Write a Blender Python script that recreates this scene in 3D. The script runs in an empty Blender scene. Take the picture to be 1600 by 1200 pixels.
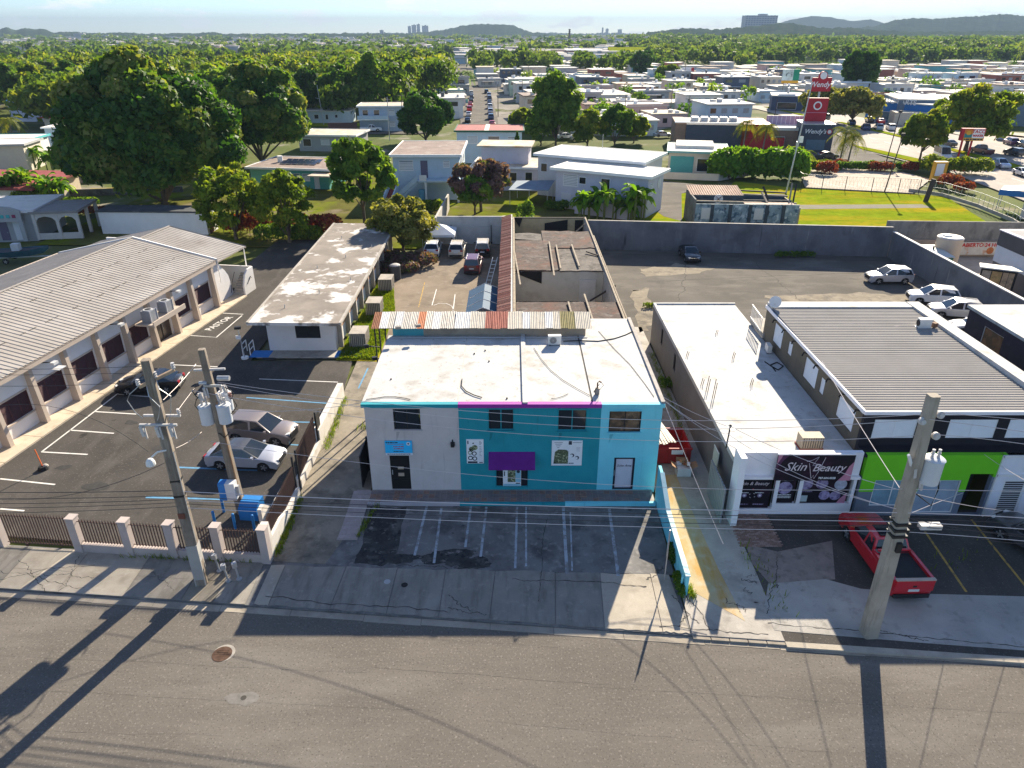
import bpy, bmesh, math, random
import numpy as np
from mathutils import Vector, Matrix
R = math.radians
PI = math.pi
scene = bpy.context.scene
COL = scene.collection
rnd = random.Random(7)

# ---------------------------------------------------------------- camera, sky, sun, exposure
CAM_H = 24.0
FPX = 1109.0            # focal length in pixels of a 1600 px wide picture
PITCH = R(26.4)
cam_d = bpy.data.cameras.new('camera'); cam = bpy.data.objects.new('camera', cam_d); COL.objects.link(cam)
cam.location = (0, 0, CAM_H); cam.rotation_euler = (R(90) - PITCH, 0, 0)
cam_d.sensor_width = 36.0; cam_d.lens = 36.0 * FPX / 1600.0
cam_d.clip_start = 0.5; cam_d.clip_end = 60000
scene.camera = cam

SUN_AZ, SUN_EL = R(21.2), R(27.3)      # azimuth measured from +Y towards +X
world = bpy.data.worlds.new('World'); scene.world = world; world.use_nodes = True
wn = world.node_tree; wn.nodes.clear()
def _n(t, kind, **kw):
    n = t.nodes.new(kind)
    for k, v in kw.items():
        if k.startswith('i_'): n.inputs[k[2:].replace('_', ' ')].default_value = v
        else: setattr(n, k, v)
    return n
sky = _n(wn, 'ShaderNodeTexSky', sky_type='NISHITA', sun_disc=False)
sky.sun_elevation = SUN_EL; sky.sun_rotation = SUN_AZ
sky.altitude = 60; sky.air_density = 0.85; sky.dust_density = 0.05; sky.ozone_density = 6.0
tcw = _n(wn, 'ShaderNodeTexCoord')
mpw = _n(wn, 'ShaderNodeMapping'); mpw.inputs['Scale'].default_value = (1, 1, 3.6); mpw.inputs['Location'].default_value = (3.1, 0.4, 0.35)
nzw = _n(wn, 'ShaderNodeTexNoise'); nzw.inputs['Scale'].default_value = 13.0; nzw.inputs['Detail'].default_value = 9; nzw.inputs['Roughness'].default_value = 0.62
rmp = _n(wn, 'ShaderNodeValToRGB'); rmp.color_ramp.elements[0].position = 0.55; rmp.color_ramp.elements[1].position = 0.62
rmp.color_ramp.elements[0].color = (0, 0, 0, 1); rmp.color_ramp.elements[1].color = (1, 1, 1, 1)
cmul = _n(wn, 'ShaderNodeMath', operation='MULTIPLY'); cmul.inputs[1].default_value = 0.7
cmix = _n(wn, 'ShaderNodeMix', data_type='RGBA')
cmix.inputs[7].default_value = (7.5, 7.6, 7.9, 1)
bg = _n(wn, 'ShaderNodeBackground'); bg.inputs['Strength'].default_value = 0.07
wo = _n(wn, 'ShaderNodeOutputWorld')
wn.links.new(tcw.outputs['Generated'], mpw.inputs['Vector']); wn.links.new(mpw.outputs['Vector'], nzw.inputs['Vector'])
wn.links.new(nzw.outputs['Fac'], rmp.inputs['Fac']); wn.links.new(rmp.outputs['Color'], cmul.inputs[0])
wn.links.new(cmul.outputs[0], cmix.inputs[0]); wn.links.new(sky.outputs['Color'], cmix.inputs[6])
wn.links.new(cmix.outputs[2], bg.inputs['Color']); wn.links.new(bg.outputs['Background'], wo.inputs['Surface'])

sun_d = bpy.data.lights.new('sun', 'SUN'); sun_d.energy = 5.0; sun_d.angle = R(0.5); sun_d.color = (1.0, 0.885, 0.70)
sun = bpy.data.objects.new('sun', sun_d); COL.objects.link(sun)
to_sun = Vector((math.sin(SUN_AZ) * math.cos(SUN_EL), math.cos(SUN_AZ) * math.cos(SUN_EL), math.sin(SUN_EL)))
sun.rotation_euler = to_sun.to_track_quat('Z', 'Y').to_euler(); sun.location = (30, 60, 60)
vs = scene.view_settings
vs.view_transform = 'Standard'; vs.look = 'None'; vs.exposure = 1.5; vs.gamma = 1.0; vs.use_curve_mapping = False

# ---------------------------------------------------------------- helpers
_s, _c = math.sin(PITCH), math.cos(PITCH)
def G(px, py, z=0.0):
    """where the sight line of a picture point meets the level z (metres)"""
    u = (px - 800) / FPX; v = (py - 600) / FPX
    t = (z - CAM_H) / (-_s - v * _c)
    return Vector((u * t, (_c - v * _s) * t, z))
def AY(px, py, Y):
    """where it meets the upright plane at distance Y"""
    u = (px - 800) / FPX; v = (py - 600) / FPX
    t = Y / (_c - v * _s)
    return Vector((u * t, Y, CAM_H + (-_s - v * _c) * t))

class MB:
    def __init__(s): s.v = []; s.f = []; s.m = []
    def add(s, pts, faces, mi=0):
        o = len(s.v); s.v.extend([tuple(p) for p in pts])
        for f in faces: s.f.append(tuple(i + o for i in f)); s.m.append(mi)
        return s
    def poly(s, pts, mi=0):
        pts = list(pts); return s.add(pts, [tuple(range(len(pts)))], mi)
    def box(s, x0, y0, z0, x1, y1, z1, mi=0):
        p = [(x0,y0,z0),(x1,y0,z0),(x1,y1,z0),(x0,y1,z0),(x0,y0,z1),(x1,y0,z1),(x1,y1,z1),(x0,y1,z1)]
        return s.add(p, [(0,3,2,1),(4,5,6,7),(0,1,5,4),(1,2,6,5),(2,3,7,6),(3,0,4,7)], mi)
    def obox(s, c, size, rz=0.0, mi=0):
        cs, sn = math.cos(rz), math.sin(rz); p = []
        for dz in (-.5, .5):
            for dx, dy in ((-.5,-.5),(.5,-.5),(.5,.5),(-.5,.5)):
                x, y = dx*size[0], dy*size[1]
                p.append((c[0]+x*cs-y*sn, c[1]+x*sn+y*cs, c[2]+dz*size[2]))
        return s.add(p, [(0,3,2,1),(4,5,6,7),(0,1,5,4),(1,2,6,5),(2,3,7,6),(3,0,4,7)], mi)
    def beam(s, p, q, w, h=None, mi=0, up=(0,0,1)):
        h = h or w; p = Vector(p); q = Vector(q); d = (q-p)
        if d.length < 1e-6: return s
        d.normalize(); upv = Vector(up)
        if abs(d.dot(upv)) > .98: upv = Vector((1,0,0))
        a = d.cross(upv).normalized(); b = a.cross(d).normalized()
        pts = []
        for o in (p, q):
            for i, j in ((-1,-1),(1,-1),(1,1),(-1,1)): pts.append(o + a*(i*w/2) + b*(j*h/2))
        return s.add(pts, [(0,3,2,1),(4,5,6,7),(0,1,5,4),(1,2,6,5),(2,3,7,6),(3,0,4,7)], mi)
    def prism(s, pts, z0, z1, mi=0):
        n = len(pts); z0s = z0 if hasattr(z0, '__len__') else [z0]*n; z1s = z1 if hasattr(z1, '__len__') else [z1]*n
        p = [(a[0],a[1],z0s[i]) for i, a in enumerate(pts)] + [(a[0],a[1],z1s[i]) for i, a in enumerate(pts)]
        fs = [tuple(range(n-1,-1,-1)), tuple(range(n,2*n))]
        for i in range(n): j = (i+1) % n; fs.append((i,j,n+j,n+i))
        return s.add(p, fs, mi)
    def sideprism(s, prof, axis_pts, mi=0):
        """profile of (a,z) points swept between two origins p,q ; a measured along vector u"""
        (p, q, u) = axis_pts; p = Vector(p); q = Vector(q); u = Vector(u); n = len(prof); pts = []
        for o in (p, q):
            for a, z in prof: pts.append(o + u*a + Vector((0,0,z)))
        fs = [tuple(range(n-1,-1,-1)), tuple(range(n,2*n))]
        for i in range(n): j = (i+1) % n; fs.append((i,j,n+j,n+i))
        return s.add(pts, fs, mi)
    def cyl(s, x, y, z0, z1, r, n=12, r2=None, mi=0):
        r2 = r if r2 is None else r2; p = []
        for z, rr in ((z0,r),(z1,r2)):
            for i in range(n): a = 2*PI*i/n; p.append((x+rr*math.cos(a), y+rr*math.sin(a), z))
        fs = [tuple(range(n-1,-1,-1)), tuple(range(n,2*n))]
        for i in range(n): j = (i+1) % n; fs.append((i,j,n+j,n+i))
        return s.add(p, fs, mi)
    def tube(s, pts, r, n=5, mi=0, r2=None):
        pts = [Vector(p) for p in pts]; k = len(pts); ring = []
        for i, p in enumerate(pts):
            d = (pts[min(i+1,k-1)] - pts[max(i-1,0)]).normalized()
            upv = Vector((0,0,1)) if abs(d.z) < .95 else Vector((1,0,0))
            a = d.cross(upv).normalized(); b = a.cross(d)
            rr = r if r2 is None else r + (r2-r)*i/max(1,k-1)
            for j in range(n): t = 2*PI*j/n; ring.append(p + a*(rr*math.cos(t)) + b*(rr*math.sin(t)))
        fs = [tuple(range(n-1,-1,-1)), tuple(range((k-1)*n, k*n))]
        for i in range(k-1):
            for j in range(n): l = (j+1) % n; fs.append((i*n+j, i*n+l, (i+1)*n+l, (i+1)*n+j))
        return s.add(ring, fs, mi)
    def disc(s, c, r, nrm, th=.02, n=16, mi=0, sx=1.0):
        nrm = Vector(nrm).normalized(); upv = Vector((0,0,1)) if abs(nrm.z) < .95 else Vector((0,1,0))
        a = upv.cross(nrm).normalized(); b = nrm.cross(a); c = Vector(c); p = []
        for o in (c - nrm*th/2, c + nrm*th/2):
            for i in range(n): t = 2*PI*i/n; p.append(o + a*(r*sx*math.cos(t)) + b*(r*math.sin(t)))
        fs = [tuple(range(n-1,-1,-1)), tuple(range(n,2*n))]
        for i in range(n): j = (i+1) % n; fs.append((i,j,n+j,n+i))
        return s.add(p, fs, mi)
    def dome(s, x, y, z, r, h, n=12, k=4, mi=0):
        p = []; fs = []
        for i in range(k):
            t = PI/2*i/k
            for j in range(n): a = 2*PI*j/n; p.append((x+r*math.cos(t)*math.cos(a), y+r*math.cos(t)*math.sin(a), z+h*math.sin(t)))
        p.append((x,y,z+h)); top = len(p)-1
        for i in range(k-1):
            for j in range(n): l = (j+1)%n; fs.append((i*n+j,i*n+l,(i+1)*n+l,(i+1)*n+j))
        for j in range(n): fs.append(((k-1)*n+j,(k-1)*n+(j+1)%n,top))
        return s.add(p, fs, mi)
    def xf(s, loc, rz=0.0, sc=1.0):
        cs, sn = math.cos(rz), math.sin(rz)
        s.v = [(loc[0]+(x*cs-y*sn)*sc, loc[1]+(x*sn+y*cs)*sc, loc[2]+z*sc) for x, y, z in s.v]; return s

ORG = {}
def mesh_of(name, mb, mats, off=(0,0,0), smooth=None):
    me = bpy.data.meshes.new(name)
    vv = [(x-off[0], y-off[1], z-off[2]) for x, y, z in mb.v]
    me.from_pydata(vv, [], mb.f)
    if not isinstance(mats, (list, tuple)): mats = [mats]
    for m in mats: me.materials.append(m)
    if len(mats) > 1: me.polygons.foreach_set('material_index', mb.m)
    if smooth is not None:
        me.polygons.foreach_set('use_smooth', [True]*len(mb.f)); me.set_sharp_from_angle(angle=R(smooth))
    me.update(); return me
def tag(o, label=None, cat=None, group=None, kind=None):
    if label: o['label'] = label
    if cat: o['category'] = cat
    if group: o['group'] = group
    if kind: o['kind'] = kind
    return o
def thing(name, label, cat, loc=(0,0,0), rz=0.0, group=None):
    o = bpy.data.objects.new(name, None); COL.objects.link(o); o.empty_display_size = .3
    o.location = loc; o.rotation_euler = (0,0,rz); ORG[o.name] = tuple(loc)
    return tag(o, label, cat, group)
def root_of(o):
    while o.parent: o = o.parent
    return o
def part(name, mb, mats, parent, world=False, smooth=None, label=None):
    """one mesh under its thing; world=True: mb is in world metres and the thing is not rotated"""
    off = ORG.get(root_of(parent).name, (0,0,0)) if world else (0,0,0)
    o = bpy.data.objects.new(name, mesh_of(name, mb, mats, off, smooth)); COL.objects.link(o); o.parent = parent
    if label: o['label'] = label
    return o
def share(name, me, parent, loc=(0,0,0), rz=0.0, sc=None):
    o = bpy.data.objects.new(name, me); COL.objects.link(o); o.parent = parent; o.location = loc; o.rotation_euler = (0,0,rz)
    if sc: o.scale = sc
    return o
def single(name, mb, mats, label, cat, loc=(0,0,0), group=None, smooth=None):
    o = bpy.data.objects.new(name, mesh_of(name, mb, mats, loc, smooth)); COL.objects.link(o); o.location = loc
    ORG[o.name] = tuple(loc)
    return tag(o, label, cat, group)
def struct(name, mb, mats, smooth=None, kind='structure', label=None):
    o = bpy.data.objects.new(name, mesh_of(name, mb, mats, (0,0,0), smooth)); COL.objects.link(o)
    return tag(o, label, kind=kind)
def copy_tree(o, parent=None):
    c = o.copy(); COL.objects.link(c); c.parent = parent
    for ch in o.children: copy_tree(ch, c)
    return c

# ---------------------------------------------------------------- materials
MATS = {}
def M(name, col, rough=.8, var=.12, vscale=1.5, layers=(), bump=0.0, bscale=20.0, metal=0.0, spec=.3, coat=0.0, emit=None, coords='pos', wave=None):
    """procedural surface: a base colour that drifts by `var`, plus `layers` of (colour, scale, low, high[, stretch xyz]) blotches"""
    if name in MATS: return MATS[name]
    m = bpy.data.materials.new(name); m.use_nodes = True; t = m.node_tree; t.nodes.clear(); MATS[name] = m
    out = _n(t, 'ShaderNodeOutputMaterial'); b = _n(t, 'ShaderNodeBsdfPrincipled')
    t.links.new(b.outputs[0], out.inputs['Surface'])
    b.inputs['Roughness'].default_value = rough; b.inputs['Metallic'].default_value = metal
    b.inputs['Specular IOR Level'].default_value = spec; b.inputs['Coat Weight'].default_value = coat
    if coords == 'pos': src = _n(t, 'ShaderNodeNewGeometry').outputs['Position']
    else: src = _n(t, 'ShaderNodeTexCoord').outputs['Object']
    def noise(scale, stretch=None, detail=5, rough_=.6, off=0.0):
        mp = _n(t, 'ShaderNodeMapping'); mp.inputs['Scale'].default_value = stretch or (1,1,1); mp.inputs['Location'].default_value = (off, off*.7, off*.3)
        t.links.new(src, mp.inputs['Vector'])
        nz = _n(t, 'ShaderNodeTexNoise'); nz.inputs['Scale'].default_value = scale; nz.inputs['Detail'].default_value = detail; nz.inputs['Roughness'].default_value = rough_
        t.links.new(mp.outputs[0], nz.inputs['Vector']); return nz.outputs['Fac']
    def ramp(f, lo, hi, a=(0,0,0,1), c=(1,1,1,1)):
        r = _n(t, 'ShaderNodeValToRGB'); e = r.color_ramp.elements
        e[0].position = lo; e[1].position = max(hi, lo+.001); e[0].color = a; e[1].color = c
        t.links.new(f, r.inputs['Fac']); return r.outputs['Color']
    c4 = tuple(col) + (1,)
    if var > 0:
        d = tuple(min(1, x*(1-var)) for x in col) + (1,); l = tuple(min(1, x*(1+var)) for x in col) + (1,)
        cur = ramp(noise(vscale), .3, .7, d, l)
    else:
        rg = _n(t, 'ShaderNodeRGB'); rg.outputs[0].default_value = c4; cur = rg.outputs[0]
    for i, L in enumerate(layers):
        lc, sc, lo, hi = L[:4]; stz = L[4] if len(L) > 4 else None
        f = ramp(noise(sc, stz, off=3.7*(i+1)), lo, hi)
        mx = _n(t, 'ShaderNodeMix', data_type='RGBA'); t.links.new(f, mx.inputs[0]); t.links.new(cur, mx.inputs[6])
        mx.inputs[7].default_value = tuple(lc[:3]) + (1,); cur = mx.outputs[2]
    t.links.new(cur, b.inputs['Base Color'])
    if bump > 0:
        bp = _n(t, 'ShaderNodeBump'); bp.inputs['Strength'].default_value = bump; bp.inputs['Distance'].default_value = .03
        t.links.new(noise(bscale), bp.inputs['Height']); t.links.new(bp.outputs[0], b.inputs['Normal'])
    if emit:
        b.inputs['Emission Color'].default_value = tuple(emit[0]) + (1,); b.inputs['Emission Strength'].default_value = emit[1]
    return m
def paint(name, col, rough=.35, metal=0.0, coat=.6): return M(name, col, rough, var=0.0, metal=metal, spec=.5, coat=coat, coords='obj')
def glass(name, col=(.015,.02,.025), rough=.08): return M(name, col, rough, var=0.0, spec=.6, coords='obj')
def leafmat(name, cols, trans=.35, spec=.15):
    """leaves: colour picked per leaf (attribute 'lv'), part of the light passes through"""
    m = bpy.data.materials.new(name); m.use_nodes = True; t = m.node_tree; t.nodes.clear(); MATS[name] = m
    out = _n(t, 'ShaderNodeOutputMaterial'); at = _n(t, 'ShaderNodeAttribute', attribute_name='lv')
    r = _n(t, 'ShaderNodeValToRGB'); e = r.color_ramp.elements
    while len(e) < len(cols): e.new(.5)
    for i, c in enumerate(cols): e[i].position = i/(len(cols)-1); e[i].color = tuple(c) + (1,)
    t.links.new(at.outputs['Fac'], r.inputs['Fac'])
    d = _n(t, 'ShaderNodeBsdfPrincipled'); d.inputs['Roughness'].default_value = .6; d.inputs['Specular IOR Level'].default_value = spec
    tr = _n(t, 'ShaderNodeBsdfTranslucent'); hs = _n(t, 'ShaderNodeMix', data_type='RGBA', blend_type='MULTIPLY'); hs.inputs[0].default_value = 1; hs.inputs[7].default_value = (1.25, 1.15, .45, 1)
    mx = _n(t, 'ShaderNodeMixShader'); mx.inputs[0].default_value = trans
    t.links.new(r.outputs[0], d.inputs['Base Color']); t.links.new(r.outputs[0], hs.inputs[6]); t.links.new(hs.outputs[2], tr.inputs['Color'])
    t.links.new(d.outputs[0], mx.inputs[1]); t.links.new(tr.outputs[0], mx.inputs[2]); t.links.new(mx.outputs[0], out.inputs['Surface'])
    return m
def text(name, s, size, loc, rot, mat, parent=None, label=None, cat=None, align='CENTER', extrude=.004, shear=0.0, sx=1.0, bold=0.0):
    """lettering as a real mesh (loc in the parent's frame)"""
    cu = bpy.data.curves.new(name, 'FONT'); cu.body = s; cu.size = size; cu.align_x = align; cu.align_y = 'CENTER'; cu.extrude = extrude; cu.shear = shear; cu.offset = bold; cu.resolution_u = 2
    tmp = bpy.data.objects.new('tmp', cu); me = bpy.data.meshes.new_from_object(tmp); bpy.data.objects.remove(tmp); bpy.data.curves.remove(cu)
    me.name = name; me.materials.clear(); me.materials.append(mat)
    o = bpy.data.objects.new(name, me); COL.objects.link(o); o.parent = parent; o.location = loc; o.rotation_euler = rot; o.scale = (sx,1,1)
    return o
FRONT = (R(90), 0, 0)     # rotation for lettering on a wall that faces the camera (-Y)
# common materials
white = M('white_paint', (.80,.79,.76), .7, .05, .8)
whiteroof = M('white_roof_coating', (.47,.467,.455), .75, .06, .35, layers=[((.53,.53,.525), .5, .5, .7), ((.34,.315,.28), .7, .53, .72), ((.28,.245,.205), 2.6, .59, .78), ((.18,.15,.125), 1.1, .66, .76), ((.19,.165,.14), 5, .65, .73)], bump=.15, bscale=4, spec=.1)
concrete = M('concrete', (.36,.33,.29), .9, .18, .5, layers=[((.22,.20,.18), 1.3, .52, .75), ((.45,.41,.36), 2.5, .55, .8)], bump=.25, bscale=9)
concdark = M('concrete_dark', (.165,.16,.155), .92, .22, .6, layers=[((.08,.078,.076), .7, .48, .68), ((.32,.30,.28), 2.2, .56, .8), ((.06,.058,.056), 1.6, .64, .74)], bump=.3, bscale=8)
darkmetal = M('dark_metal', (.03,.03,.032), .5, .1, 3, metal=.4)
galv = M('galvanised_steel', (.45,.46,.47), .45, .1, 2, metal=.6)
rubber = M('rubber', (.015,.015,.016), .85, .0)
blackglass = glass('black_glass')
woodgrey = M('weathered_wood', (.30,.25,.19), .9, .25, 2, layers=[((.14,.11,.09), 3, .5, .8, (1,1,.2))])
# ================================================================ ground, street, lots
asphalt = M('street_asphalt', (.146,.130,.112), .95, .12, .18, layers=[((.120,.108,.094), .55, .48, .75, (.25,1.6,1)), ((.185,.168,.147), .35, .52, .72, (.3,1.2,1)), ((.235,.215,.19), 10, .56, .70), ((.075,.068,.060), 13, .57, .70), ((.085,.077,.068), 1.1, .70, .76)], bump=.35, bscale=60, spec=.05)
lotasph = M('lot_asphalt', (.074,.068,.062), .95, .22, .22, layers=[((.11,.102,.093), .8, .52, .78, (1,.35,1)), ((.055,.052,.05), 1.7, .58, .82), ((.17,.155,.14), 9, .58, .72), ((.04,.037,.035), .6, .68, .74)], bump=.3, bscale=50, spec=.05)
lotold = M('rear_lot_asphalt', (.125,.113,.098), .95, .22, .12, layers=[((.18,.165,.14), .22, .50, .72, (1,2.2,1)), ((.085,.08,.074), .5, .56, .80), ((.17,.155,.135), 9, .58, .72)], bump=.3, bscale=40, spec=.05)
courtm = M('court_concrete', (.235,.19,.145), .95, .2, .25, layers=[((.15,.125,.10), .5, .5, .75), ((.31,.265,.21), 1.1, .55, .8)], bump=.2, bscale=20, spec=.05)
apron = M('apron_concrete', (.40,.355,.29), .95, .15, .4, layers=[((.27,.235,.19), .8, .5, .75), ((.48,.43,.36), 2.6, .55, .8), ((.20,.175,.145), 6, .62, .85)], bump=.35, bscale=12, spec=.05)
slabm = M('slab_concrete', (.25,.23,.20), .95, .18, .4, layers=[((.155,.14,.12), .9, .48, .72, (2.2,.4,1)), ((.34,.31,.27), 3, .55, .85)], bump=.3, bscale=14, spec=.05)
drive_old = M('driveway_concrete', (.25,.22,.175), .95, .22, .5, layers=[((.10,.092,.078), .7, .48, .72), ((.36,.31,.245), 1.9, .56, .8)], bump=.3, bscale=14, spec=.05)
ochre = M('driveway_ochre_stain', (.44,.34,.20), .95, .15, .5, layers=[((.45,.255,.07), .7, .50, .66, (1.6,.3,1)), ((.46,.40,.30), 1.5, .5, .75)], bump=.3, bscale=12, spec=.05)
patchm = M('tar_patch', (.050,.049,.049), .95, .3, 1.2, layers=[((.11,.105,.10), 1.3, .50, .66), ((.19,.18,.17), 2.6, .60, .70), ((.025,.025,.026), 4, .56, .7)], bump=.4, bscale=20, spec=.05)
gutterm = M('gutter_concrete', (.33,.29,.235), .95, .15, .5, layers=[((.2,.175,.145), 1.4, .5, .8)], bump=.2, bscale=14, spec=.05)
tilem = M('block_paver', (.27,.175,.14), .9, .25, 4, bump=.2, bscale=20, spec=.05)
tilegrey = M('walkway_tile', (.20,.17,.165), .7, .2, 2.5, layers=[((.25,.16,.14), 1.2, .55, .75)])
tilepink = M('ramp_tile', (.33,.28,.26), .8, .12, 2)
linewhite = M('line_white', (.62,.60,.57), .85, .1, 3, layers=[((.25,.23,.21), 7, .60, .80)])
lineworn = M('line_white_worn', (.36,.40,.44), .9, .1, 3, layers=[((.22,.215,.21), 2.2, .46, .62)])
lineblue = M('line_blue', (.10,.26,.42), .85, .15, 3, layers=[((.10,.10,.10), 5, .58, .8)])
lineyellow = M('line_yellow', (.42,.27,.07), .9, .2, 3, layers=[((.10,.09,.08), 3, .5, .68)])
bluepaint = M('blue_ground_paint', (.03,.19,.52), .8, .12, 1.5)
grassm = M('lawn_grass', (.185,.235,.014), .95, .25, .35, layers=[((.34,.25,.02), .18, .46, .68, (.5,1.6,1)), ((.12,.19,.010), .9, .5, .75), ((.24,.27,.015), 3, .55, .8)], bump=.6, bscale=14, spec=0)
terrainm = M('terrain_soil_grass', (.105,.12,.035), .95, .3, .02, layers=[((.22,.19,.13), .012, .50, .62), ((.07,.10,.025), .05, .45, .65), ((.24,.215,.17), .11, .56, .68)], bump=.3, bscale=2, spec=.05)
soilm = M('bare_soil', (.15,.105,.07), .95, .3, .6, layers=[((.09,.10,.03), 1.2, .5, .7)], bump=.4, bscale=10, spec=.05)
crackm = M('crack_dark', (.060,.055,.048), .95, .2, 2)
curbm = gutterm
def kerb_y(x): return 24.02 - .0905*x

terrain = MB()
S_ = 9000
terrain.poly([(-S_,-400,-.22),(S_,-400,-.22),(S_,S_,-.22),(-S_,S_,-.22)])
struct('ground', terrain, terrainm)

def sheet(name, pts, z, mat, th=.05, kind='structure', label=None):
    mb = MB(); mb.prism([(p[0],p[1]) for p in pts], z-th, z); return struct(name, mb, mat, label=label)
road = struct('road', MB().prism([(-140,kerb_y(-140)-.02),(140,kerb_y(140)-.02),(140,kerb_y(140)-15),(-140,kerb_y(-140)-15)], -.2, -.12), asphalt)
# gutter strip in short lengths, each a piece of the road edge
rr = random.Random(3)
x = -45.0
while x < 45:
    w = rr.uniform(2.4, 3.6); a = .42 + rr.uniform(-.03,.03)
    mb = MB().prism([(x+.012,kerb_y(x)-.02),(x+w-.012,kerb_y(x+w)-.02),(x+w-.012,kerb_y(x+w)-a),(x+.012,kerb_y(x)-a)], -.13, -.112+rr.uniform(0,.006))
    part('gutter_slab', mb, gutterm, road); x += w
def strip(mb, pts, w, z):
    pts = [Vector((p[0],p[1],0)) for p in pts]
    L = []; Rr = []
    for i, p in enumerate(pts):
        d = (pts[min(i+1,len(pts)-1)] - pts[max(i-1,0)]).normalized(); n = Vector((-d.y,d.x,0))
        ww = w[i] if hasattr(w,'__len__') else w
        L.append(p+n*ww/2); Rr.append(p-n*ww/2)
    for i in range(len(pts)-1):
        mb.poly([(Rr[i].x,Rr[i].y,z),(Rr[i+1].x,Rr[i+1].y,z),(L[i+1].x,L[i+1].y,z),(L[i].x,L[i].y,z)])
    return mb
def crackline(a, b, seed, parent, z, w=.03, amp=.12, n=26):
    w *= .6; amp *= .7; n = int(n*1.8)
    q = random.Random(seed); a = Vector((a[0],a[1])); b = Vector((b[0],b[1])); d = (b-a); nn = Vector((-d.y,d.x)).normalized(); o = 0; pts = []; ws = []
    for i in range(n+1):
        o += q.uniform(-amp,amp)*.5; o *= .9; pts.append(a + d*i/n + nn*o); ws.append(w*q.uniform(.35,1.5))
    part('crack', strip(MB(), pts, ws, z), crackm, parent)
for i, (a, b, w) in enumerate([((-24,22.3),(-6,21.3),.022),((-6,21.6),(4,20.7),.03),((3,20.6),(22,19.2),.025),((-23,20.6),(-3,19.4),.02),((-20,18.6),(-11,18.3),.02),((6,22.6),(9.5,17.5),.02),((13,22),(16,16.6),.02),((14.3,22),(17.2,16.6),.02),((-1,19),(12,17.6),.018),((-9,23.6),(2,22.7),.02)]):
    crackline(a, b, i, road, -.1165, w*.55, .05, 60)
# manhole and the small hole beside it
mc = G(347,1022,-.12)
mh = thing('manhole_cover', 'round rusty iron manhole cover set in the street', 'manhole', (mc.x,mc.y,-.12))
part('collar', MB().cyl(.06,.06,-.03,.006,.47,20), concrete, mh)
part('lid', MB().cyl(0,0,-.03,.012,.42,24), M('rust_iron', (.10,.062,.045), .8, .3, 5, bump=.5, bscale=30, spec=.05), mh)
mb = MB()
for i in range(-3,4):
    for j in range(-3,4):
        if i*i+j*j < 10: mb.obox((i*.1,j*.1,.016), (.05,.05,.012), .4)
part('tread_stud', mb, MATS['rust_iron'], mh)['kind'] = 'stuff'
hc = G(378,1092,-.12)
mb = MB(); q = random.Random(5)
mb.poly([(hc.x+math.cos(a)*q.uniform(.3,.55)*1.5, hc.y+math.sin(a)*q.uniform(.2,.4), -.116) for a in [i*2*PI/11 for i in range(11)]])
part('asphalt_patch', mb, M('patch_grey', (.17,.16,.145), .95, .2, 4), road)
part('pothole', MB().cyl(hc.x+.05,hc.y+.05,-.121,-.112,.12,9), crackm, road)

# ---- pavement on the left, with its slabs
pave = struct('pavement', MB().prism([(-70,kerb_y(-70)),(-12.2,kerb_y(-12.2)),(-12.2,28.2),(-70,33.5)], -.2, -.03), concdark)
q = random.Random(11); x = -34.0
pvmats = [apron, slabm, slabm, drive_old]
while x < -12.6:
    w = min(q.choice((1.55,2.9,3.3)), -12.3-x); yb = lambda X: 28.3 - .085*(X+12.3) - .12
    m_ = apron if x < -20.5 and x > -27 else q.choice((slabm, slabm, drive_old))
    for t0, t1 in ((0,.47),(.47,1)) if w < 3 else ((0,1),):
        y0a = kerb_y(x)+.01; y1a = yb(x); y0b = kerb_y(x+w)+.01; y1b = yb(x+w)
        part('slab', MB().prism([(x+.012,y0a+(y1a-y0a)*t0+.01),(x+w-.012,y0b+(y1b-y0b)*t0+.01),(x+w-.012,y0b+(y1b-y0b)*t1-.01),(x+.012,y0a+(y1a-y0a)*t1-.01)], -.1, q.uniform(-.008,.008)), m_, pave)
    x += w
for i, (a, b) in enumerate([((-26,27.6),(-20.6,26.3)),((-25,28.3),(-22,26.0)),((-23.5,27.2),(-20.5,27.0)),((-22,28.6),(-21.6,26)),((-18,27.6),(-16.2,26.1)),((-25.7,26.9),(-21,28.1))]):
    crackline(a, b, 40+i, pave, .0125, .045, .25, 20)
# ---- apron in front of the middle building (eight slabs)
apr = struct('forecourt_apron', MB().prism([(-12.2,kerb_y(-12.2)),(8.0,kerb_y(8)),(8.0,27.0),(-12.2,28.2)], -.2, -.03), concdark)
jt = [(422,938,447,880),(517,945,541,886),(605,952,621,888),(686,957,697,885),(765,960,774,890),(867,966,868,896),(943,970,938,898),(1033,975,1018,905)]
edge = [(-12.1,kerb_y(-12.1),-12.1,28.2)] + [(G(a,b).x,None,G(c_,d_).x,None) for a,b,c_,d_ in jt] + [(7.95,None,7.75,None)]
for i in range(len(edge)-1):
    xa, xb = edge[i][0], edge[i+1][0]; xc, xd = edge[i][2], edge[i+1][2]
    bk = lambda X: 27.75 - .035*(X+8) + .05*math.sin(X*2.1)
    q2 = random.Random(i)
    front = [(xa+.014+(xb-xa-.028)*t, kerb_y(xa+(xb-xa)*t)+.02+q2.uniform(0,.10)) for t in (0,.12,.27,.4,.55,.7,.85,1)]
    back = [(xd-.014-(xd-xc-.028)*t, bk(xd-(xd-xc)*t)) for t in (0,.25,.5,.75,1)]
    part('slab', MB().prism(front+back, -.1, q2.uniform(-.006,.008)), apron if i in (0,7,8) else slabm, apr)
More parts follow.
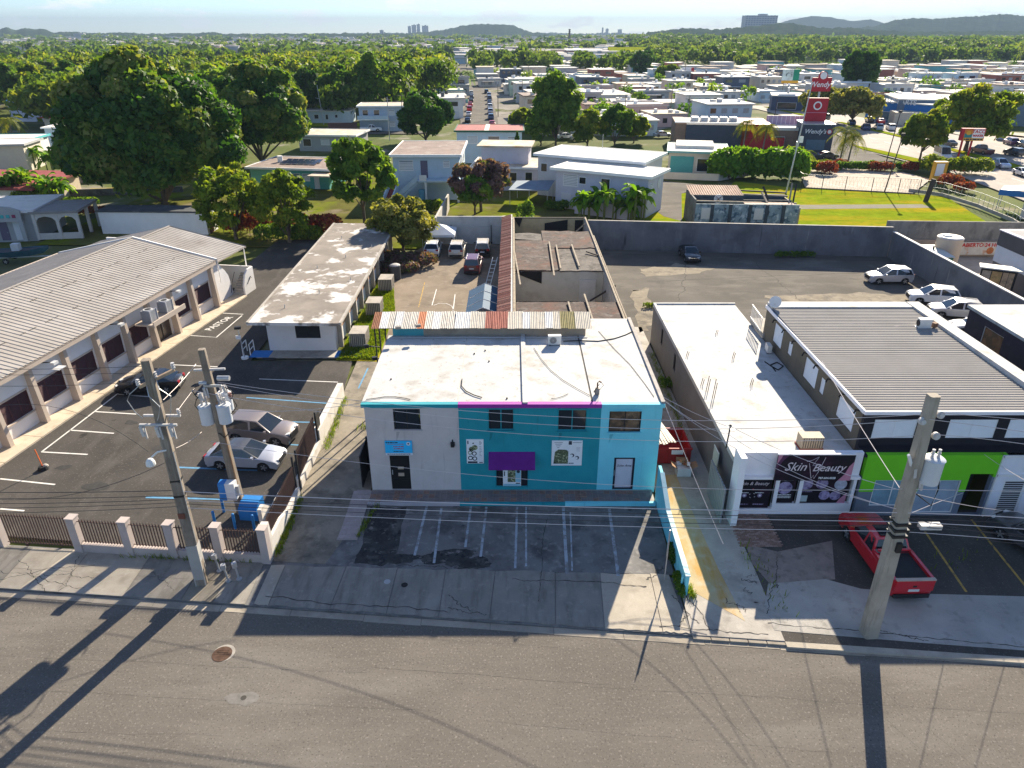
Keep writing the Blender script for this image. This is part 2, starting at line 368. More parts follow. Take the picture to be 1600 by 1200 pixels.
for i, (a, b) in enumerate([(G(415,931),G(700,956)),(G(700,950),G(760,962)),(G(600,880),G(700,888)),(G(800,905),G(1010,915)),(G(1010,905),G(1035,885)),(G(700,930),G(735,955))]):
    crackline((a.x,a.y), (b.x,b.y), 60+i, apr, .0125, .06, .2, 24)
# square cover and drain
for px, py, c_ in ((605,909,(.4,.4,.4)),(632,914,(.02,.02,.02))):
    g = G(px,py); part('drain_cover', MB().cyl(g.x,g.y,.0,.016,.16,14), M('cover%d'%px, c_, .8, .1, 4), apr)

# ---- driveway to the left of the building, parking pad, walkway
driveL = sheet('driveway', [(-12.2,28.2),(-9.4,28.0),(-8.9,30),(-8.25,34.2),(-8.3,52.5),(-12.6,52.5)], .0, drive_old)
pad = sheet('parking_pad', [(-9.4,27.98),(-8,27.72),(8.0,27.2),(8.15,33.0),(-8.2,33.0)], .0, concdark)
padl = MB()
mb = MB(); q = random.Random(2)
def blob(mb, cx, cy, rx, ry, z, seed, n=70, jag=.06):
    qq = random.Random(seed); ph = [qq.uniform(0,6.3) for _ in range(6)]
    mb.poly([(cx+math.cos(a)*rx*w_, cy+math.sin(a)*ry*w_, z) for a, w_ in [(i*2*PI/n, 1+qq.uniform(-jag,jag)+sum(math.sin((k_+2)*i*2*PI/n+ph[k_])*.22/(k_+1.5) for k_ in range(6))) for i in range(n)]])
g1 = [G(*p) for p in ((577,793),(634,793),(622,862),(600,885),(552,880),(565,850))]
pp_ = []
for i_ in range(6):
    for k_ in range(7): v_ = g1[i_].lerp(g1[(i_+1)%6],k_/7); pp_.append((v_.x+q.uniform(-.07,.07),v_.y+q.uniform(-.07,.07),.005))
mb.poly(pp_); part('tar_patch', mb, patchm, pad)
for i, (px, py, rx, ry) in enumerate([(700,870,1.5,.55),(735,880,1.0,.5),(630,873,.9,.35)]):
    g = G(px,py); mb = MB(); blob(mb, g.x, g.y, rx, ry, .006+.001*i, 20+i); part('tar_patch', mb, patchm, pad)
for (a, b, c_, d_, w) in [(667,790,648,868,.14),(690,792,678,880,.13),(736,790,727,855,.13),(760,792,751,870,.13),(808,792,805,888,.12),(822,792,822,885,.1),(880,792,886,897,.16),(891,800,894,892,.08),(952,795,966,900,.16)]:
    p0 = G(a,b); p1 = G(c_,d_); part('bay_line', strip(MB(), [p0,(p0+p1)/2,p1], w, .0085), lineworn, pad)
crackline(G(855,810), G(840,940), 77, pad, .0082, .05, .1)
# raised tiled walkway with painted edge, and the tiled ramp
walk = thing('walkway', 'raised tiled walkway along the front of the teal building', 'walkway', (0,33.5,0))
wx0, wx1 = -8.15, 8.1
part('edge_wall', MB().box(wx0,32.85,-.1,-2.95,33.0,.19), M('lilac_grey_paint', (.40,.37,.385), .8, .08, 1), walk, True)
part('edge_wall', MB().box(-2.95,32.85,-.1,3.0,33.0,.19), M('teal_paint', (.012,.27,.32), .75, .08, 1.0, layers=[((.016,.30,.355), .5, .45, .7), ((.012,.18,.22), 1.4, .60, .80, (2.5,2.5,.22))]), walk, True)
part('edge_wall', MB().box(3.0,32.83,-.1,wx1,33.0,.22), M('cyan_paint', (.18,.62,.72), .75, .06, 1.0, layers=[((.21,.66,.76), .4, .45, .7), ((.12,.48,.58), 1.4, .60, .80, (2.5,2.5,.22))]), walk, True)
part('bed', MB().box(wx0,33.0,-.1,wx1,34.2,.17), concrete, walk, True)
tm = mesh_of('tile', MB().box(-.16,-.16,0,.16,.16,.02), tilegrey); tm2 = mesh_of('tile', MB().box(-.16,-.16,0,.16,.16,.021), tilem)
n = 0; q = random.Random(4)
for i in range(48):
    for j in range(3):
        share('tile', tm2 if q.random() < .22 else tm, walk, (wx0+.2+i*.335, 33.2+j*.36-33.5, .17))
ramp_pts = [G(585,742),G(575,788),G(558,843),G(528,846),G(558,775),G(566,742)]
rampo = thing('ramp', 'sloping pink tiled ramp beside the dark driveway', 'ramp', (-8.7,31.5,0))
part('slope', MB().prism([(-8.2,34.2),(-8.2,33),(-8.15,29.85),(-9.25,29.85),(-9.0,34.2)][::-1], -.1, [.17,.02,.02,.16,.17]), tilepink, rampo, True)
tm3 = mesh_of('tile', MB().box(-.165,-.165,0,.165,.165,.012), M('ramp_tile_b', (.36,.30,.285), .8, .14, 3))
for i in range(3):
    for j in range(12):
        share('tile', tm3, rampo, (-9.02+i*.345+.03*j*.3/3+8.7, 30.1+j*.345-31.5, .034+.0125*j))
# ---- driveway to the right
driveR = sheet('side_driveway', [(8.0,kerb_y(8.0)),(12.0,kerb_y(12)),(12.1,27.5),(11.75,60),(8.35,60),(8.35,33)], .0, concrete)
for (a, b, c_, d_) in [(8.35,26.5,9.95,36.0)]:
    part('stained_lane', MB().prism([(8.45,26.2),(10.6,24.1),(10.3,27.5),(9.9,36),(8.5,36)], .0, .006), ochre, driveR)
for i, (a, b) in enumerate([(G(1050,930),G(1090,975)),(G(1075,960),G(1060,978)),(G(1030,978),G(1200,990)),(G(1062,905),G(1110,985))]):
    crackline((a.x,a.y), (b.x,b.y), 80+i, driveR, .009, .06, .2, 18)
for i in range(5):
    q = random.Random(100+i); x0 = 8.0+i*.8
    part('kerb_stone', MB().prism([(x0+.02,kerb_y(x0)),(x0+.78,kerb_y(x0+.78)),(x0+.78,kerb_y(x0+.78)-.2),(x0+.02,kerb_y(x0)-.2)], -.13, -.03), gutterm, driveR)
# ---- right frontage: apron, old asphalt, block pavers
frontR = sheet('frontage', [(12.0,kerb_y(12)),(48,kerb_y(48)),(48,32.5),(11.9,32.5)], -.006, lotasph)
pts = [G(1200,912),G(1290,905),G(1345,920),G(1450,928),G(1600,932),(30,26.4),(30,kerb_y(30)+.3),G(1450,1005),G(1210,985),G(1195,945)]
part('concrete_apron', MB().prism([(p[0],p[1]) for p in pts][::-1], -.05, .008), M('apron_grey', (.36,.34,.31), .95, .15, .5, layers=[((.22,.21,.19), 2.2, .55, .8)], bump=.4, bscale=16, spec=.05), frontR)
part('kerb', MB().prism([(12,kerb_y(12)),(48,kerb_y(48)),(48,kerb_y(48)-.32),(12,kerb_y(12)-.32)], -.15, -.012), apron, frontR)
pts = [G(1215,862),G(1300,845),G(1305,905),G(1205,915),G(1175,880),G(1165,850)]
part('old_concrete', MB().prism([(p[0],p[1]) for p in pts], -.05, .006), M('old_pinkish_concrete', (.26,.215,.19), .95, .2, 1, layers=[((.12,.10,.09), 2, .5, .8)], bump=.4, bscale=14, spec=.05), frontR)
for i in range(9):
    q = random.Random(300+i); a = G(q.uniform(1155,1215), q.uniform(862,960)); b = (a.x+q.uniform(-.9,.9), a.y+q.uniform(-.9,.9))
    crackline((a.x,a.y), b, 310+i, frontR, .011, .045, .3, 14)
for i, (a, b) in enumerate([(G(1200,975),G(1600,1010)),(G(1350,985),G(1450,1000)),(G(1215,870),G(1200,960))]):
    crackline((a.x,a.y), (b.x,b.y), 330+i, frontR, .0125, .06, .2, 26)
pav = MB(); pm_ = mesh_of('paver', MB().box(-.1,-.05,0,.1,.05,.025), tilem); pm2 = mesh_of('paver', MB().box(-.1,-.05,0,.1,.05,.021), M('paver_b', (.33,.235,.195), .9, .2, 4))
q = random.Random(9)
for i in range(10):
    for j in range(24):
        share('paver', pm_ if q.random() < .6 else pm2, frontR, (11.95+i*.222+(.1 if j % 2 else 0)+.008*j*0, 29.35+j*.122, .0))
for (a, b, c_, d_) in [(1445,830,1510,925),(1518,812,1604,918)]:
    p0 = G(a,b); p1 = G(c_,d_); part('bay_line', strip(MB(), [p0,p1], .12, .004), lineyellow, frontR)

# ---- left lot
lot = sheet('car_park', [(-58,33.0),(-34,31.0),(-12.4,28.6),(-12.5,46),(-13.0,52.6),(-21.3,52.6),(-21.6,90),(-30,90),(-32.6,40),(-58,40)], -.006, lotasph)
for pts, m_, w in [
    ([(0,748),(86,757)],linewhite,.12),([(0,795),(38,798)],linewhite,.12),([(65,706),(137,710)],linewhite,.12),([(65,706),(115,668),(193,608)],linewhite,.12),
    ([(109,672),(178,677)],linewhite,.12),([(148,643),(213,647)],linewhite,.12),([(185,616),(235,620)],linewhite,.12),([(272,570),(340,573)],linewhite,.12),
    ([(297,524),(338,527),(378,493)],linewhite,.12),([(345,489),(380,491)],linewhite,.12),([(405,592),(528,597)],linewhite,.11),
    ([(385,621),(510,630)],lineblue,.14),([(400,658),(498,660)],lineblue,.14),([(445,694),(476,696)],lineblue,.14),([(275,730),(402,735)],lineblue,.16),([(228,777),(390,781)],lineblue,.16)]:
    part('bay_line', strip(MB(), [G(*p) for p in pts], w, .0), m_, lot)
a = G(328,514); b = G(357,497); ang = math.atan2(b.y-a.y, b.x-a.x); c_ = (a+b)/2
t_ = text('bay_lettering', 'PASTOR', .95, (c_.x,c_.y,.001), (0,0,ang), linewhite, lot, bold=.012)
# footpath along the church, and the short ramp / blue painted slabs by the flat roofed block
sheet('court', [(-10.9,52.5),(-8.3,52.5),(-8.3,46),(-.9,46),(-.9,88),(-10.5,88),(-14,80),(-11.2,64)], .0, courtm)
sheet('grass_strip', [(-14.4,52.8),(-10.9,52.4),(-11.2,64),(-14,80),(-14.4,82)], .012, grassm)
crt = bpy.data.objects['court']
for pts, m_, w in [([(664,440),(654,480)],lineyellow,.1),([(682,452),(675,477)],linewhite,.09),([(711,460),(708,486)],linewhite,.09),
                   ([(678,477),(686,474),(697,474),(706,478),(709,486)],linewhite,.07),([(575,575),(560,607)],lineblue,.12)]:
    z_ = .004
    part('court_line', strip(MB(), [G(*p) for p in pts], w, z_), m_, crt)
rearlot = sheet('rear_car_park', [(8.35,54),(11.8,54),(11.8,56.2),(18.8,56.2),(31,49),(48,49),(47.5,82.2),(9.2,85.6)], -.006, lotold)
sheet('yard', [(-60,88),(48,84),(60,98),(25,135),(-60,150)], -.03, M('yard_ground', (.12,.115,.035), .95, .3, .25, layers=[((.14,.17,.015), .12, .48, .6), ((.20,.165,.11), .2, .56, .68), ((.06,.05,.03), .5, .58, .75)], bump=.4, bscale=8, spec=0))

# worn patches and seams of the rear car park
pal = M('pale_patch', (.25,.215,.165), .95, .2, .6, layers=[((.14,.125,.105), .7, .5, .66), ((.31,.27,.21), 2, .56, .7)], spec=.05)
for i, pts in enumerate([((1190,462),(1340,458),(1440,463),(1425,470),(1330,473),(1210,474)),((1000,420),(1060,412),(1120,418),(1085,428),(1010,432)),((985,455),(1010,450),(1030,500),(1000,520))]):
    o_ = []; q = random.Random(i)
    for a, b in zip(pts, pts[1:]+pts[:1]):
        for k in range(8): g = G(a[0]+(b[0]-a[0])*k/8, a[1]+(b[1]-a[1])*k/8); o_.append((g.x+q.uniform(-.35,.35), g.y+q.uniform(-.35,.35), .0))
    part('worn_patch', MB().poly(o_[::-1]), pal, rearlot)
for i, (a, b) in enumerate([((980,398),(1390,408)),((1060,470),(1075,410)),((1250,470),(1180,410)),((1010,440),(1400,425))]):
    p0 = G(*a); p1 = G(*b); crackline((p0.x,p0.y), (p1.x,p1.y), 500+i, rearlot, .004, .12, .5, 30)
for i, (px, py, w) in enumerate(((150,760,.5),(250,700,.35),(300,790,.4),(420,560,.4),(330,640,.35),(205,660,.3),(450,620,.3),(100,730,.3))):
    g = G(px,py); mb = MB(); blob(mb, g.x, g.y, w*1.4, w, .001, 60+i, 30); part('oil_stain', mb, M('oil_stain', (.035,.033,.031), .8, .3, 3), lot)
# ================================================================ building helpers
def facade(mb, o, u, length, z0, z1, th, ops, mi=0):
    """wall from o along the level direction u, thickness th to its left; rectangular openings (u0,u1,z0,z1) left out"""
    us = sorted(set([0, length] + [round(min(max(v_,0),length),4) for op in ops for v_ in op[:2]]))
    zs = sorted(set([z0, z1] + [round(min(max(v_,z0),z1),4) for op in ops for v_ in op[2:4]]))
    ux, uy = u; nx, ny = -uy, ux
    for i in range(len(us)-1):
        run = None
        for j in range(len(zs)-1):
            cu = (us[i]+us[i+1])/2; cz = (zs[j]+zs[j+1])/2
            hole = any(op[0] < cu < op[1] and op[2] < cz < op[3] for op in ops)
            if not hole:
                if run is None: run = zs[j]
            if (hole or j == len(zs)-2) and run is not None:
                top = zs[j] if hole else zs[j+1]
                a, b = us[i], us[i+1]
                P = [(o[0]+ux*a, o[1]+uy*a), (o[0]+ux*b, o[1]+uy*b), (o[0]+ux*b+nx*th, o[1]+uy*b+ny*th), (o[0]+ux*a+nx*th, o[1]+uy*a+ny*th)]
                mb.prism(P, run, top, mi); run = None
    return mb
def wpt(o, u, a, d, z): return (o[0]+u[0]*a-u[1]*d, o[1]+u[1]*a+u[0]*d, z)
def wbox(mb, o, u, a0, a1, d0, d1, z0, z1, mi=0):
    P = [wpt(o,u,a0,d0,0), wpt(o,u,a1,d0,0), wpt(o,u,a1,d1,0), wpt(o,u,a0,d1,0)]
    return mb.prism(P, z0, z1, mi)
wframe = M('window_frame_dark', (.025,.024,.024), .5, .0)
wframe_w = M('window_frame_white', (.72,.71,.69), .55, .0)
unlit_room = M('dark_interior', (.035,.028,.026), .9, .3, 2)  # dark colour stands in for the unlit room behind the louvres
def window(par, o, u, a0, a1, z0, z1, style='glass', world=False, n=2, th=.18, name='window', frame=None, pane=None):
    """a framed window set in an opening; d is depth into the wall (left of u)"""
    fr = frame or (wframe if style == 'glass' else wframe_w); mb = MB(); f = .05
    for A in ((a0,a0+f,z0,z1),(a1-f,a1,z0,z1),(a0+f,a1-f,z0,z0+f),(a0+f,a1-f,z1-f,z1)): wbox(mb,o,u,A[0],A[1],.05,.12,A[2],A[3])
    for i in range(1,n):
        c = a0+(a1-a0)*i/n; wbox(mb,o,u,c-.025,c+.025,.055,.115,z0+f,z1-f)
    w = part(name, mb, fr, par, world)
    if style == 'glass':
        for i in range(n):
            b0 = a0+f+(a1-a0-2*f)*i/n; b1 = a0+f+(a1-a0-2*f)*(i+1)/n
            part('pane', wbox(MB(),o,u,b0+.026,b1-.026,.08,.09,z0+f,z1-f), pane or blackglass, w, world)
    else:
        k = max(4, int((z1-z0)/.11)); mb = MB()
        for i in range(k):
            zz = z0+f+(z1-z0-2*f)*(i+.1)/k; h = (z1-z0-2*f)/k*.86
            p = [wpt(o,u,a0+f,.04,zz), wpt(o,u,a1-f,.04,zz), wpt(o,u,a1-f,.10,zz+h), wpt(o,u,a0+f,.10,zz+h)]
            p2 = [wpt(o,u,a0+f,.055,zz), wpt(o,u,a1-f,.055,zz), wpt(o,u,a1-f,.115,zz+h), wpt(o,u,a0+f,.115,zz+h)]
            mb.add(p+p2, [(0,1,2,3),(7,6,5,4),(0,4,5,1),(2,6,7,3)])
        part('louvres', mb, pane or wframe_w, w, world)
        part('backing', wbox(MB(),o,u,a0+f,a1-f,.125,.135,z0+f,z1-f), unlit_room, w, world)
    return w
def corrug(mb, p, q, width_vec, pitch, amp, mi=0, seg=4):
    """corrugated sheet: edge p->q is the run along the ribs, width_vec goes across them"""
    p = Vector(p); q = Vector(q); w = Vector(width_vec); n = max(2, int(w.length/pitch*seg)); nrm = w.cross(q-p).normalized()
    if nrm.z < 0: nrm = -nrm
    o = len(mb.v); pts = []
    for i in range(n+1):
        t = i/n; h = amp*math.sin(2*PI*w.length*t/pitch); d = w*t + nrm*h
        pts += [p+d, q+d]
    mb.add(pts, [(2*i,2*i+2,2*i+3,2*i+1) for i in range(n)], mi)
    return mb
def ac_unit(name, label, loc, rz=0.0, s=1.0, group=None):
    t = thing(name, label, 'air conditioner', loc, rz, group)
    part('casing', MB().box(-.42*s,-.16*s,.06,.42*s,.16*s,.06+.6*s), M('ac_casing', (.62,.60,.56), .5, .06, 2), t)
    part('fan_grille', MB().disc((-.1*s,-.17*s,.06+.3*s), .22*s, (0,-1,0), .02, 18), M('ac_grille', (.16,.15,.14), .6, .1, 9), t)
    part('fan_hub', MB().disc((-.1*s,-.185*s,.06+.3*s), .07*s, (0,-1,0), .015, 12), M('ac_hub', (.3,.29,.27), .6, 0), t)
    mb = MB()
    for i in range(-3,4): mb.box((-.1+i*.06)*s-.006,-.185*s,(.1)*s+.06,(-.1+i*.06)*s+.006,-.18*s,.5*s+.06)
    part('guard_wires', mb, galv, t)
    part('foot', MB().box(-.35*s,-.18*s,0,-.27*s,.18*s,.06), darkmetal, t); part('foot', MB().box(.27*s,-.18*s,0,.35*s,.18*s,.06), darkmetal, t)
    return t

# ================================================================ middle building
teal = MATS['teal_paint']; cyan = MATS['cyan_paint']
greywall = M('grey_stucco', (.55,.50,.475), .85, .06, 1.2, layers=[((.49,.445,.425), .8, .5, .8), ((.38,.345,.33), 1.4, .60, .80, (2.5,2.5,.22))], bump=.15, bscale=30)
purple = M('purple_fascia', (.30,.03,.30), .7, .08, 1)
FY = 34.2; ZR = 5.8
mbld = thing('commercial_building', 'two-storey grey, teal and cyan building with white flat roof', 'building', (0,FY,0))
U = (1,0); O = (-8.1,FY)
def fx(x): return x + 8.1
ops1 = [(fx(-6.54),fx(-5.05),4.2,5.5),(fx(-6.95),fx(-5.83),.19,2.5)]
ops2 = [(fx(-1.33),fx(.11),4.16,5.48),(fx(2.52),fx(4.13),4.12,5.48),(fx(-.95),fx(.95),.35,2.0)]
ops3 = [(fx(5.36),fx(7.13),4.04,5.42),(fx(5.81),fx(7.0),.19,2.36)]
seg = [(-8.1,-2.95,greywall,ops1),(-2.95,4.9,teal,ops2),(4.9,8.25,cyan,ops3)]
for a, b, m_, ops in seg:
    mb = MB(); facade(mb, (a,FY), U, b-a, 0, 5.62, .2, [(o_[0]-fx(a),o_[1]-fx(a),o_[2],o_[3]) for o_ in ops])
    part('front_wall', mb, m_, mbld, True)
part('fascia', MB().box(-8.25,FY-.12,5.62,-2.95,FY+.2,5.84), teal, mbld, True)
part('fascia', MB().box(-2.95,FY-.13,5.62,4.9,FY+.2,5.85), purple, mbld, True)
part('fascia', MB().box(4.9,FY-.10,5.62,8.35,FY+.2,5.83), cyan, mbld, True)
sidewall = M('side_wall_cement', (.30,.285,.27), .9, .12, .8, layers=[((.2,.19,.18), 1.1, .5, .8)])
part('side_wall', MB().box(-8.1,FY+.2,0,-7.9,43.9,5.7), greywall, mbld, True)
part('side_wall', MB().box(8.05,FY+.2,0,8.25,47.0,5.7), sidewall, mbld, True)
part('rear_wall', MB().box(-7.9,43.7,0,5.2,43.9,5.7), sidewall, mbld, True)
part('rear_wall', MB().box(5.2,46.8,0,8.05,47.0,5.7), sidewall, mbld, True)
part('step_wall', MB().box(5.0,43.9,0,5.2,46.8,5.7), sidewall, mbld, True)
for a, b, y1, z in ((-8.25,-3.03,44.0,5.80),(-2.97,.58,44.0,5.785),(.86,4.36,44.0,5.795),(4.46,8.35,47.05,5.81)):
    part('roof_panel', MB().box(a,FY-.05,5.68,b,y1,z), whiteroof, mbld, True)
part('roof_curb', MB().box(.58,FY-.04,5.68,.86,44.0,5.93), whiteroof, mbld, True)
part('roof_joint', MB().box(4.36,FY-.03,5.68,4.46,44.0,5.76), M('joint_dark', (.10,.09,.08), .9, .2, 3), mbld, True)
part('roof_joint', MB().box(-3.03,FY-.03,5.68,-2.97,44.0,5.79), M('joint_grey', (.45,.42,.38), .9, .2, 3), mbld, True)
part('coping', MB().box(8.15,FY,5.82,8.36,47.0,5.93), M('coping_grey', (.36,.33,.30), .9, .2, 2), mbld, True)
for i, (a, b, z0, z1, n) in enumerate([(-6.54,-5.05,4.2,5.5,2),(-1.33,.11,4.16,5.48,2),(2.52,4.13,4.12,5.48,2)]):
    window(mbld, O, U, fx(a), fx(b), z0, z1, 'glass', True, n, frame=wframe if i == 0 else teal)
window(mbld, O, U, fx(5.36), fx(7.13), 4.04, 5.42, 'glass', True, 2, pane=M('window_warm_inside', (.16,.095,.055), .25, .5, 1.6, layers=[((.05,.035,.025), 2, .45, .6)], spec=.5))
for a, b, z0, m_ in ((-6.54,-5.05,4.2,greywall),(-1.33,.11,4.16,teal),(2.52,4.13,4.12,teal),(5.36,7.13,4.04,cyan)):
    part('sill', MB().box(a-.06,FY-.09,z0-.09,b+.06,FY+.05,z0-.005), m_, mbld, True); part('sill_stain', MB().poly([(a+.1,FY-.003,z0-.09),(a+.06,FY-.003,z0-.75),(a+.2,FY-.003,z0-.45),(a+.3,FY-.003,z0-.09)]), M('drip_stain_%d' % int(a*10), {True:(.40,.365,.35)}.get(m_ is greywall, (.012,.19,.23) if m_ is teal else (.12,.47,.56)), .9, .2, 2), mbld, True)
    part('lintel_shade', MB().box(a-.04,FY-.05,z0+1.335 if m_ is not greywall else z0+1.32,b+.04,FY+.03,z0+1.40), m_, mbld, True)
# doors
d = part('door', MB().box(-6.95,FY+.06,.19,-5.83,FY+.12,2.5), M('black_door', (.012,.012,.013), .45, .1, 3), mbld, True)
part('notice', MB().box(-6.53,FY+.045,1.55,-6.2,FY+.06,1.72), M('notice_tan', (.42,.33,.25), .8, .1, 5), d, True); part('notice', MB().box(-6.53,FY+.045,1.08,-6.2,FY+.06,1.3), MATS['notice_tan'], d, True)
part('door_handle', MB().box(-6.88,FY+.02,1.2,-6.83,FY+.06,1.5), galv, d, True)
mb = MB()
for z in (.75,.9,2.2): mb.box(-6.85,FY+.04,z,-5.93,FY+.055,z+.025)
part('bar', mb, darkmetal, d, True)
mb = MB()
for A in ((5.81,5.93,.19,2.36),(6.88,7.0,.19,2.36),(5.93,6.88,.19,.29),(5.93,6.88,2.25,2.36)): mb.box(A[0],FY+.03,A[2],A[1],FY+.12,A[3])
d = part('door', mb, M('door_frame_navy', (.012,.016,.03), .4, 0), mbld, True)
part('pane', MB().box(5.93,FY+.07,.29,6.88,FY+.09,2.25), M('frosted_pane', (.58,.57,.64), .35, .08, 1.2, spec=.5), d, True)
part('door_handle', MB().box(5.84,FY-.01,1.15,5.88,FY+.03,1.5), galv, d, True)
text('door_lettering', 'Suite Arte', .21, (6.4,.06,1.78), FRONT, M('ink', (.02,.03,.05), .6, 0), d, shear=.3, sx=.95)
part('bricked_opening', MB().box(7.12,FY-.012,.75,7.95,FY,2.45), cyan, mbld, True)
# signs
sg = thing('wall_sign', 'light blue office sign above the black door', 'sign', (-6.37,FY-.05,2.58))
part('board', MB().box(-.76,-.03,.14,.76,.03,.92), M('sign_blue', (.03,.48,.85), .4, .04, 1), sg)
part('footer', MB().box(-.76,-.032,0,.76,.03,.13), M('sign_white', (.66,.70,.75), .4, 0), sg)
ink = MATS['ink']; red = M('sign_red_ink', (.45,.05,.08), .5, 0)
def scribble(par, x0, x1, z, h, m_, seed, y=-.036, name='text_line'):
    """print too small to read: a row of word-sized dashes"""
    qq = random.Random(seed); xx = x0; mb = MB()
    while xx < x1:
        w = min(qq.uniform(.6,2.4)*h, x1-xx); mb.box(xx,y,z-h*qq.uniform(.3,.42),xx+w,y+.008,z+h*qq.uniform(.3,.45)); xx += w+h*.35
    return part(name, mb, m_, par)
scribble(sg, -.7, -.04, .82, .09, ink, 1); scribble(sg, -.62, .3, .72, .035, red, 2)
scribble(sg, -.3, .3, .56, .075, red, 3); scribble(sg, -.28, .3, .42, .075, red, 4); scribble(sg, -.3, .28, .24, .06, ink, 5); scribble(sg, -.66, .66, .065, .06, ink, 6)
part('emblem', MB().disc((.56,-.035,.75), .11, (0,-1,0), .01, 18), MATS['sign_white'], sg); part('emblem', MB().disc((.56,-.042,.75), .045, (0,-1,0), .01, 12), ink, sg)
leafphoto = M('printed_leaves', (.10,.12,.06), .6, .3, 6, layers=[((.42,.44,.26), 9, .52, .60), ((.02,.025,.025), 7, .55, .62), ((.6,.6,.55), 14, .64, .7)])
paper = M('poster_white', (.80,.80,.80), .55, .03, 2); cyanp = M('poster_cyan', (.28,.52,.62), .55, .05, 2)
def poster(label, x0, x1, z0, z1, kind):
    cx = (x0+x1)/2; w = x1-x0; h = z1-z0
    t = thing('poster', label, 'poster', (cx,FY-.02,z0), 0, 'posters on the teal wall')
    part('sheet', MB().box(-w/2,-.02,0,w/2,.018,h), paper, t)
    rows = random.Random(kind)
    if kind == 1:
        part('dark_band', MB().box(-w/2+.05,-.024,.02,.02*w+.1,-.02,.14), ink, t)
        for i, (a, b, r) in enumerate(((-.2,.95,.15),(-.02,1.05,.17),(-.05,.66,.14),(-.28,.72,.13),(-.27,.37,.14),(-.03,.33,.14))):
            part('printed_plate', MB().disc((a,-.024-.001*i,b), r, (0,-1,0), .006, 16), leafphoto if i in (0,1,3) else ink, t)
            if i > 1: part('printed_plate', MB().disc((a,-.032,b), r*.62, (0,-1,0), .004, 14), paper, t)
        for z in (1.45,1.38,1.31,1.24,1.1,1.0,.9,.8,.7,.6,.5): part('text_line', MB().box(.24,-.024,z,.24+rows.uniform(.08,.16),-.02,z+.018), ink, t)
        part('logo', MB().box(-.42,-.024,1.28,-.36,-.02,1.5), ink, t); part('logo', MB().disc((-.1,-.024,1.33), .05, (0,-1,0), .006, 5), ink, t)
        part('footer_mark', MB().box(.22,-.024,.04,.42,-.02,.09), ink, t)
    elif kind == 2:
        part('printed_photo', MB().poly([(-.75,-.024,.12),(.08,-.024,.12),(.08,-.024,.95),(-.05,-.024,1.05),(-.5,-.024,1.07),(-.68,-.024,.9)]), leafphoto, t)
        for i, z in enumerate((1.5,1.4,1.29,1.17)): part('text_line', MB().box(-.72+.05*i,-.024,z,-.25-.06*i,-.02,z+.03), M('ink_grey', (.15,.16,.18), .6, 0), t)
        part('text_line', MB().box(.3,-.024,1.5,.8,-.02,1.53), MATS['ink_grey'], t)
        part('black_mark', MB().box(.08,-.026,1.38,.26,-.02,1.61), ink, t)
        for a, b in ((.3,.68),(.58,.52)):
            part('printed_plate', MB().disc((a,-.024,b), .12, (0,-1,0), .006, 16), ink, t); part('printed_plate', MB().disc((a-.04,-.03,b-.02), .085, (0,-1,0), .004, 14), paper, t)
        for z in (1.2,1.12,1.04,.96): part('text_line', MB().box(.52,-.024,z,.74,-.02,z+.012), MATS['ink_grey'], t)
        for i in range(3): part('footer_mark', MB().box(.12+.1*i,-.024,.12,.2+.1*i,-.02,.18), ink, t)
    else:
        part('printed_photo', MB().box(-.25,-.024,.28,.2,-.02,1.2), leafphoto, t)
        part('printed_band', MB().box(.2,-.024,.28,.5,-.02,1.2), cyanp, t); part('printed_band', MB().box(-.5,-.024,0,.5,-.02,.16), cyanp, t)
        part('printed_plate', MB().disc((.36,-.028,1.0), .1, (0,-1,0), .006, 14), ink, t); part('footer_mark', MB().box(.22,-.026,.17,.46,-.02,.23), ink, t)
        part('logo', MB().box(-.46,-.024,.7,-.4,-.02,1.0), ink, t)
    return t
poster('tall white menu poster left of the purple awning', -2.56, -1.6, 2.0, 3.58, 1)
poster('wide white poster with leaf picture right of the purple awning', 2.24, 3.96, 1.86, 3.5, 2)
poster('small poster in the window under the purple awning', -.52, .52, .45, 1.7, 3)
window(mbld, O, U, fx(-.95), fx(.95), .35, 2.0, 'glass', True, 2, frame=teal)
aw = thing('awning', 'purple sloping awning on the teal wall', 'awning', (0,FY,2.0))
pm1 = M('awning_purple', (.13,.010,.19), .75, .12, 2)
part('cover', MB().sideprism([(0,.75),(-.75,.08),(-.75,.0),(-.73,.0),(-.73,.06),(0,.72)], ((-1.32,0,0),(1.3,0,0),(0,1,0))), pm1, aw)
part('side_panel', MB().add([(-1.31,0,.7),(-1.31,-.72,.02),(-1.31,0,.02)], [(0,1,2)]), pm1, aw); part('side_panel', MB().add([(1.29,0,.7),(1.29,-.72,.02),(1.29,0,.02)], [(0,2,1)]), pm1, aw)
part('frame', MB().beam((-1.3,-.72,.0),(1.29,-.72,.0),.03), M('awning_edge', (.30,.06,.34), .6, 0), aw)
wl = thing('wall_lamp', 'small black lamp on the grey wall near the teal edge', 'lamp', (-3.33,FY,3.3))
part('housing', MB().prism([(-.12,0),(-.1,-.2),(.1,-.2),(.12,0)][::-1], -.15, .1), darkmetal, wl); part('bracket', MB().box(-.03,-.06,.1,.03,0,.25), darkmetal, wl)
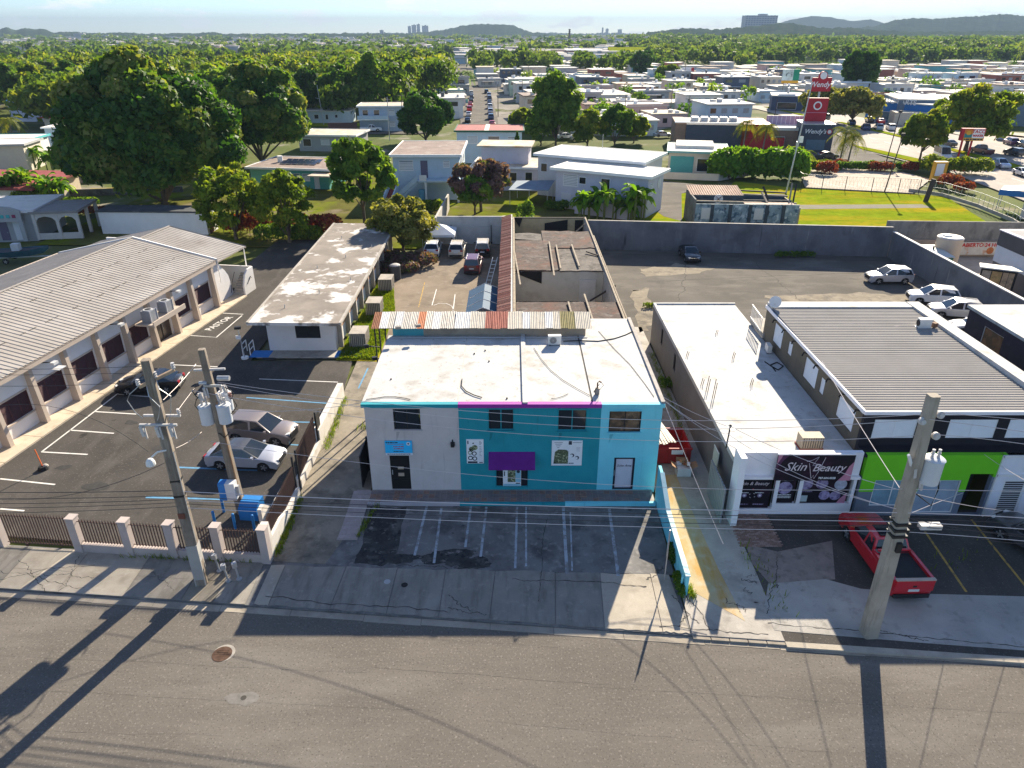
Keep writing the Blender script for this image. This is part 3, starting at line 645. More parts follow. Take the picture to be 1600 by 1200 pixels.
# roof equipment
ac_unit('air_conditioner', 'white air conditioner on the white roof by the rusty lean-to', (2.75,42.4,5.81), .05, 1.0)
vt = thing('service_mast', 'rusty service weatherhead standing on the white roof edge', 'mast', (4.75,35.3,5.8))
part('pipe', MB().tube([(0,0,0),(0,0,.75),(.08,0,.85),(.2,-.05,.8)],.045,6), M('rusty_pipe', (.16,.085,.05), .8, .3, 6), vt)
part('junction_box', MB().box(-.12,-.1,.05,.12,.1,.42), M('old_box', (.22,.20,.18), .7, .2, 5), vt)
part('loose_cable', MB().tube([(.2,-.05,.8),(.35,.1,.55),(.2,.2,.25),(-.05,.15,.05)],.015,5), rubber, vt); part('loose_cable', MB().tube([(.1,-.05,.7),(-.15,-.2,.4),(-.1,-.15,.1)],.015,5), rubber, vt)
def cable(label, pts, r=.02, name='roof_cable', m_=None, group=None):
    o0 = pts[0]; return single(name, MB().tube(pts, r, 5), m_ or rubber, label, 'cable', tuple(o0), group)
def rp(px, py, z=5.84): return tuple(G(px,py,z))
cable('dark curved cable lying on the second white roof section', [rp(722,592),rp(721,603),rp(728,611),rp(740,617),rp(753,621)], .03)
cable('thin dark cable along the front left roof edge', [rp(572,624),rp(588,622),rp(600,620),rp(618,620),rp(632,622),rp(641,624)], .02)
cable('thin cable running diagonally over the middle white roof', [rp(834,543),rp(845,560),rp(860,578),rp(880,594),rp(900,606),rp(922,618)], .015)
cable('thin cable crossing the white roof above the cyan front', [rp(935,517),rp(960,545),rp(985,570),rp(1008,600),rp(1022,620)], .015)
cable('black conduit looping from the air conditioner to the right roof edge', [rp(880,533),rp(905,532),rp(935,533),rp(960,529),rp(978,523),rp(992,516)], .035)
cable('pale conduit along the foot of the lean-to wall', [(-7.9,43.4,5.86),(-2,43.45,5.86),(2.3,43.4,5.86),(5.0,43.5,5.86)], .03, m_=M('pvc_grey', (.4,.41,.42), .6, .1, 3))
cable('short curl of cable on the third white roof section', [rp(861,623),rp(870,622),rp(880,619),rp(888,615)], .015)
for i, (px, py) in enumerate([(741,553),(758,548),(764,565),(611,593),(792,632-9),(929,612)]):
    g = G(px,py,5.8); part('roof_spot', MB().cyl(g.x,g.y,5.79,5.86,.05,7), rubber, mbld, True)
# lean-to behind the roof with patched corrugated sheets
lt = thing('lean_to', 'patchwork of rusty, white and red corrugated sheets over a lean-to', 'lean-to', (0,44,0))
part('wall', MB().box(-7.95,43.92,5.7,-5.9,44.05,6.45), M('teal_faded', (.06,.30,.34), .8, .12, 1), lt, True)
part('wall', MB().box(-5.9,43.92,5.7,4.9,44.05,6.45), M('tan_wall', (.30,.25,.19), .9, .15, 1, layers=[((.18,.15,.12), 1.4, .5, .8)]), lt, True)
rust = M('corrugated_rust', (.30,.115,.055), .85, .3, 3, layers=[((.42,.20,.10), 5, .5, .7, (6,.3,1))]); cgrey = M('corrugated_grey', (.30,.285,.27), .6, .2, 3, layers=[((.26,.13,.07), 3, .6, .8)], metal=.2)
ccream = M('corrugated_cream', (.62,.55,.44), .7, .12, 2, layers=[((.40,.22,.12), 3, .64, .8)]); cwhite = M('corrugated_white', (.74,.71,.66), .7, .1, 2, layers=[((.4,.25,.16), 4, .68, .85)])
cred = M('corrugated_red', (.36,.085,.055), .75, .2, 2, layers=[((.55,.33,.25), 4, .6, .75, (5,.4,1))]); corange = M('corrugated_orange', (.58,.17,.05), .7, .15, 2, layers=[((.6,.5,.4), 6, .62, .8)]); colive = M('corrugated_olive', (.30,.25,.10), .8, .2, 3)
seq = [rust,cwhite,cgrey,cwhite,cgrey,cgrey,corange,cgrey,cwhite,cgrey,cgrey,cwhite,cwhite,ccream,ccream,cred,cred,cred,ccream,ccream,cwhite,ccream,ccream,cwhite,ccream,colive,colive,ccream,ccream]
x = -9.3; q = random.Random(8); W = 14.5/len(seq)
for i, m_ in enumerate(seq):
    y0 = 43.55+q.uniform(-.06,.06); mb = MB(); zo = .012*(i % 2)+q.uniform(0,.01)
    corrug(mb, (x,y0,6.46+zo), (x+.02,45.35+q.uniform(-.12,.05),6.98+zo), (W+.05,0,0), .11, .016)
    part('corrugated_sheet', mb, m_, lt, True); x += W
for a in (-9.1,-8.4): part('post', MB().beam((a,43.7,0),(a,43.7,6.42),.08), darkmetal, lt, True)
for y in (43.75,45.2): part('purlin', MB().beam((-9.3,y,6.41+(y-43.75)*.29),(5.2,y,6.41+(y-43.75)*.29),.06), woodgrey, lt, True)
part('rear_post', MB().beam((-9.1,45.2,0),(-9.1,45.2,6.8),.09), darkmetal, lt, True); part('rear_post', MB().beam((5.0,45.2,0),(5.0,45.2,6.8),.09), darkmetal, lt, True)
for px, py in ((622,511),(653,508)):
    g = G(px,py,6.75); part('weight_stone', MB().obox((g.x,g.y,6.72),(.35,.25,.16),.3), M('old_box',(.1,.1,.1)), lt, True)
# flood lights on the left corner posts
for i, (px, py, lab) in enumerate([(575,541,'black floodlight on the lean-to post over the driveway'),(588,560,'lower black floodlight beside the left roof edge')]):
    p = AY(px,py,43.0 if i == 0 else 40.5); fl = thing('floodlight', lab, 'floodlight', tuple(p))
    part('arm', MB().beam((.0,0,0),(.75,.2,-.15),.06), darkmetal, fl); part('head', MB().obox((-.1,0,0),(.3,.2,.22),.3), darkmetal, fl)
# cyan screen wall at the right side of the parking pad
sw = thing('boundary_wall', 'low cyan wall sloping down beside the parking pad', 'wall', (8.2,30,0))
prof = [(33.4,-.1),(33.4,2.35),(32.7,2.3),(30.5,1.35),(27.2,1.15),(25.75,1.15),(25.75,-.1)]
part('panel', MB().sideprism(prof, ((8.16,0,0),(8.32,0,0),(0,1,0))), cyan, sw, True)
part('coping', MB().beam((8.24,25.72,1.18),(8.24,30.5,1.39),.24,.06), M('cyan_pale', (.42,.62,.66), .7, .1, 2), sw, True); part('coping', MB().beam((8.24,30.5,1.39),(8.24,32.7,2.34),.24,.06), MATS['cyan_pale'], sw, True)
part('edge_board', MB().beam((8.04,25.95,.0),(8.04,25.95,1.05),.1,.06), cyan, sw, True)

# ================================================================ ruin behind
cream = M('cream_wall', (.46,.40,.29), .9, .12, 1, layers=[((.30,.25,.18), 1.4, .52, .8), ((.20,.17,.13), 2.2, .62, .85)])
ruinroof = M('ruin_roof', (.075,.052,.044), .95, .3, .8, layers=[((.15,.125,.11), .9, .52, .68), ((.025,.02,.018), 1.8, .52, .68), ((.12,.05,.032), .45, .5, .7), ((.20,.17,.15), 3.2, .62, .72)], bump=.5, bscale=10)
burnt = M('burnt_boards', (.018,.016,.016), .95, .3, 4)
rn = thing('ruined_building', 'roofless ruin with collapsed brown roof and loose rafters behind the lean-to', 'ruin', (4.5,67,0))
part('wall', MB().box(0.05,47.1,0,.3,88,3.3), cream, rn, True)
part('wall', MB().box(8.9,47.1,0,9.12,88,3.3), concrete, rn, True)
part('rear_wall', MB().box(.3,87.8,0,8.9,88.02,3.3), M('yellow_wall', (.52,.40,.22), .9, .12, 1, layers=[((.34,.25,.14), 1.1, .52, .8)]), rn, True)
part('wall', MB().box(.3,66.7,0,8.9,66.9,3.1), M('pale_wall', (.52,.49,.42), .9, .08, 1, layers=[((.35,.30,.24), .7, .55, .8)]), rn, True)
part('wall', MB().box(.3,57.2,0,8.9,57.4,3.1), cream, rn, True)
part('floor', MB().box(.3,57.4,-.1,8.9,87.8,.03), M('rubble_floor', (.10,.085,.07), .95, .4, 1.2, bump=.6, bscale=5), rn, True)
q = random.Random(21)
def ragged(x0, x1, y0, y1, z, n=14, jag=.35, tilt=0.0):
    a = [(x0+(x1-x0)*i/n, y0+q.uniform(-jag,jag)) for i in range(n+1)]; b = [(x1-(x1-x0)*i/n, y1+q.uniform(-jag,jag)) for i in range(n+1)]
    return a+b
def rslab(pts, z, th, m_): part('roof_slab', MB().prism(pts, z-th, z), m_, rn, True)
rslab(ragged(.35,8.95,47.3,57.45,3.25,14,.06), 3.3, .14, ruinroof)
rslab(ragged(.35,4.6,66.6,77.5,3.25,8,.12), 3.28, .14, ruinroof)
rslab(ragged(4.65,8.9,66.6,74.3,3.25,8,.12), 3.22, .14, M('ruin_roof_grey', (.125,.108,.095), .95, .3, .8, layers=[((.05,.042,.037), 1.0, .5, .66), ((.19,.17,.15), 2, .56, .72)], bump=.5, bscale=10))
rslab(ragged(3.4,8.9,74.4,81.5,3.25,10,.3), 3.30, .12, ruinroof)
rslab([(.35,78.5),(1.8,78.1),(3.4,77.6),(3.4,80.6),(1.9,81.2),(.35,80.9)], 3.2, .1, MATS['ruin_roof_grey'])
for i, (a, b, y, z0, z1) in enumerate([(.4,2.9,66.62,1.9,3.15)]):
    part('hanging_board', MB().prism([(.45,66.6),(2.9,66.6),(2.9,66.66),(.45,66.66)], [2.9,1.9,1.9,2.9], [3.1,3.1,3.1,3.1]), burnt, rn, True)
part('hanging_board', MB().prism([(4.05,87.72),(6.9,87.72),(6.9,87.79),(4.05,87.79)], [1.0]*4, [2.7,3.15,3.15,2.7]), burnt, rn, True)
part('hanging_board', MB().box(7.8,87.72,1.0,8.8,87.79,3.1), burnt, rn, True)
for a, b in [((804,395),(813,445)),((858,378),(866,431)),((869,383),(876,420)),((893,382),(905,416)),((888,472),(893,490)),((913,460),(926,500))]:
    p = G(a[0],a[1],3.45); r_ = G(b[0],b[1],3.42); part('rafter', MB().beam(p,r_,.14,.12), woodgrey, rn, True)
part('rafter', MB().beam(G(962,446,2.6),G(922,470,1.0),.16,.14), M('charred_timber', (.05,.04,.035), .9, .3, 4), rn, True)
part('rafter', MB().beam(G(914,350,3.2),G(900,362,2.2),.16,.14), woodgrey, rn, True)
part('rafter', MB().beam(G(916,393,3.4),G(940,401,3.3),.12,.12), MATS['charred_timber'], rn, True)
part('wall_plate', MB().beam((9.0,47.2,3.4),(9.05,87.9,3.4),.16,.12), woodgrey, rn, True); part('wall_plate', MB().beam((9.3,47.2,3.15),(9.3,80,3.15),.1,.16), woodgrey, rn, True)
part('wall_plate', MB().beam((.18,47.2,3.4),(.2,87.9,3.4),.16,.14), woodgrey, rn, True)
part('coping', MB().beam((.3,87.9,3.36),(8.9,87.9,3.36),.26,.1), MATS['charred_timber'], rn, True)
part('tarp_scrap', MB().poly([(.2,87.6,3.45),(1.3,87.5,3.35),(.9,87.4,2.3)]), burnt, rn, True)
dm = M('old_door_white', (.55,.53,.49), .8, .1, 2)
part('doorway', MB().box(6.6,66.55,.02,8.2,66.69,2.3), dm, rn, True)
# tiled side roof and gravel strip
tr = thing('tiled_side_roof', 'long narrow roof of red barrel tiles beside the ruin', 'tiled roof', (-.6,67,0))
part('backing', MB().prism([(-1.25,47.2),(-.12,47.2),(-.12,88),(-1.25,88)], 3.3, [3.42,3.78,3.78,3.42]), concrete, tr, True)
part('wall', MB().box(-1.1,47.3,0,-.95,87.9,3.32), cream, tr, True)
part('gutter_strip', MB().box(-.12,47.2,3.2,.04,88,3.75), whiteroof, tr, True)
mbt = MB(); pts = []
for i in range(5):
    t = PI*i/4; pts.append((-.13*math.cos(t), .075*math.sin(t)))
mbt.add([( -.58, y_, z_) for y_, z_ in pts]+[(.58, y_, z_+.32) for y_, z_ in pts], [(i,i+1,6+i,5+i) for i in range(4)]+[(0,1,2,3,4),(9,8,7,6,5)])
tiles = [mesh_of('tile', mbt, m_) for m_ in (M('tile_red', (.20,.062,.048), .85, .2, 5), M('tile_red_dark', (.14,.048,.04), .85, .2, 5), M('tile_pale', (.30,.14,.11), .85, .2, 5))]
for i in range(150):
    share('roof_tile', q.choice(tiles), tr, (-.68+.6-.0+q.uniform(-.015,.015)-.0, 47.4+i*.27-67, 3.44+q.uniform(-.01,.01)))
# ================================================================ church on the left
CA = R(8.443); cu_ = (math.sin(CA), math.cos(CA)); co = (-32.6, 39.9)
# local frame of the church: x along the long wall (away from the street), y to the left, turned with the thing
church = thing('church_hall', 'long white hall with ribbed gable roof, beige pilasters and maroon louvred windows', 'building', (co[0],co[1],0), R(90)-CA)
beige = M('beige_trim', (.46,.38,.31), .85, .06, 1); chwhite = M('hall_white', (.70,.68,.66), .85, .05, .8)
maroon = M('maroon_louvre', (.075,.028,.03), .7, .15, 3); ribroof = M('ribbed_roof_light', (.33,.30,.27), .8, .08, .5, layers=[((.24,.21,.185), .7, .56, .80), ((.40,.37,.34), .25, .5, .7), ((.18,.13,.10), 2.2, .66, .78)], spec=.08)
ribroof_b = M('ribbed_roof_dull', (.27,.25,.235), .8, .12, .5, layers=[((.36,.33,.31), 1.1, .55, .8)], spec=.08)
U0, U1 = -34.0, 25.9
pil = [-3.9,-.7,2.55,5.8,9.1,12.35,15.55,18.75,21.9,25.5]
ops = []
bays = [(pil[i],pil[i+1]) for i in range(len(pil)-1)]
for i, (a, b) in enumerate(bays):
    if i == 6: ops.append((a+.5-U0,b-.35-U0,.05,2.55))
    else: ops.append((a+.45-U0,b-.3-U0,1.15,2.7))
# the wall faces -y in the local frame, thickness goes to +y
mb = MB(); facade(mb, (U0,0), (1,0), U1-U0, 0, 4.5, .25, ops); part('side_wall', mb, chwhite, church)
part('side_wall', MB().box(U0,15.0,0,U1,15.25,4.5), chwhite, church)
mb = MB(); mb.add([(U1-.2,0.25,0),(U1-.2,15,0),(U1-.2,15,4.5),(U1-.2,7.5,6.25),(U1-.2,.25,4.5)], [(0,1,2,3,4)]); part('gable_wall', mb, chwhite, church)
for i, a in enumerate(pil):
    part('pilaster', MB().sideprism([(-.62,0),(.0,0),(.0,4.45),(-.35,4.45)], ((a-.16,0,0),(a+.16,0,0),(0,1,0))), beige, church)
for i, (a, b) in enumerate(bays):
    if i == 6:
        d = part('door', MB().box(a+.5,.1,.05,b-.35,.16,2.55), M('brown_glass_door', (.05,.035,.028), .2, .2, 2, spec=.6), church)
        part('door_frame', MB().box((a+b)/2-.03,.06,.05,(a+b)/2+.05,.1,2.55), wframe, d); part('door_handle', MB().box((a+b)/2+.12,.03,1.0,(a+b)/2+.15,.08,1.5), galv, d)
    else:
        w0, w1 = a+.45, b-.3; mb = MB()
        for A in ((w0,w0+.05,1.15,2.7),(w1-.05,w1,1.15,2.7),(w0,w1,1.15,1.2),(w0,w1,2.65,2.7)): mb.box(A[0],.04,A[2],A[1],.14,A[3])
        for k in range(1,3): c = w0+(w1-w0)*k/3; mb.box(c-.025,.05,1.2,c+.025,.13,2.65)
        w = part('window', mb, maroon, church)
        for k in range(3):
            b0 = w0+.05+(w1-w0-.1)*k/3; b1 = w0+.05+(w1-w0-.1)*(k+1)/3; mb = MB()
            for j in range(14):
                z = 1.22+j*.102; mb.add([(b0+.02,.05,z),(b1-.02,.05,z),(b1-.02,.11,z+.085),(b0+.02,.11,z+.085)], [(0,1,2,3)])
            part('louvres', mb, maroon, w)
        part('sill', MB().box(w0-.1,-.1,1.06,w1+.1,.04,1.14), beige, church)
        part('lintel_panel', MB().box(w0,-.03,2.72,w1,.0,2.84), beige, church)
def rib_roof(par, u0, u1, v_e0, z_e0, v_r, z_r, v_e1, z_e1, m0, m1, pitch=.42):
    def slope(va, za, vb, zb, m_, nm):
        pts = []; fs = []; u = u0; n = 0; rows = []
        while u < u1-.01:
            for du, h in ((0,0),(.30*pitch,0),(.40*pitch,.034),(.85*pitch,.034),(.95*pitch,0)):
                if u+du <= u1: rows.append((u+du, h))
            u += pitch
        rows.append((u1,0)); mb = MB(); P = []
        for uu, h in rows: P += [(uu,va,za+h),(uu,vb,zb+h)]
        mb.add(P, [(2*i,2*i+2,2*i+3,2*i+1) for i in range(len(rows)-1)]); part(nm, mb, m_, par)
    slope(v_e0, z_e0, v_r, z_r, m0, 'roof_slope'); slope(v_r, z_r, v_e1, z_e1, m1, 'roof_slope')
    part('ridge_cap', MB().box(u0,v_r-.12,z_r+.03,u1,v_r+.12,z_r+.08), m0, par)
    # underside and barge board
    part('soffit', MB().add([(u0,v_e0,z_e0-.05),(u1,v_e0,z_e0-.05),(u1,v_r,z_r-.05),(u0,v_r,z_r-.05),(u1,v_e1,z_e1-.05),(u0,v_e1,z_e1-.05)], [(3,2,1,0),(5,4,2,3)]), beige, par)
rib_roof(church, U0, U1+.15, -.75, 4.6, 7.5, 6.4, 15.8, 4.55, ribroof, ribroof_b)
q = random.Random(31)
for v_ in (2.1,5.0):
    mb = MB(); u = U0
    while u < U1-1:
        w = q.uniform(.25,.9); z = 4.6+(v_+.75)/8.25*1.8; mb.box(u,v_-.03,z+.036,u+w,v_+.05,z+.05); u += w+q.uniform(.1,1.6)
    part('sheet_lap', mb, M('lap_dark', (.10,.09,.08), .9, .2, 3), church)
part('eave_beam', MB().box(U0,-.72,4.2,U1+.1,-.4,4.52), beige, church)
part('eave_beam', MB().box(U0,15.5,4.2,U1+.1,15.9,4.6), beige, church)
for sgn in (0,1):
    a, za, b, zb = (-.75,4.6,7.5,6.4) if sgn == 0 else (7.5,6.4,15.8,4.55)
    part('barge_board', MB().add([(U1+.12,a,za-.35),(U1+.12,b,zb-.35),(U1+.12,b,zb+.12),(U1+.12,a,za+.12),(U1+.3,a,za-.35),(U1+.3,b,zb-.35),(U1+.3,b,zb+.12),(U1+.3,a,za+.12)], [(0,1,2,3),(7,6,5,4),(3,2,6,7),(1,0,4,5)]), chwhite, church)
# rear annex with lower roof, carport posts and curved stair wall
annex = thing('rear_annex', 'lower ribbed roof annex with curved white stair wall behind the hall', 'annex', (co[0]+cu_[0]*29, co[1]+cu_[1]*29, 0), R(90)-CA)
rib_roof(annex, -2.7, 3.4, -.4, 4.15, 7.7, 5.95, 16.0, 4.1, ribroof, ribroof_b)
part('wall', MB().box(-2.6,4.2,0,3.2,4.4,4.9), chwhite, annex); part('wall', MB().box(3.0,4.4,0,3.2,15,4.6), chwhite, annex); part('wall', MB().box(-2.6,15.0,0,3.2,15.2,4.2), chwhite, annex)
for u in (3.2,): 
    for v in (-.2,): part('post', MB().beam((u,v,0),(u,v,4.1),.09), white, annex)
part('post', MB().beam((-2.0,-.2,2.0),(-2.0,-.2,4.1),.09), white, annex)
part('barge_board', MB().add([(3.42,-.4,3.98),(3.42,7.7,5.78),(3.42,7.7,6.03),(3.42,-.4,4.22)], [(0,1,2,3)]), beige, annex)
part('stair_wall', MB().sideprism([(-2.6,0),(-2.6,4.0),(-1.7,4.0),(-1.2,3.3),(-.7,2.9),(-.2,2.2),(.1,1.0),(.25,0)], ((0,.0,0),(0,.18,0),(1,0,0))), chwhite, annex)
part('stair_wall', MB().sideprism([(.2,0),(.2,1.0),(.7,2.0),(1.3,2.4),(2.4,2.4),(2.4,0)], ((0,-1.3,0),(0,-1.12,0),(1,0,0))), chwhite, annex)
part('stair_wall', MB().box(2.3,-1.12,0,2.48,4.2,2.4), chwhite, annex)
for k in range(9): part('step', MB().box(-.1+.27*k,-1.12,0,.17+.27*k,.0,.19*(k+1)), concrete, annex)
part('handrail', MB().tube([(-.3,-.08,.4),(.1,-.08,1.3),(.9,-.08,2.2)], .03, 5), darkmetal, annex); part('handrail', MB().tube([(.8,-1.35,1.0),(1.6,-1.35,1.6),(1.7,-1.35,1.4)], .03, 5), darkmetal, annex)
# air-conditioner ledge
lg = part('ledge', MB().box(13.1,-2.2,2.95,17.6,-.6,3.1), beige, church); part('ledge_rim', MB().box(13.1,-2.3,2.95,17.6,-2.2,3.35), beige, church)
for k, u in enumerate((14.0,16.2)):
    c = (co[0]+cu_[0]*u+cu_[1]*1.4, co[1]+cu_[1]*u-cu_[0]*1.4, 3.1)
    t = thing('condenser', ('nearer' if k == 0 else 'farther')+' of two square condensers on the beige ledge of the hall', 'air conditioner', c, R(90)-CA, 'condensers on the hall ledge')
    part('casing', MB().box(-.42,-.42,0,.42,.42,.95), M('condenser_grey', (.24,.25,.27), .6, .15, 3), t)
    for s_ in (-1,1): part('corner_rail', MB().box(s_*.44-.03,-.45,0,s_*.44+.03,-.38,1.0), M('condenser_light', (.5,.5,.5), .5, .1, 3), t)
    part('top_grille', MB().cyl(0,0,.95,1.0,.36,16), M('condenser_light', (.5,.5,.5), .5, .1, 3), t); part('fan_well', MB().cyl(0,0,1.0,1.01,.25,14), darkmetal, t)
for k, (u, lab) in enumerate(((3.9,'grey floodlight with panel under the nearest hall eave'),(18.8,'white floodlight arm at the far end of the hall eave'),(11.0,'thin dark light bracket on the hall wall between pilasters'))):
    c = (co[0]+cu_[0]*u+cu_[1]*.5, co[1]+cu_[1]*u-cu_[0]*.5, 3.9)
    t = thing('eave_light', lab, 'floodlight', c, R(90)-CA)
    part('arm', MB().beam((0,.4,0),(0,-.5,.1),.06), darkmetal, t); part('head', MB().obox((0,-.6,.05),(.45,.3,.18)), M('condenser_light', (.5,.5,.5), .5, .1, 3), t)
    if k == 0: part('solar_panel', MB().obox((-.1,-.95,-.25),(.7,.55,.05)), M('light_panel', (.55,.55,.55), .4, .1, 4), t)
# footpath
walkm = M('hall_path', (.50,.42,.32), .9, .12, .7, layers=[((.36,.29,.21), 1.5, .5, .8)])
_cp = lambda a, v: (co[0]+cu_[0]*a+cu_[1]*v, co[1]+cu_[1]*a-cu_[0]*v)
pth = struct('footpath', MB().prism([_cp(-34,-.05),_cp(-34,1.5),_cp(29,1.5),_cp(29,-.05)][::-1], -.1, .06), walkm)
for k in range(20):
    a0 = -34+k*3.15; P = [_cp(a0+.02,1.55),_cp(a0+3.13,1.55),_cp(a0+3.13,-.06),_cp(a0+.02,-.06)]
    part('path_slab', MB().prism(P, -.05, .10+.003*(k % 3)), walkm, pth)

# ================================================================ flat-roofed block
flat = thing('flat_block', 'single-storey white block with blotchy stained flat roof', 'building', (-17.5,66,0))
stroof = M('stained_roof', (.225,.195,.165), .95, .2, .5, layers=[((.62,.59,.56), .33, .53, .60), ((.13,.11,.09), .8, .58, .8), ((.72,.70,.68), .55, .60, .68), ((.25,.13,.09), .4, .68, .78)], bump=.3, bscale=8)
mb = MB(); facade(mb, (-20.3,54.6), (1,0), 5.6, 0, 3.05, .2, [(2.35,4.4,1.15,2.7)]); part('front_wall', mb, chwhite, flat, True)
window(flat, (-20.3,54.6), (1,0), 2.35, 4.4, 1.15, 2.7, 'louver', True, 2, pane=M('dark_louvre', (.02,.02,.022), .5, .1, 4), frame=wframe)
part('side_wall', MB().box(-20.3,54.8,0,-20.1,84.5,3.05), chwhite, flat, True); part('rear_wall', MB().box(-20.1,84.3,0,-14.9,84.5,3.05), chwhite, flat, True)
ops = [(2.0+i*3.1,3.9+i*3.1,1.2,2.5) for i in range(8)]
mb = MB(); facade(mb, (-14.7,54.8), (0,1), 29.7, 0, 3.05, .2, ops); part('side_wall', mb, chwhite, flat, True)
tanw = M('tan_louvre', (.38,.22,.13), .7, .2, 2)
for o_ in ops: window(flat, (-14.5,54.8), (0,1), o_[0], o_[1], o_[2], o_[3], 'louver', True, 1, pane=tanw, frame=tanw) if False else None
for o_ in ops:
    mb = MB(); mb.box(-14.78,54.8+o_[0],1.2,-14.7,54.8+o_[1],2.5); w = part('window', mb, wframe, flat, True); mb = MB()
    for j in range(10): mb.box(-14.71,54.85+o_[0],1.25+j*.12,-14.66,54.75+o_[1],1.34+j*.12)
    part('louvres', mb, tanw, w, True)
for i in range(10): part('pilaster', MB().box(-14.68,55.4+i*3.1,0,-14.3,55.6+i*3.1,3.05), concrete, flat, True)
part('roof_slab', MB().prism([(-21.1,52.7),(-13.6,52.5),(-13.9,85.3),(-21.5,85.3)], 3.05, 3.3), stroof, flat, True)
part('roof_edge', MB().prism([(-21.12,52.6),(-20.95,52.6),(-21.35,85.3),(-21.55,85.3)], 3.2, 3.36), concrete, flat, True); part('roof_edge', MB().prism([(-13.75,52.5),(-13.56,52.5),(-13.86,85.3),(-14.05,85.3)], 3.2, 3.36), concrete, flat, True)
for i in range(7):
    qq = random.Random(i); part('vent_pipe', MB().tube([(-20.3+qq.uniform(0,6),55+i*4,3.3),(-20.3+qq.uniform(0,6),55+i*4,3.55)] if False else [(-19+i%3*2.0,56+i*3.7,3.28),(-19+i%3*2.0,56+i*3.7,3.62)], .04, 6), galv, flat, True)
part('slab', MB().box(-21.0,53.2,-.05,-12.9,54.6,.05), concrete, flat, True)
for (a, b) in ((-21.6,-20.0),(-14.6,-12.4)): part('blue_mat', MB().box(a,53.15,.05,b,54.55,.062), bluepaint, flat, True)
rl = thing('railing', 'white pipe railing by the blue mat of the flat block', 'railing', (-21.6,53.6,0))
for x_, y_ in ((0,0),(0,1.0),(-.6,0),(-.6,1.0)): part('post', MB().beam((x_,y_,0),(x_,y_,1.0),.06), white, rl)
for x_ in (0,-.6): part('rail', MB().beam((x_,0,1.0),(x_,1.0,1.0),.06), white, rl); part('rail', MB().beam((x_,0,.5),(x_,1.0,.5),.05), white, rl)
lp = thing('sign_post', 'slim floodlight post with concrete foot by the flat block', 'lamp', tuple(G(383,560)))
part('foot', MB().cyl(0,0,0,.15,.3,12), white, lp); part('pole', MB().beam((0,0,.1),(-.15,0,2.6),.06), galv, lp); part('head', MB().obox((-.15,0,2.7),(.5,.3,.2),.2), darkmetal, lp)
part('panel', MB().obox((-.2,-.1,1.9),(.4,.05,.3)), white, lp)
for i, y in enumerate((56.0,63.5,70.5)):
    t = thing('caged_condenser', ['first','second','third'][i]+' ribbed concrete-grey condenser cage from the front beside the flat block', 'air conditioner', (-13.0,y,0), 0, 'condenser cages beside the flat block')
    part('casing', MB().box(-.6,-.85,.05,.6,.85,1.25), M('cage_inside', (.12,.115,.10), .8, .2, 3), t)
    mb = MB()
    for k in range(9): mb.box(-.66+k*.165-.035,-.92,.0,-.66+k*.165+.035,-.86,1.3)
    part('cage_bars', mb, concrete, t); mb = MB()
    for k in range(11): mb.box(.61,-.85+k*.17-.03,.0,.67,-.85+k*.17+.03,1.3)
    part('cage_bars', mb, concrete, t); part('lid', MB().box(-.68,-.93,1.3,.68,.9,1.36), concrete, t)
tk = thing('water_drum', 'dark ribbed drum with pale lid beyond the condenser cages', 'drum', (-12.6,74.0,0))
part('body', MB().cyl(0,0,0,1.5,.6,14), M('drum_dark', (.05,.055,.06), .6, .2, 3), tk); part('lid', MB().dome(0,0,1.5,.6,.2,14), M('drum_lid', (.35,.34,.34), .7, .2, 4), tk)

# ================================================================ street fence of the left lot
pinkish = M('fence_plaster', (.44,.375,.345), .85, .08, 1, layers=[((.34,.285,.26), .9, .55, .8)])
iron = M('brown_iron', (.075,.045,.038), .7, .2, 4)
fn = thing('street_fence', 'beige pillar fence with brown iron pickets along the pavement', 'fence', (-18,28.8,0))
pl = [(-22.25,29.08),(-19.5,28.82),(-17.15,28.6),(-14.75,28.4),(-12.35,28.2)]
def pillar(par, x, y, h, w=.42, rz=-.085):
    return part('pillar', MB().obox((x,y,h/2-.05),(w,w,h+.1),rz).obox((x,y,h+.03),(w+.06,w+.06,.06),rz), pinkish, par, True)
for i, (x_, y_) in enumerate(pl): pillar(fn, x_, y_, 2.05)
def pickets(par, a, b, z0, z1, gap=.15):
    a = Vector(a); b = Vector(b); L = (b-a).length; n = int(L/gap)
    for i in range(1,n):
        p = a+(b-a)*i/n; share('picket', PICK, par, (p.x-ORG[par.name][0],p.y-ORG[par.name][1],z0), 0, (1,1,(z1-z0)))
    for z in (z0+.08,z1-.14): part('rail', MB().beam((a.x,a.y,z),(b.x,b.y,z),.04,.03), iron, par, True)
PICK = mesh_of('picket', MB().box(-.028,-.012,0,.028,.012,.96).add([(-.02,-.02,.96),(.02,-.02,.96),(.02,.02,.96),(-.02,.02,.96),(0,0,1.04)], [(0,1,4),(1,2,4),(2,3,4),(3,0,4)]), iron)
for i in range(4):
    a = Vector((pl[i][0]+.21,pl[i][1]-.02,0)); b = Vector((pl[i+1][0]-.21,pl[i+1][1]+.02,0)); L = (b-a).length; rz = math.atan2(b.y-a.y,b.x-a.x)
    part('plinth', MB().obox(((a.x+b.x)/2,(a.y+b.y)/2,.22),(L,.3,.5),rz), pinkish, fn, True)
    pickets(fn, a, b, .5, 1.95)
gt = thing('sliding_gate', 'brown iron sliding gate beside the leftmost fence pillar', 'gate', (-24.4,29.3,0))
pickets(gt, (-26.3,29.52), (-22.5,29.2), .1, 2.0, .15)
for x_ in (-25.2,-23.4): part('wheel', MB().disc((x_,29.35,.1), .1, (0,1,0), .05, 12), iron, gt, True)
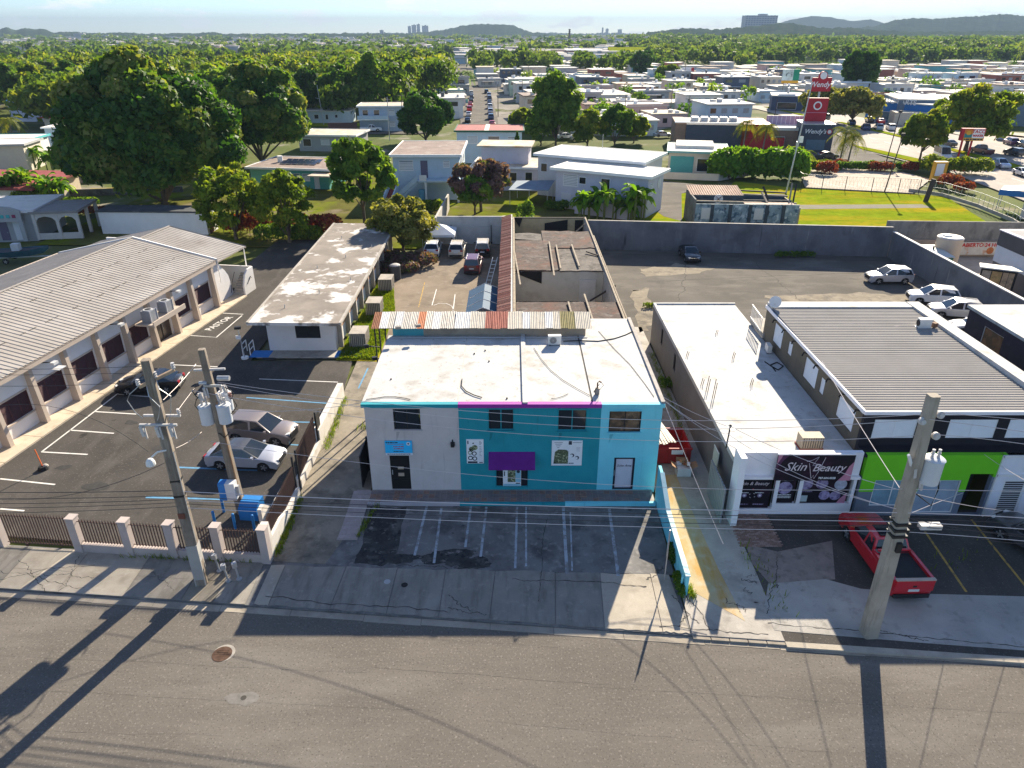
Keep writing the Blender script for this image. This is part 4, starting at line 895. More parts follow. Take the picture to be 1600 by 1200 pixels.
gp = thing('gate_pillar', 'beige gate pillar at the left picture edge', 'pillar', (-26.6,29.5,0)); pillar(gp, -26.6, 29.5, 2.05); part('wall_stub', MB().box(-34,29.6,-.05,-26.85,29.95,2.0), pinkish, gp, True)
# stepped side fence along the driveway
sf = thing('side_fence', 'stepped white wall with iron grille between car park and driveway', 'fence', (-12.4,36,0))
fw = M('fence_white', (.58,.55,.51), .85, .08, 1, layers=[((.42,.36,.29), 1.2, .55, .8)])
part('wall', MB().sideprism([(28.4,-.05),(28.4,2.05),(28.75,2.05),(28.9,1.0),(30.5,.95),(31.9,.55),(33.9,.55),(33.9,-.05)], ((-12.55,0,0),(-12.2,0,0),(0,1,0))), fw, sf, True)
part('wall', MB().sideprism([(34.6,-.05),(34.6,.55),(39.2,.55),(39.2,1.25),(46.3,1.1),(46.3,-.05)], ((-12.7,0,0),(-12.3,0,0),(0,1,0))), fw, sf, True)
part('wall', MB().sideprism([(29.9,-.05),(29.9,1.9),(30.4,1.9),(31.6,.85),(33.4,.8),(33.4,-.05)], ((-13.15,0,0),(-12.95,0,0),(0,1,0))), fw, sf, True)
for a, b, z1 in (((-12.4,28.95),(-12.4,33.8),2.1),((-12.45,34.7),(-12.5,39.0),2.4)): pickets(sf, a, b, .6, z1, .13)
for y in (33.9,34.6,39.1): part('post', MB().beam((-12.4,y,0),(-12.4,y,2.6),.1), darkmetal, sf, True)
part('gate_leaf', MB().box(-12.44,39.0,.15,-12.4,40.0,2.3), darkmetal, sf, True)
dg = thing('dark_side_gate', 'dark sheet gate against the left side of the grey front', 'gate', (-8.6,36.5,0))
part('panel', MB().box(-8.75,36.4,.05,-8.15,36.5,2.4), darkmetal, dg, True); part('panel', MB().box(-8.78,34.6,.05,-8.72,36.4,2.2), darkmetal, dg, True)
# electric cabinet and bollards
eb = thing('electric_cabinet', 'blue ground cabinet with angled lid beside the pole', 'cabinet', (-14.35,32.0,0), -.1)
part('body', MB().sideprism([(-.5,0),(.5,0),(.5,1.0),(-.1,1.0),(-.5,.75)], ((-.52,0,0),(.52,0,0),(0,1,0))), M('cabinet_blue', (.02,.17,.46), .5, .08, 2), eb); part('door', MB().box(-.48,-.53,.08,.48,-.5,.7), MATS['cabinet_blue'], eb)
mbx = thing('meter_cabinet', 'white meter cabinet strapped to the rear pole above the blue cabinet', 'cabinet', (-15.15,31.75,1.35))
part('box', MB().box(-.55,-.25,0,.3,.2,1.05), M('cabinet_white', (.62,.62,.62), .5, .05, 2), mbx); part('blue_end', MB().box(-.56,-.26,.0,-.2,.21,1.06), MATS['cabinet_blue'], mbx); part('bracket', MB().box(.3,-.1,.2,.45,.1,.8), galv, mbx)
for i, (px, py) in enumerate(((337,822),(368,826),(398,828),(395,800),(350,800))):
    g = G(px,py); single('bollard', MB().cyl(g.x,g.y,0,.95,.075,10).dome(g.x,g.y,.95,.075,.05,10), MATS['cabinet_blue'], ['leftmost front','middle front','rightmost front','rear right','rear left'][i]+' blue bollard around the blue cabinet', 'bollard', tuple(g), 'blue bollards')
sgn = thing('cone_sign', 'orange pole standing in a tyre base in the car park', 'pole', tuple(G(68,733)))
part('base', MB().cyl(0,0,0,.22,.32,14,.24), rubber, sgn); part('stones', MB().dome(.1,.1,.15,.18,.16,8,3), concrete, sgn); part('pole', MB().beam((0,0,.2),(-.2,.1,1.35),.05), M('orange_pole', (.55,.12,.03), .6, .1, 3), sgn)
for i, (px, py) in enumerate(((343,892),(357,908),(374,905))):
    g = G(px,py); t = thing('drive_meter', ['leftmost','middle','rightmost'][i]+' short leaning pipe fitting on the pavement by the pole', 'pipe', tuple(g), 0, 'pipe fittings by the pole')
    part('pipe', MB().tube([(0,0,0),(-.05,.02,.5),(-.1,0,.85)], .05, 6), galv, t); part('head', MB().obox((-.1,0,.9),(.22,.2,.26),.3*i), galv, t); part('foot', MB().cyl(0,0,0,.05,.14,10), galv, t)
# ================================================================ grey building with white roof (beauty salon)
greyw = M('grey_side_wall', (.155,.148,.148), .85, .1, .8, layers=[((.14,.132,.125), .7, .5, .8)], bump=.15, bscale=20)
salonw = M('salon_white', (.82,.80,.82), .8, .04, 1)
sal = thing('salon_building', 'long grey building with white flat roof and black salon boards', 'building', (15.2,32.1,0))
GX0, GX1, GY0, GY1 = 11.93, 18.7, 32.1, 56.5
mb = MB(); ops = [(14.9,15.6,1.6,2.9),(19.8,20.5,1.6,2.9)]
facade(mb, (GX0,GY1), (0,-1), GY1-GY0-.25, 0, 3.3, .2, [(GY1-GY0-o_[1],GY1-GY0-o_[0],o_[2],o_[3]) for o_ in ops]); part('side_wall', mb, greyw, sal, True)
for o_ in ops: window(sal, (GX0,GY1), (0,-1), GY1-GY0-o_[1], GY1-GY0-o_[0], o_[2], o_[3], 'glass', True, 1)
part('rear_wall', MB().box(GX0+.2,GY1-.2,0,GX1,GY1,3.3), greyw, sal, True); part('side_wall', MB().box(GX1-.2,GY0+.3,0,GX1,GY1-.2,3.3), greyw, sal, True)
part('roof', MB().box(GX0,GY0+.25,3.3,GX1,GY1,3.47), whiteroof, sal, True)
for A in ((GX0-.04,GY0+.25,GX0+.16,GY1+.05),(GX0+.16,GY1-.15,GX1+.05,GY1+.05)): part('parapet', MB().box(A[0],A[1],3.29,A[2],A[3],3.58), whiteroof, sal, True)
ops = [(.41,2.48,.36,2.45),(2.6,3.75,.66,2.45),(3.88,6.75,.66,2.45)]
mb = MB(); facade(mb, (GX0,GY0), (1,0), GX1-GX0, 0, 4.0, .25, [(.45,2.4,.36,2.4),(2.6,3.7,.7,2.4),(3.9,6.6,.7,2.4)]); part('front_wall', mb, salonw, sal, True)
part('fin_wall', MB().box(GX0-.1,GY0-1.05,0,GX0+.22,GY0,4.3), salonw, sal, True)
part('band', MB().box(GX0+.22,GY0-.25,2.45,GX1,GY0,2.6), salonw, sal, True)
bz = 4.3
blackb = M('salon_black', (.016,.013,.018), .3, .1, 3, layers=[((.06,.02,.045), .8, .55, .75)]); pinkp = M('salon_pink', (.50,.22,.30), .4, .1, 3); plum = M('salon_plum', (.10,.035,.085), .4, .2, 2)
lilac = M('salon_lilac', (.32,.27,.42), .45, .3, 3, layers=[((.10,.06,.16), 4, .5, .65)])
cream_l = M('salon_letter', (.72,.62,.64), .4, 0); wl_ = M('letter_white', (.75,.75,.75), .4, 0)
def board(label, x0, x1, z0, z1):
    t = thing('salon_board', label, 'sign', ((x0+x1)/2,GY0+.08,z0)); part('panel', MB().box(-(x1-x0)/2,0,0,(x1-x0)/2,.05,z1-z0), blackb, t); return t, x1-x0, z1-z0
t, w, h = board('black salon entrance board with script lettering beside the grey gate', 12.2, 14.15, .36, 2.4)
text('lettering', 'Skin & Beauty', .30, (0,-.012,1.62), FRONT, cream_l, t, shear=.35, sx=.95)
for i, x_ in enumerate((-.42,.42)):
    part('round_icon', MB().disc((x_,-.006,.84), .13, (0,-1,0), .008, 18), lilac, t); part('round_icon', MB().disc((x_,-.012,.84), .06, (0,-1,0), .006, 14), wl_, t); scribble(t, x_-.28, x_+.2, 1.02, .06, wl_, 11+i, -.012); scribble(t, x_-.3, x_+.28, .26, .09, lilac, 13+i, -.012)
for k in range(8):
    a = k*PI/4+.2; part('bracket_mark', MB().beam((.17*math.cos(a)-.03*math.sin(a),-.01,.84+.15*math.sin(a)+.03*math.cos(a)),(.17*math.cos(a)+.03*math.sin(a),-.01,.84+.15*math.sin(a)-.03*math.cos(a)),.02), wl_, t) if k % 2 else None
part('heart', MB().disc((.0,-.008,1.24), .05, (0,-1,0), .006, 8), M('sign_red_ink', (.45,.05,.08), .5, 0), t)
t, w, h = board('narrow black salon window board with one round picture', 14.3, 15.45, .7, 2.4)
part('corner_shape', MB().poly([(-.57,-.006,1.1),(-.57,-.006,1.68),(.0,-.006,1.68),(-.25,-.006,1.5)]), pinkp, t); part('round_picture', MB().disc((.02,-.006,1.0), .4, (0,-1,0), .008, 24), lilac, t)
for i, z in enumerate((1.5,.55,.45,.36)): scribble(t, -.42, .42, z, .06, wl_, 20+i, -.012)
t, w, h = board('wide black salon window board with five round pictures', 15.6, 18.35, .7, 2.4)
for i, (x_, z, r) in enumerate(((-.95,1.25,.36),(-.1,1.28,.33),(.92,1.22,.34),(.15,.52,.3),(.75,.5,.3))):
    part('round_picture', MB().disc((x_,-.006-.002*i,z), r, (0,-1,0), .008, 22), lilac if i != 2 else M('salon_pale', (.40,.42,.50), .4, .3, 5), t)
part('corner_shape', MB().poly([(1.37,-.006,0),(1.37,-.006,.7),(1.05,-.006,.3),(.9,-.006,0)]), pinkp, t); part('white_square', MB().box(-1.2,-.012,.1,-.75,-.004,.5), M('salon_tint', (.42,.5,.5), .4, .05, 3), t)
for i, (a, b, z) in enumerate(((-1.3,-.5,1.63),(-.35,.35,1.63),(.75,1.1,1.62),(-1.25,-.55,.75))): scribble(t, a, b, z, .05, lilac, 30+i, -.012)
sb = thing('shop_sign', 'large black and pink salon sign on the parapet', 'sign', (16.05,GY0-.35,2.5))
part('panel', MB().box(-2.05,-.05,0,2.02,.05,1.6), blackb, sb); part('frame', MB().box(-2.07,-.06,1.6,2.04,.06,1.66), salonw, sb)
part('corner_shape', MB().poly([(-2.05,-.055,.75),(-2.05,-.055,1.6),(-1.45,-.055,1.6),(-1.75,-.055,1.25),(-1.9,-.055,.95)]), plum, sb); part('corner_shape', MB().poly([(-2.05,-.06,1.05),(-2.05,-.06,1.6),(-1.8,-.06,1.6),(-1.92,-.06,1.3)]), pinkp, sb)
part('corner_shape', MB().poly([(2.02,-.055,0),(2.02,-.055,1.2),(1.8,-.055,.9),(1.65,-.055,.4),(1.35,-.055,0)]), pinkp, sb)
text('lettering', 'Skin', .74, (-1.05,-.06,.86), FRONT, cream_l, sb, shear=.35, sx=.95); text('lettering', 'Beauty', .66, (.72,-.06,.80), FRONT, cream_l, sb, shear=.35, sx=.95); text('lettering', '787.604.4328', .17, (.75,-.06,.16), FRONT, wl_, sb, bold=.006)
part('drawn_line', MB().tube([(-.35,-.062,1.1),(-.1,-.062,.15),(.0,-.062,.35),(.05,-.062,.12),(.2,-.062,.5),(.45,-.062,1.45)], .014, 4), cream_l, sb); part('drawn_line', MB().tube([(-.5,-.062,1.2),(-.2,-.062,1.3),(.1,-.062,1.5),(-.15,-.062,.95),(.3,-.062,1.0)], .012, 4), cream_l, sb)
for x_ in (-1.6,1.5): part('bracket', MB().beam((x_,.05,.4),(x_,.35,.4),.05), darkmetal, sb)
# roof things of the salon
t = thing('rooftop_condenser', 'tan grilled condenser behind the salon sign', 'air conditioner', (16.4,33.6,3.47))
part('casing', MB().box(-.6,-.35,.05,.6,.35,.75), M('tan_case', (.36,.30,.22), .7, .15, 3), t); part('base', MB().box(-.65,-.4,0,.65,.4,.08), M('rusty_red', (.22,.05,.04), .8, .2, 3), t)
for k in range(9): part('fin', MB().box(-.5+k*.13,-.37,.12,-.47+k*.13,-.35,.72), darkmetal, t)
for i, (px, py, h) in enumerate([(1103,612,1.1),(1113,622,1.3),(1072,557,.4),(1118,522,.35),(1144,560,.5),(1172,602,.5),(1095,602,.5)]):
    g = G(px,py,3.47); part('rebar_stub', MB().tube([(g.x,g.y,3.44),(g.x+.1,g.y+.05,3.47+h)] , .025, 5).tube([(g.x+.12,g.y,3.44),(g.x+.2,g.y+.05,3.47+h*.8)], .025, 5), M('rebar', (.14,.10,.08), .9, .2, 5), sal, True)
cable('black hose heap on the shaded edge of the white salon roof', [tuple(G(p[0],p[1],3.51)) for p in ((1195,565),(1205,572),(1216,578),(1224,572),(1214,566),(1204,570),(1212,580))], .04, 'hose_heap')
t = ac_unit('wall_condenser', 'white condenser fixed to the dark wall above the salon roof', (18.3,46.5,3.48), 1.5, .9)
gtg = thing('slatted_gate', 'pale grey vertical slat gate between the alley and the salon', 'gate', (11.35,33,0))
for k in range(11): part('slat', MB().box(11.28,31.2+k*.27,.05,11.36,31.2+k*.27+.2,2.3), M('gate_grey', (.28,.29,.31), .5, .08, 2, metal=.3), gtg, True)
for z in (.4,1.9): part('rail', MB().box(11.37,31.1,z,11.42,34.2,z+.08), darkmetal, gtg, True)
pn = thing('notice_panel', 'small pale notice on the dark alley wall', 'notice', (11.7,34.6,1.6)); part('sheet', MB().box(-.03,-.5,0,.0,.5,1.1), M('notice_pale', (.42,.46,.42), .6, .15, 3), pn); part('tape', MB().box(-.04,-.5,1.05,-.03,.5,1.12), wl_, pn)
# ================================================================ black building with ribbed roof
blackw = M('black_wall', (.016,.015,.021), .7, .15, 1.0); olivew = M('olive_side_wall', (.135,.115,.085), .85, .12, .8, layers=[((.09,.08,.065), .9, .5, .8)])
green = M('lime_green', (.15,.55,.015), .6, .05, 1); bluegrey = M('bluegrey_wall', (.16,.19,.24), .8, .08, 1); shopwhite = M('shop_white', (.72,.72,.76), .75, .05, 1)
BX0, BX1, BY0, BY1 = 18.95, 29.6, 32.0, 49.2; BYU, RZ = 33.0, 5.95
bb = thing('black_building', 'two-storey black building with grey ribbed roof and lime green shopfront', 'building', (24,32,0))
ops = [(.6,2.9,4.35,5.5),(4.6,7.2,4.35,5.5),(7.8,9.8,4.35,5.5)]
mb = MB(); facade(mb, (BX0-.2,BYU), (1,0), BX1-BX0+.2, 3.7, RZ-.05, .25, ops); part('upper_wall', mb, blackw, bb, True)
shut = M('white_shutter', (.80,.80,.80), .5, .04, 2)
for o_ in ops: window(bb, (BX0-.2,BYU), (1,0), o_[0], o_[1], o_[2], o_[3], 'louver', True, 2, pane=shut, frame=shut)
part('ledge_roof', MB().box(BX0-.2,BY0,3.75,BX1+6,BYU,3.9), blackw, bb, True)
ops = [(2.0,4.1,4.1,5.4),(6.1,6.7,4.3,5.3),(7.3,9.3,4.1,5.5),(11.6,12.3,4.4,5.3),(13.5,15.2,4.1,5.5)]
mb = MB(); facade(mb, (BX0-.2,BY1), (0,-1), BY1-BYU-.25, 0, RZ-.05, .22, [(BY1-BY0-o_[1],BY1-BY0-o_[0],o_[2],o_[3]) for o_ in ops]); part('side_wall', mb, olivew, bb, True)
for o_ in ops: window(bb, (BX0-.2,BY1), (0,-1), BY1-BY0-o_[1], BY1-BY0-o_[0], o_[2], o_[3], 'louver', True, 1 if o_[1]-o_[0] < 1 else 2, pane=shut, frame=shut)
for k in range(8): 
    y = 33.6+k*1.9; part('gutter_spout', MB().tube([(18.72,y,5.72),(18.5,y,5.77),(18.4,y-.05,5.57)], .05, 5), rubber, bb, True)
part('rear_wall', MB().box(BX0,BY1-.2,0,BX1,BY1,RZ-.08), olivew, bb, True); part('side_wall', MB().box(BX1-.2,BYU+.25,0,BX1,BY1-.2,RZ-.08), blackw, bb, True)
gr = M('ribbed_roof_grey', (.27,.255,.24), .8, .08, .5, layers=[((.28,.26,.245), .8, .56, .8), ((.50,.43,.41), 1.4, .66, .76, (.5,3,1))], spec=.05)
mb = MB(); rows = []; y = BYU-.1; P = []
while y < BY1-1.0:
    for dy, h in ((0,0),(.09,0),(.12,.028),(.22,.028),(.25,0)): rows.append((y+dy,h))
    y += .28
for yy, h in rows:
    z = RZ+.02+(yy-BYU)*.012; P += [(BX0-.25,yy,z+h),(BX1-.6,yy,z+h)]
mb.add(P, [(2*i,2*i+1,2*i+3,2*i+2) for i in range(len(rows)-1)]); part('roof_sheet', mb, gr, bb, True)
part('roof_bed', MB().box(BX0-.2,BYU,RZ-.08,BX1,BY1,RZ-.02), whiteroof, bb, True)
part('parapet', MB().box(BX1-.75,BYU,RZ,BX1+.15,BY1,RZ+.36), whiteroof, bb, True); part('parapet', MB().box(BX0-.2,BY1-1.0,RZ,BX1-.75,BY1+.1,RZ+.32), whiteroof, bb, True)
part('fascia', MB().box(BX0-.3,BYU-.14,RZ-.1,BX1,BYU-.02,RZ+.1), salonw, bb, True); part('fascia', MB().box(BX0-.34,BYU-.02,RZ-.1,BX0-.24,BY1,RZ+.12), salonw, bb, True)
# ground floor
ops = [(.75,2.85,.66,2.35),(3.15,5.4,.2,2.35),(5.75,7.0,.02,2.75)]
mb = MB(); facade(mb, (BX0-.1,BY0-.05), (1,0), 7.45, 2.55, 3.93, .3, ops); part('green_band', mb, green, bb, True)
mb = MB(); facade(mb, (BX0-.1,BY0-.02), (1,0), 7.45, 0, 2.55, .27, ops); part('lower_wall', mb, bluegrey, bb, True)
mb = MB(); facade(mb, (BX0-.1,BY0-.055), (1,0), 5.85, 1.6, 2.55, .03, ops); part('green_side', mb, green, bb, True)
part('entry_recess', MB().box(24.3,BY0+1.2,0,25.75,BY0+1.3,2.8), blackw, bb, True); part('entry_side', MB().box(24.35,BY0+.2,0,24.42,BY0+1.2,2.8), blackw, bb, True)
shopglass = M('shop_glass', (.20,.33,.40), .15, .2, 1.2, spec=.6)
window(bb, (BX0-.1,BY0-.05), (1,0), .75, 2.85, .66, 2.35, 'glass', True, 2, frame=wframe_w, pane=shopglass)
window(bb, (BX0-.1,BY0-.05), (1,0), 3.15, 5.4, .2, 2.35, 'glass', True, 2, frame=wframe_w, pane=M('shop_glass_pale', (.30,.37,.44), .2, .15, 1.2, spec=.6), name='shop_door')
ops = [(.5,1.75,.15,2.35),(2.3,4.0,.7,2.35),(4.6,6.2,.7,2.35)]
mb = MB(); facade(mb, (26.05,BY0-.06), (1,0), 7.5, 0, 3.9, .3, ops); part('white_front', mb, shopwhite, bb, True)
part('white_trim', MB().box(26.0,BY0-.12,2.62,33.5,BY0-.061,2.75), wframe_w, bb, True); part('white_trim', MB().box(26.0,BY0-.12,3.8,33.5,BY0-.061,3.95), wframe_w, bb, True); part('white_trim', MB().box(25.98,BY0-.12,0,26.05,BY0+.2,3.93), wframe_w, bb, True)
dl = M('door_louvre_dark', (.05,.05,.055), .4, .1, 3)
for i, o_ in enumerate(ops):
    mb = MB()
    for A in ((o_[0],o_[0]+.1),(o_[1]-.1,o_[1])): mb.box(26.05+A[0],BY0-.03,o_[2],26.05+A[1],BY0+.05,o_[3])
    mb.box(26.05+o_[0]+.1,BY0-.03,o_[2],26.05+o_[1]-.1,BY0+.05,o_[2]+.1); mb.box(26.05+o_[0]+.1,BY0-.03,o_[3]-.1,26.05+o_[1]-.1,BY0+.05,o_[3])
    w = part('louvred_door' if i == 0 else 'window', mb, wframe_w, bb, True); mb = MB()
    k = int((o_[3]-o_[2]-.2)/.14)
    for j in range(k): mb.box(26.15+o_[0],BY0-.02,o_[2]+.13+j*.14,25.95+o_[1],BY0+.0,o_[2]+.16+j*.14)
    part('bars', mb, wframe_w, w, True); part('pane', MB().box(26.15+o_[0],BY0+.02,o_[2]+.1,25.95+o_[1],BY0+.03,o_[3]-.1), dl, w, True)
    if i: part('poster_inside', MB().poly([(26.2+o_[0],BY0+.012,1.2),(25.9+o_[1],BY0+.012,.9),(25.9+o_[1],BY0+.012,1.5),(26.2+o_[0],BY0+.012,1.95)]), M('poster_tan', (.42,.22,.10), .6, .2, 3), w, True)
part('mid_trim', MB().box(26.0,BY0-.1,2.6,26.05,BY0-.06,3.9), wframe_w, bb, True)
part('upper_wall', MB().box(BX1,BYU,3.7,36,BYU+.25,RZ-.05), blackw, bb, True)
# lamp between door and entry
rt = thing('roof_condenser', 'small white condenser on the grey ribbed roof', 'air conditioner', tuple(G(1440,512,RZ+.15)))
part('casing', MB().box(-.3,-.2,.05,.5,.2,.65), M('ac_casing', (.62,.60,.56), .5, .06, 2), rt); part('fan', MB().disc((-.31,0,.35),.22,(-1,0,0),.03,14), darkmetal, rt); part('frame', MB().box(-.35,-.25,0,.55,.25,.05), galv, rt); part('bracket', MB().obox((.75,-.1,.25),(.3,.3,.3),.4), M('rusty_pipe',(.16,.085,.05)), rt)
dish = thing('satellite_dish', 'white dish on the rear corner of the black building', 'satellite dish', tuple(G(1209,486,RZ)))
part('dish', MB().disc((0,0,.7), .42, (-.3,-.8,.3), .06, 18), M('dish_white', (.6,.6,.6), .5, .05, 2), dish); part('mast', MB().beam((0,.1,0),(0,.1,.7),.05), galv, dish); part('feed_arm', MB().beam((0,0,.4),(-.2,-.5,.75),.03), galv, dish)
cable('thin cable over the grey ribbed roof to the condenser', [tuple(G(p[0],p[1],RZ+.16)) for p in ((1448,514),(1465,508),(1485,505),(1505,500))], .03)
bp = thing('balcony_gate', 'white barred landing between the salon roof and the black building', 'railing', (18.9,51,4.0))
for k in range(9): part('bar', MB().beam((18.45+k*.02,49.0+k*.35,3.95),(18.45+k*.02,49.0+k*.35,5.1),.04), wframe_w, bp, True)
for z in (4.1,5.1): part('rail', MB().beam((18.45,48.9,z),(18.6,51.9,z),.05), wframe_w, bp, True)
part('platform', MB().box(18.63,48.8,3.6,20.2,52.0,3.95), concrete, bp, True); part('post', MB().box(19.9,51.6,0,20.1,51.8,3.6), concrete, bp, True); part('post', MB().box(18.7,51.6,0,18.9,51.8,3.6), concrete, bp, True)
# ================================================================ dark building at the right edge
db = thing('dark_plum_building', 'dark plum building with white roof and brown tilted-pane window at right edge', 'building', (37,42,0))
plumw = M('plum_wall', (.045,.036,.05), .8, .15, .8, layers=[((.07,.055,.07), 2, .5, .8)])
mb = MB(); facade(mb, (33.2,48.5), (0,-1), 13.5, 0, 6.1, .25, [(2.0,4.2,3.6,5.5),(9.0,10.5,3.8,5.2)]); part('side_wall', mb, plumw, db, True)
window(db, (33.2,48.5), (0,-1), 2.0, 4.2, 3.6, 5.5, 'glass', True, 1, frame=wframe_w, pane=M('brown_reflection', (.20,.085,.04), .15, .5, .8, layers=[((.05,.03,.02), 1.3, .5, .6)], spec=.5))
window(db, (33.2,48.5), (0,-1), 9.0, 10.5, 3.8, 5.2, 'louver', True, 1, pane=shut, frame=shut)
part('front_wall', MB().box(33.2,35.0,0,46,35.25,6.1), plumw, db, True); part('rear_wall', MB().box(33.45,48.3,0,46,48.5,6.1), plumw, db, True); part('side_wall', MB().box(45.8,35.25,0,46,48.3,6.1), plumw, db, True)
part('roof', MB().box(33.0,34.9,6.1,46.1,48.6,6.3), whiteroof, db, True)
# ================================================================ walls round the rear lot
rwall = M('retaining_wall', (.155,.155,.165), .9, .12, .6, layers=[((.22,.215,.22), .8, .52, .75, (1,1,.3)), ((.09,.09,.098), .35, .5, .75), ((.30,.28,.26), 1.2, .64, .74, (1.5,1.5,.15)), ((.06,.06,.062), 1.6, .64, .76, (1.5,1.5,.15))], bump=.2, bscale=14)
wA = (9.2,85.8); wB = (44.6,82.4); wC = (41.9,57.5)
def wallseg(par, a, b, h, th, m_, name='panel', z0=-.2):
    a = Vector((a[0],a[1],0)); b = Vector((b[0],b[1],0)); d = (b-a).normalized(); n = Vector((-d.y,d.x,0))*th
    return part(name, MB().prism([(a.x,a.y),(b.x,b.y),(b.x+n.x,b.y+n.y),(a.x+n.x,a.y+n.y)], z0, h), m_, par, True)
rw = thing('retaining_wall', 'long high grey wall at the back of the rear car park', 'wall', (27,84,0))
wallseg(rw, wA, wB, 3.5, .25, rwall); part('coping', MB().beam((wA[0],wA[1]+.12,3.53),(wB[0],wB[1]+.12,3.53),.3,.06), concrete, rw, True)
rw2 = thing('side_wall', 'grey wall running along the right side of the rear car park', 'wall', (44,70,0))
wD = (44.6,48.0)
wallseg(rw2, (44.6,82.3), wD, 3.0, .25, rwall); part('coping', MB().beam((44.72,82.3,3.04),(44.72,48,3.04),.34,.08), M('coping_white', (.66,.62,.58), .8, .08, 1), rw2, True)
rw3 = thing('stained_wall', 'stained concrete wall behind the water tank', 'wall', (55,84,0)); stw = M('stained_concrete', (.24,.225,.20), .95, .15, .6, layers=[((.11,.105,.10), 1.0, .5, .72, (1,1,.35)), ((.33,.31,.28), 2, .56, .8)], bump=.3, bscale=10)
wallseg(rw3, (44.4,83.6), (64,82.6), 4.0, .25, stw); wallseg(rw3, (45.0,83.2), (64,82.1), 1.9, .3, M('beige_lower_wall', (.36,.29,.23), .9, .1, 1), 'lower_wall')
rw4 = thing('rear_court_wall', 'whitewashed wall behind the small rear court', 'wall', (-4.5,88.6,0)); ww_ = M('whitewashed_block', (.46,.45,.43), .9, .1, .6, layers=[((.30,.285,.265), .9, .52, .78, (1,1,.4)), ((.56,.55,.53), 1.6, .55, .8)], bump=.2, bscale=12)
wallseg(rw4, (-9.4,88.4), (0,88.4), 3.4, .25, ww_); wallseg(rw4, (-9.3,88.2), (-.3,88.2), 2.2, .16, ww_, 'lower_course')
for x_ in (-7.6,-2.6): part('downpipe', MB().beam((x_,88.1,0),(x_,88.1,2.4),.12), M('pipe_stain', (.12,.115,.11), .9, .2, 3), rw4, True)
rw5 = thing('yard_wall', 'sloping concrete yard wall beside the pale blue house', 'wall', (-9,98,0)); part('panel', MB().sideprism([(88.6,-.1),(88.6,3.2),(108,2.2),(108,-.1)], ((-9.7,0,0),(-9.45,0,0),(0,1,0))), M('yard_wall_conc', (.40,.37,.33), .9, .15, .8), rw5, True)
# drive-through court
dcourt = sheet('drive_through_court', [(44.9,48),(70,48),(70,83),(44.9,83)], -.004, M('drive_conc', (.38,.33,.28), .95, .12, .4, layers=[((.26,.23,.20), .9, .5, .78)]))
tank = thing('water_tank', 'large beige cylindrical water tank with white lid', 'tank', (49.2,78.6,0)); tank.scale = (.76,.76,.78)
tm_ = M('tank_beige', (.52,.42,.32), .6, .04, 1)
part('body', MB().cyl(0,0,0,4.3,1.75,28), tm_, tank, smooth=40); part('top', MB().cyl(0,0,4.3,4.45,1.8,28,1.6), M('tank_top', (.62,.58,.53), .6, .04, 1), tank, smooth=30); part('lid', MB().cyl(-.4,.2,4.45,4.62,.65,20), wframe_w, tank)
for z in (1.1,2.2,3.3): part('hoop', MB().cyl(0,0,z,z+.05,1.765,28), tm_, tank)
gc = thing('green_container', 'green skip with pale lid beside the water tank', 'container', (47.0,77.5,0)); part('body', MB().box(-1.2,-2.0,0,1.2,2.0,1.9), M('container_green', (.015,.17,.11), .6, .1, 2), gc); part('lid', MB().prism([(-1.3,-2.1),(1.3,-2.1),(1.3,2.1),(-1.3,2.1)], 1.9, [2.0,2.0,2.25,2.25]), M('lid_pale', (.55,.58,.55), .6, .05, 2), gc); part('vent', MB().cyl(.3,.6,2.0,2.5,.1,8), darkmetal, gc)
pp = thing('red_post', 'short red post in front of the water tank', 'post', (48.4,75.6,0)); part('shaft', MB().cyl(0,0,0,1.1,.08,8), M('post_red', (.4,.03,.03), .6, .05, 2), pp); part('cap', MB().dome(0,0,1.1,.08,.05,8), MATS['post_red'], pp)
bn = thing('banner', 'white and red opening-hours banner on the wall past the tank', 'banner', (55.3,81.9,.4)); part('sheet', MB().box(-3.2,-.03,0,3.6,.02,1.5), M('banner_print', (.62,.58,.50), .6, .1, 2, layers=[((.55,.22,.08), .9, .56, .70), ((.50,.32,.12), 1.6, .6, .75)]), bn); text('lettering', 'ABIERTO 24 HORAS', .62, (.3,-.045,1.15), FRONT, M('banner_red', (.5,.02,.03), .6, 0), bn, bold=.02)
part('burger_print', MB().disc((1.0,-.04,.5), .42, (0,-1,0), .02, 16), M('banner_burger', (.5,.16,.05), .6, .3, 4), bn)
mn = thing('menu_board', 'dark drive-through menu board with lit tan panels and canopy', 'menu board', (48.3,67.8,0), -.5); mn.scale = (.78,.78,.9)
part('planter', MB().prism([(-2.6,-1.0),(1.6,-1.0),(1.6,.9),(-2.0,.9),(-2.6,.3)], 0, .75), M('planter_stone', (.36,.28,.22), .9, .15, 2), mn); part('soil', MB().box(-1.8,-.7,.75,1.4,.7,.85), soilm, mn)
part('back_box', MB().box(-2.0,0,.8,1.7,.35,3.2), darkmetal, mn)
for a, b, c_ in ((-1.9,-.95,(.45,.38,.30)),(-.85,.25,(.55,.36,.15)),(.35,.95,(.52,.36,.22)),(1.0,1.6,(.52,.36,.22))): part('menu_panel', MB().box(a,-.02,1.05,b,0,3.0), M('menu%d'%int(a*100), c_, .5, .35, 3), mn)
part('canopy', MB().box(-2.4,-1.1,3.45,2.2,.9,3.57), M('canopy_white', (.7,.67,.6), .6, .05, 1), mn); part('post', MB().beam((1.8,.2,0),(1.8,.2,3.45),.14), darkmetal, mn); part('post', MB().beam((-2.0,.2,0),(-2.0,.2,3.45),.14), darkmetal, mn)
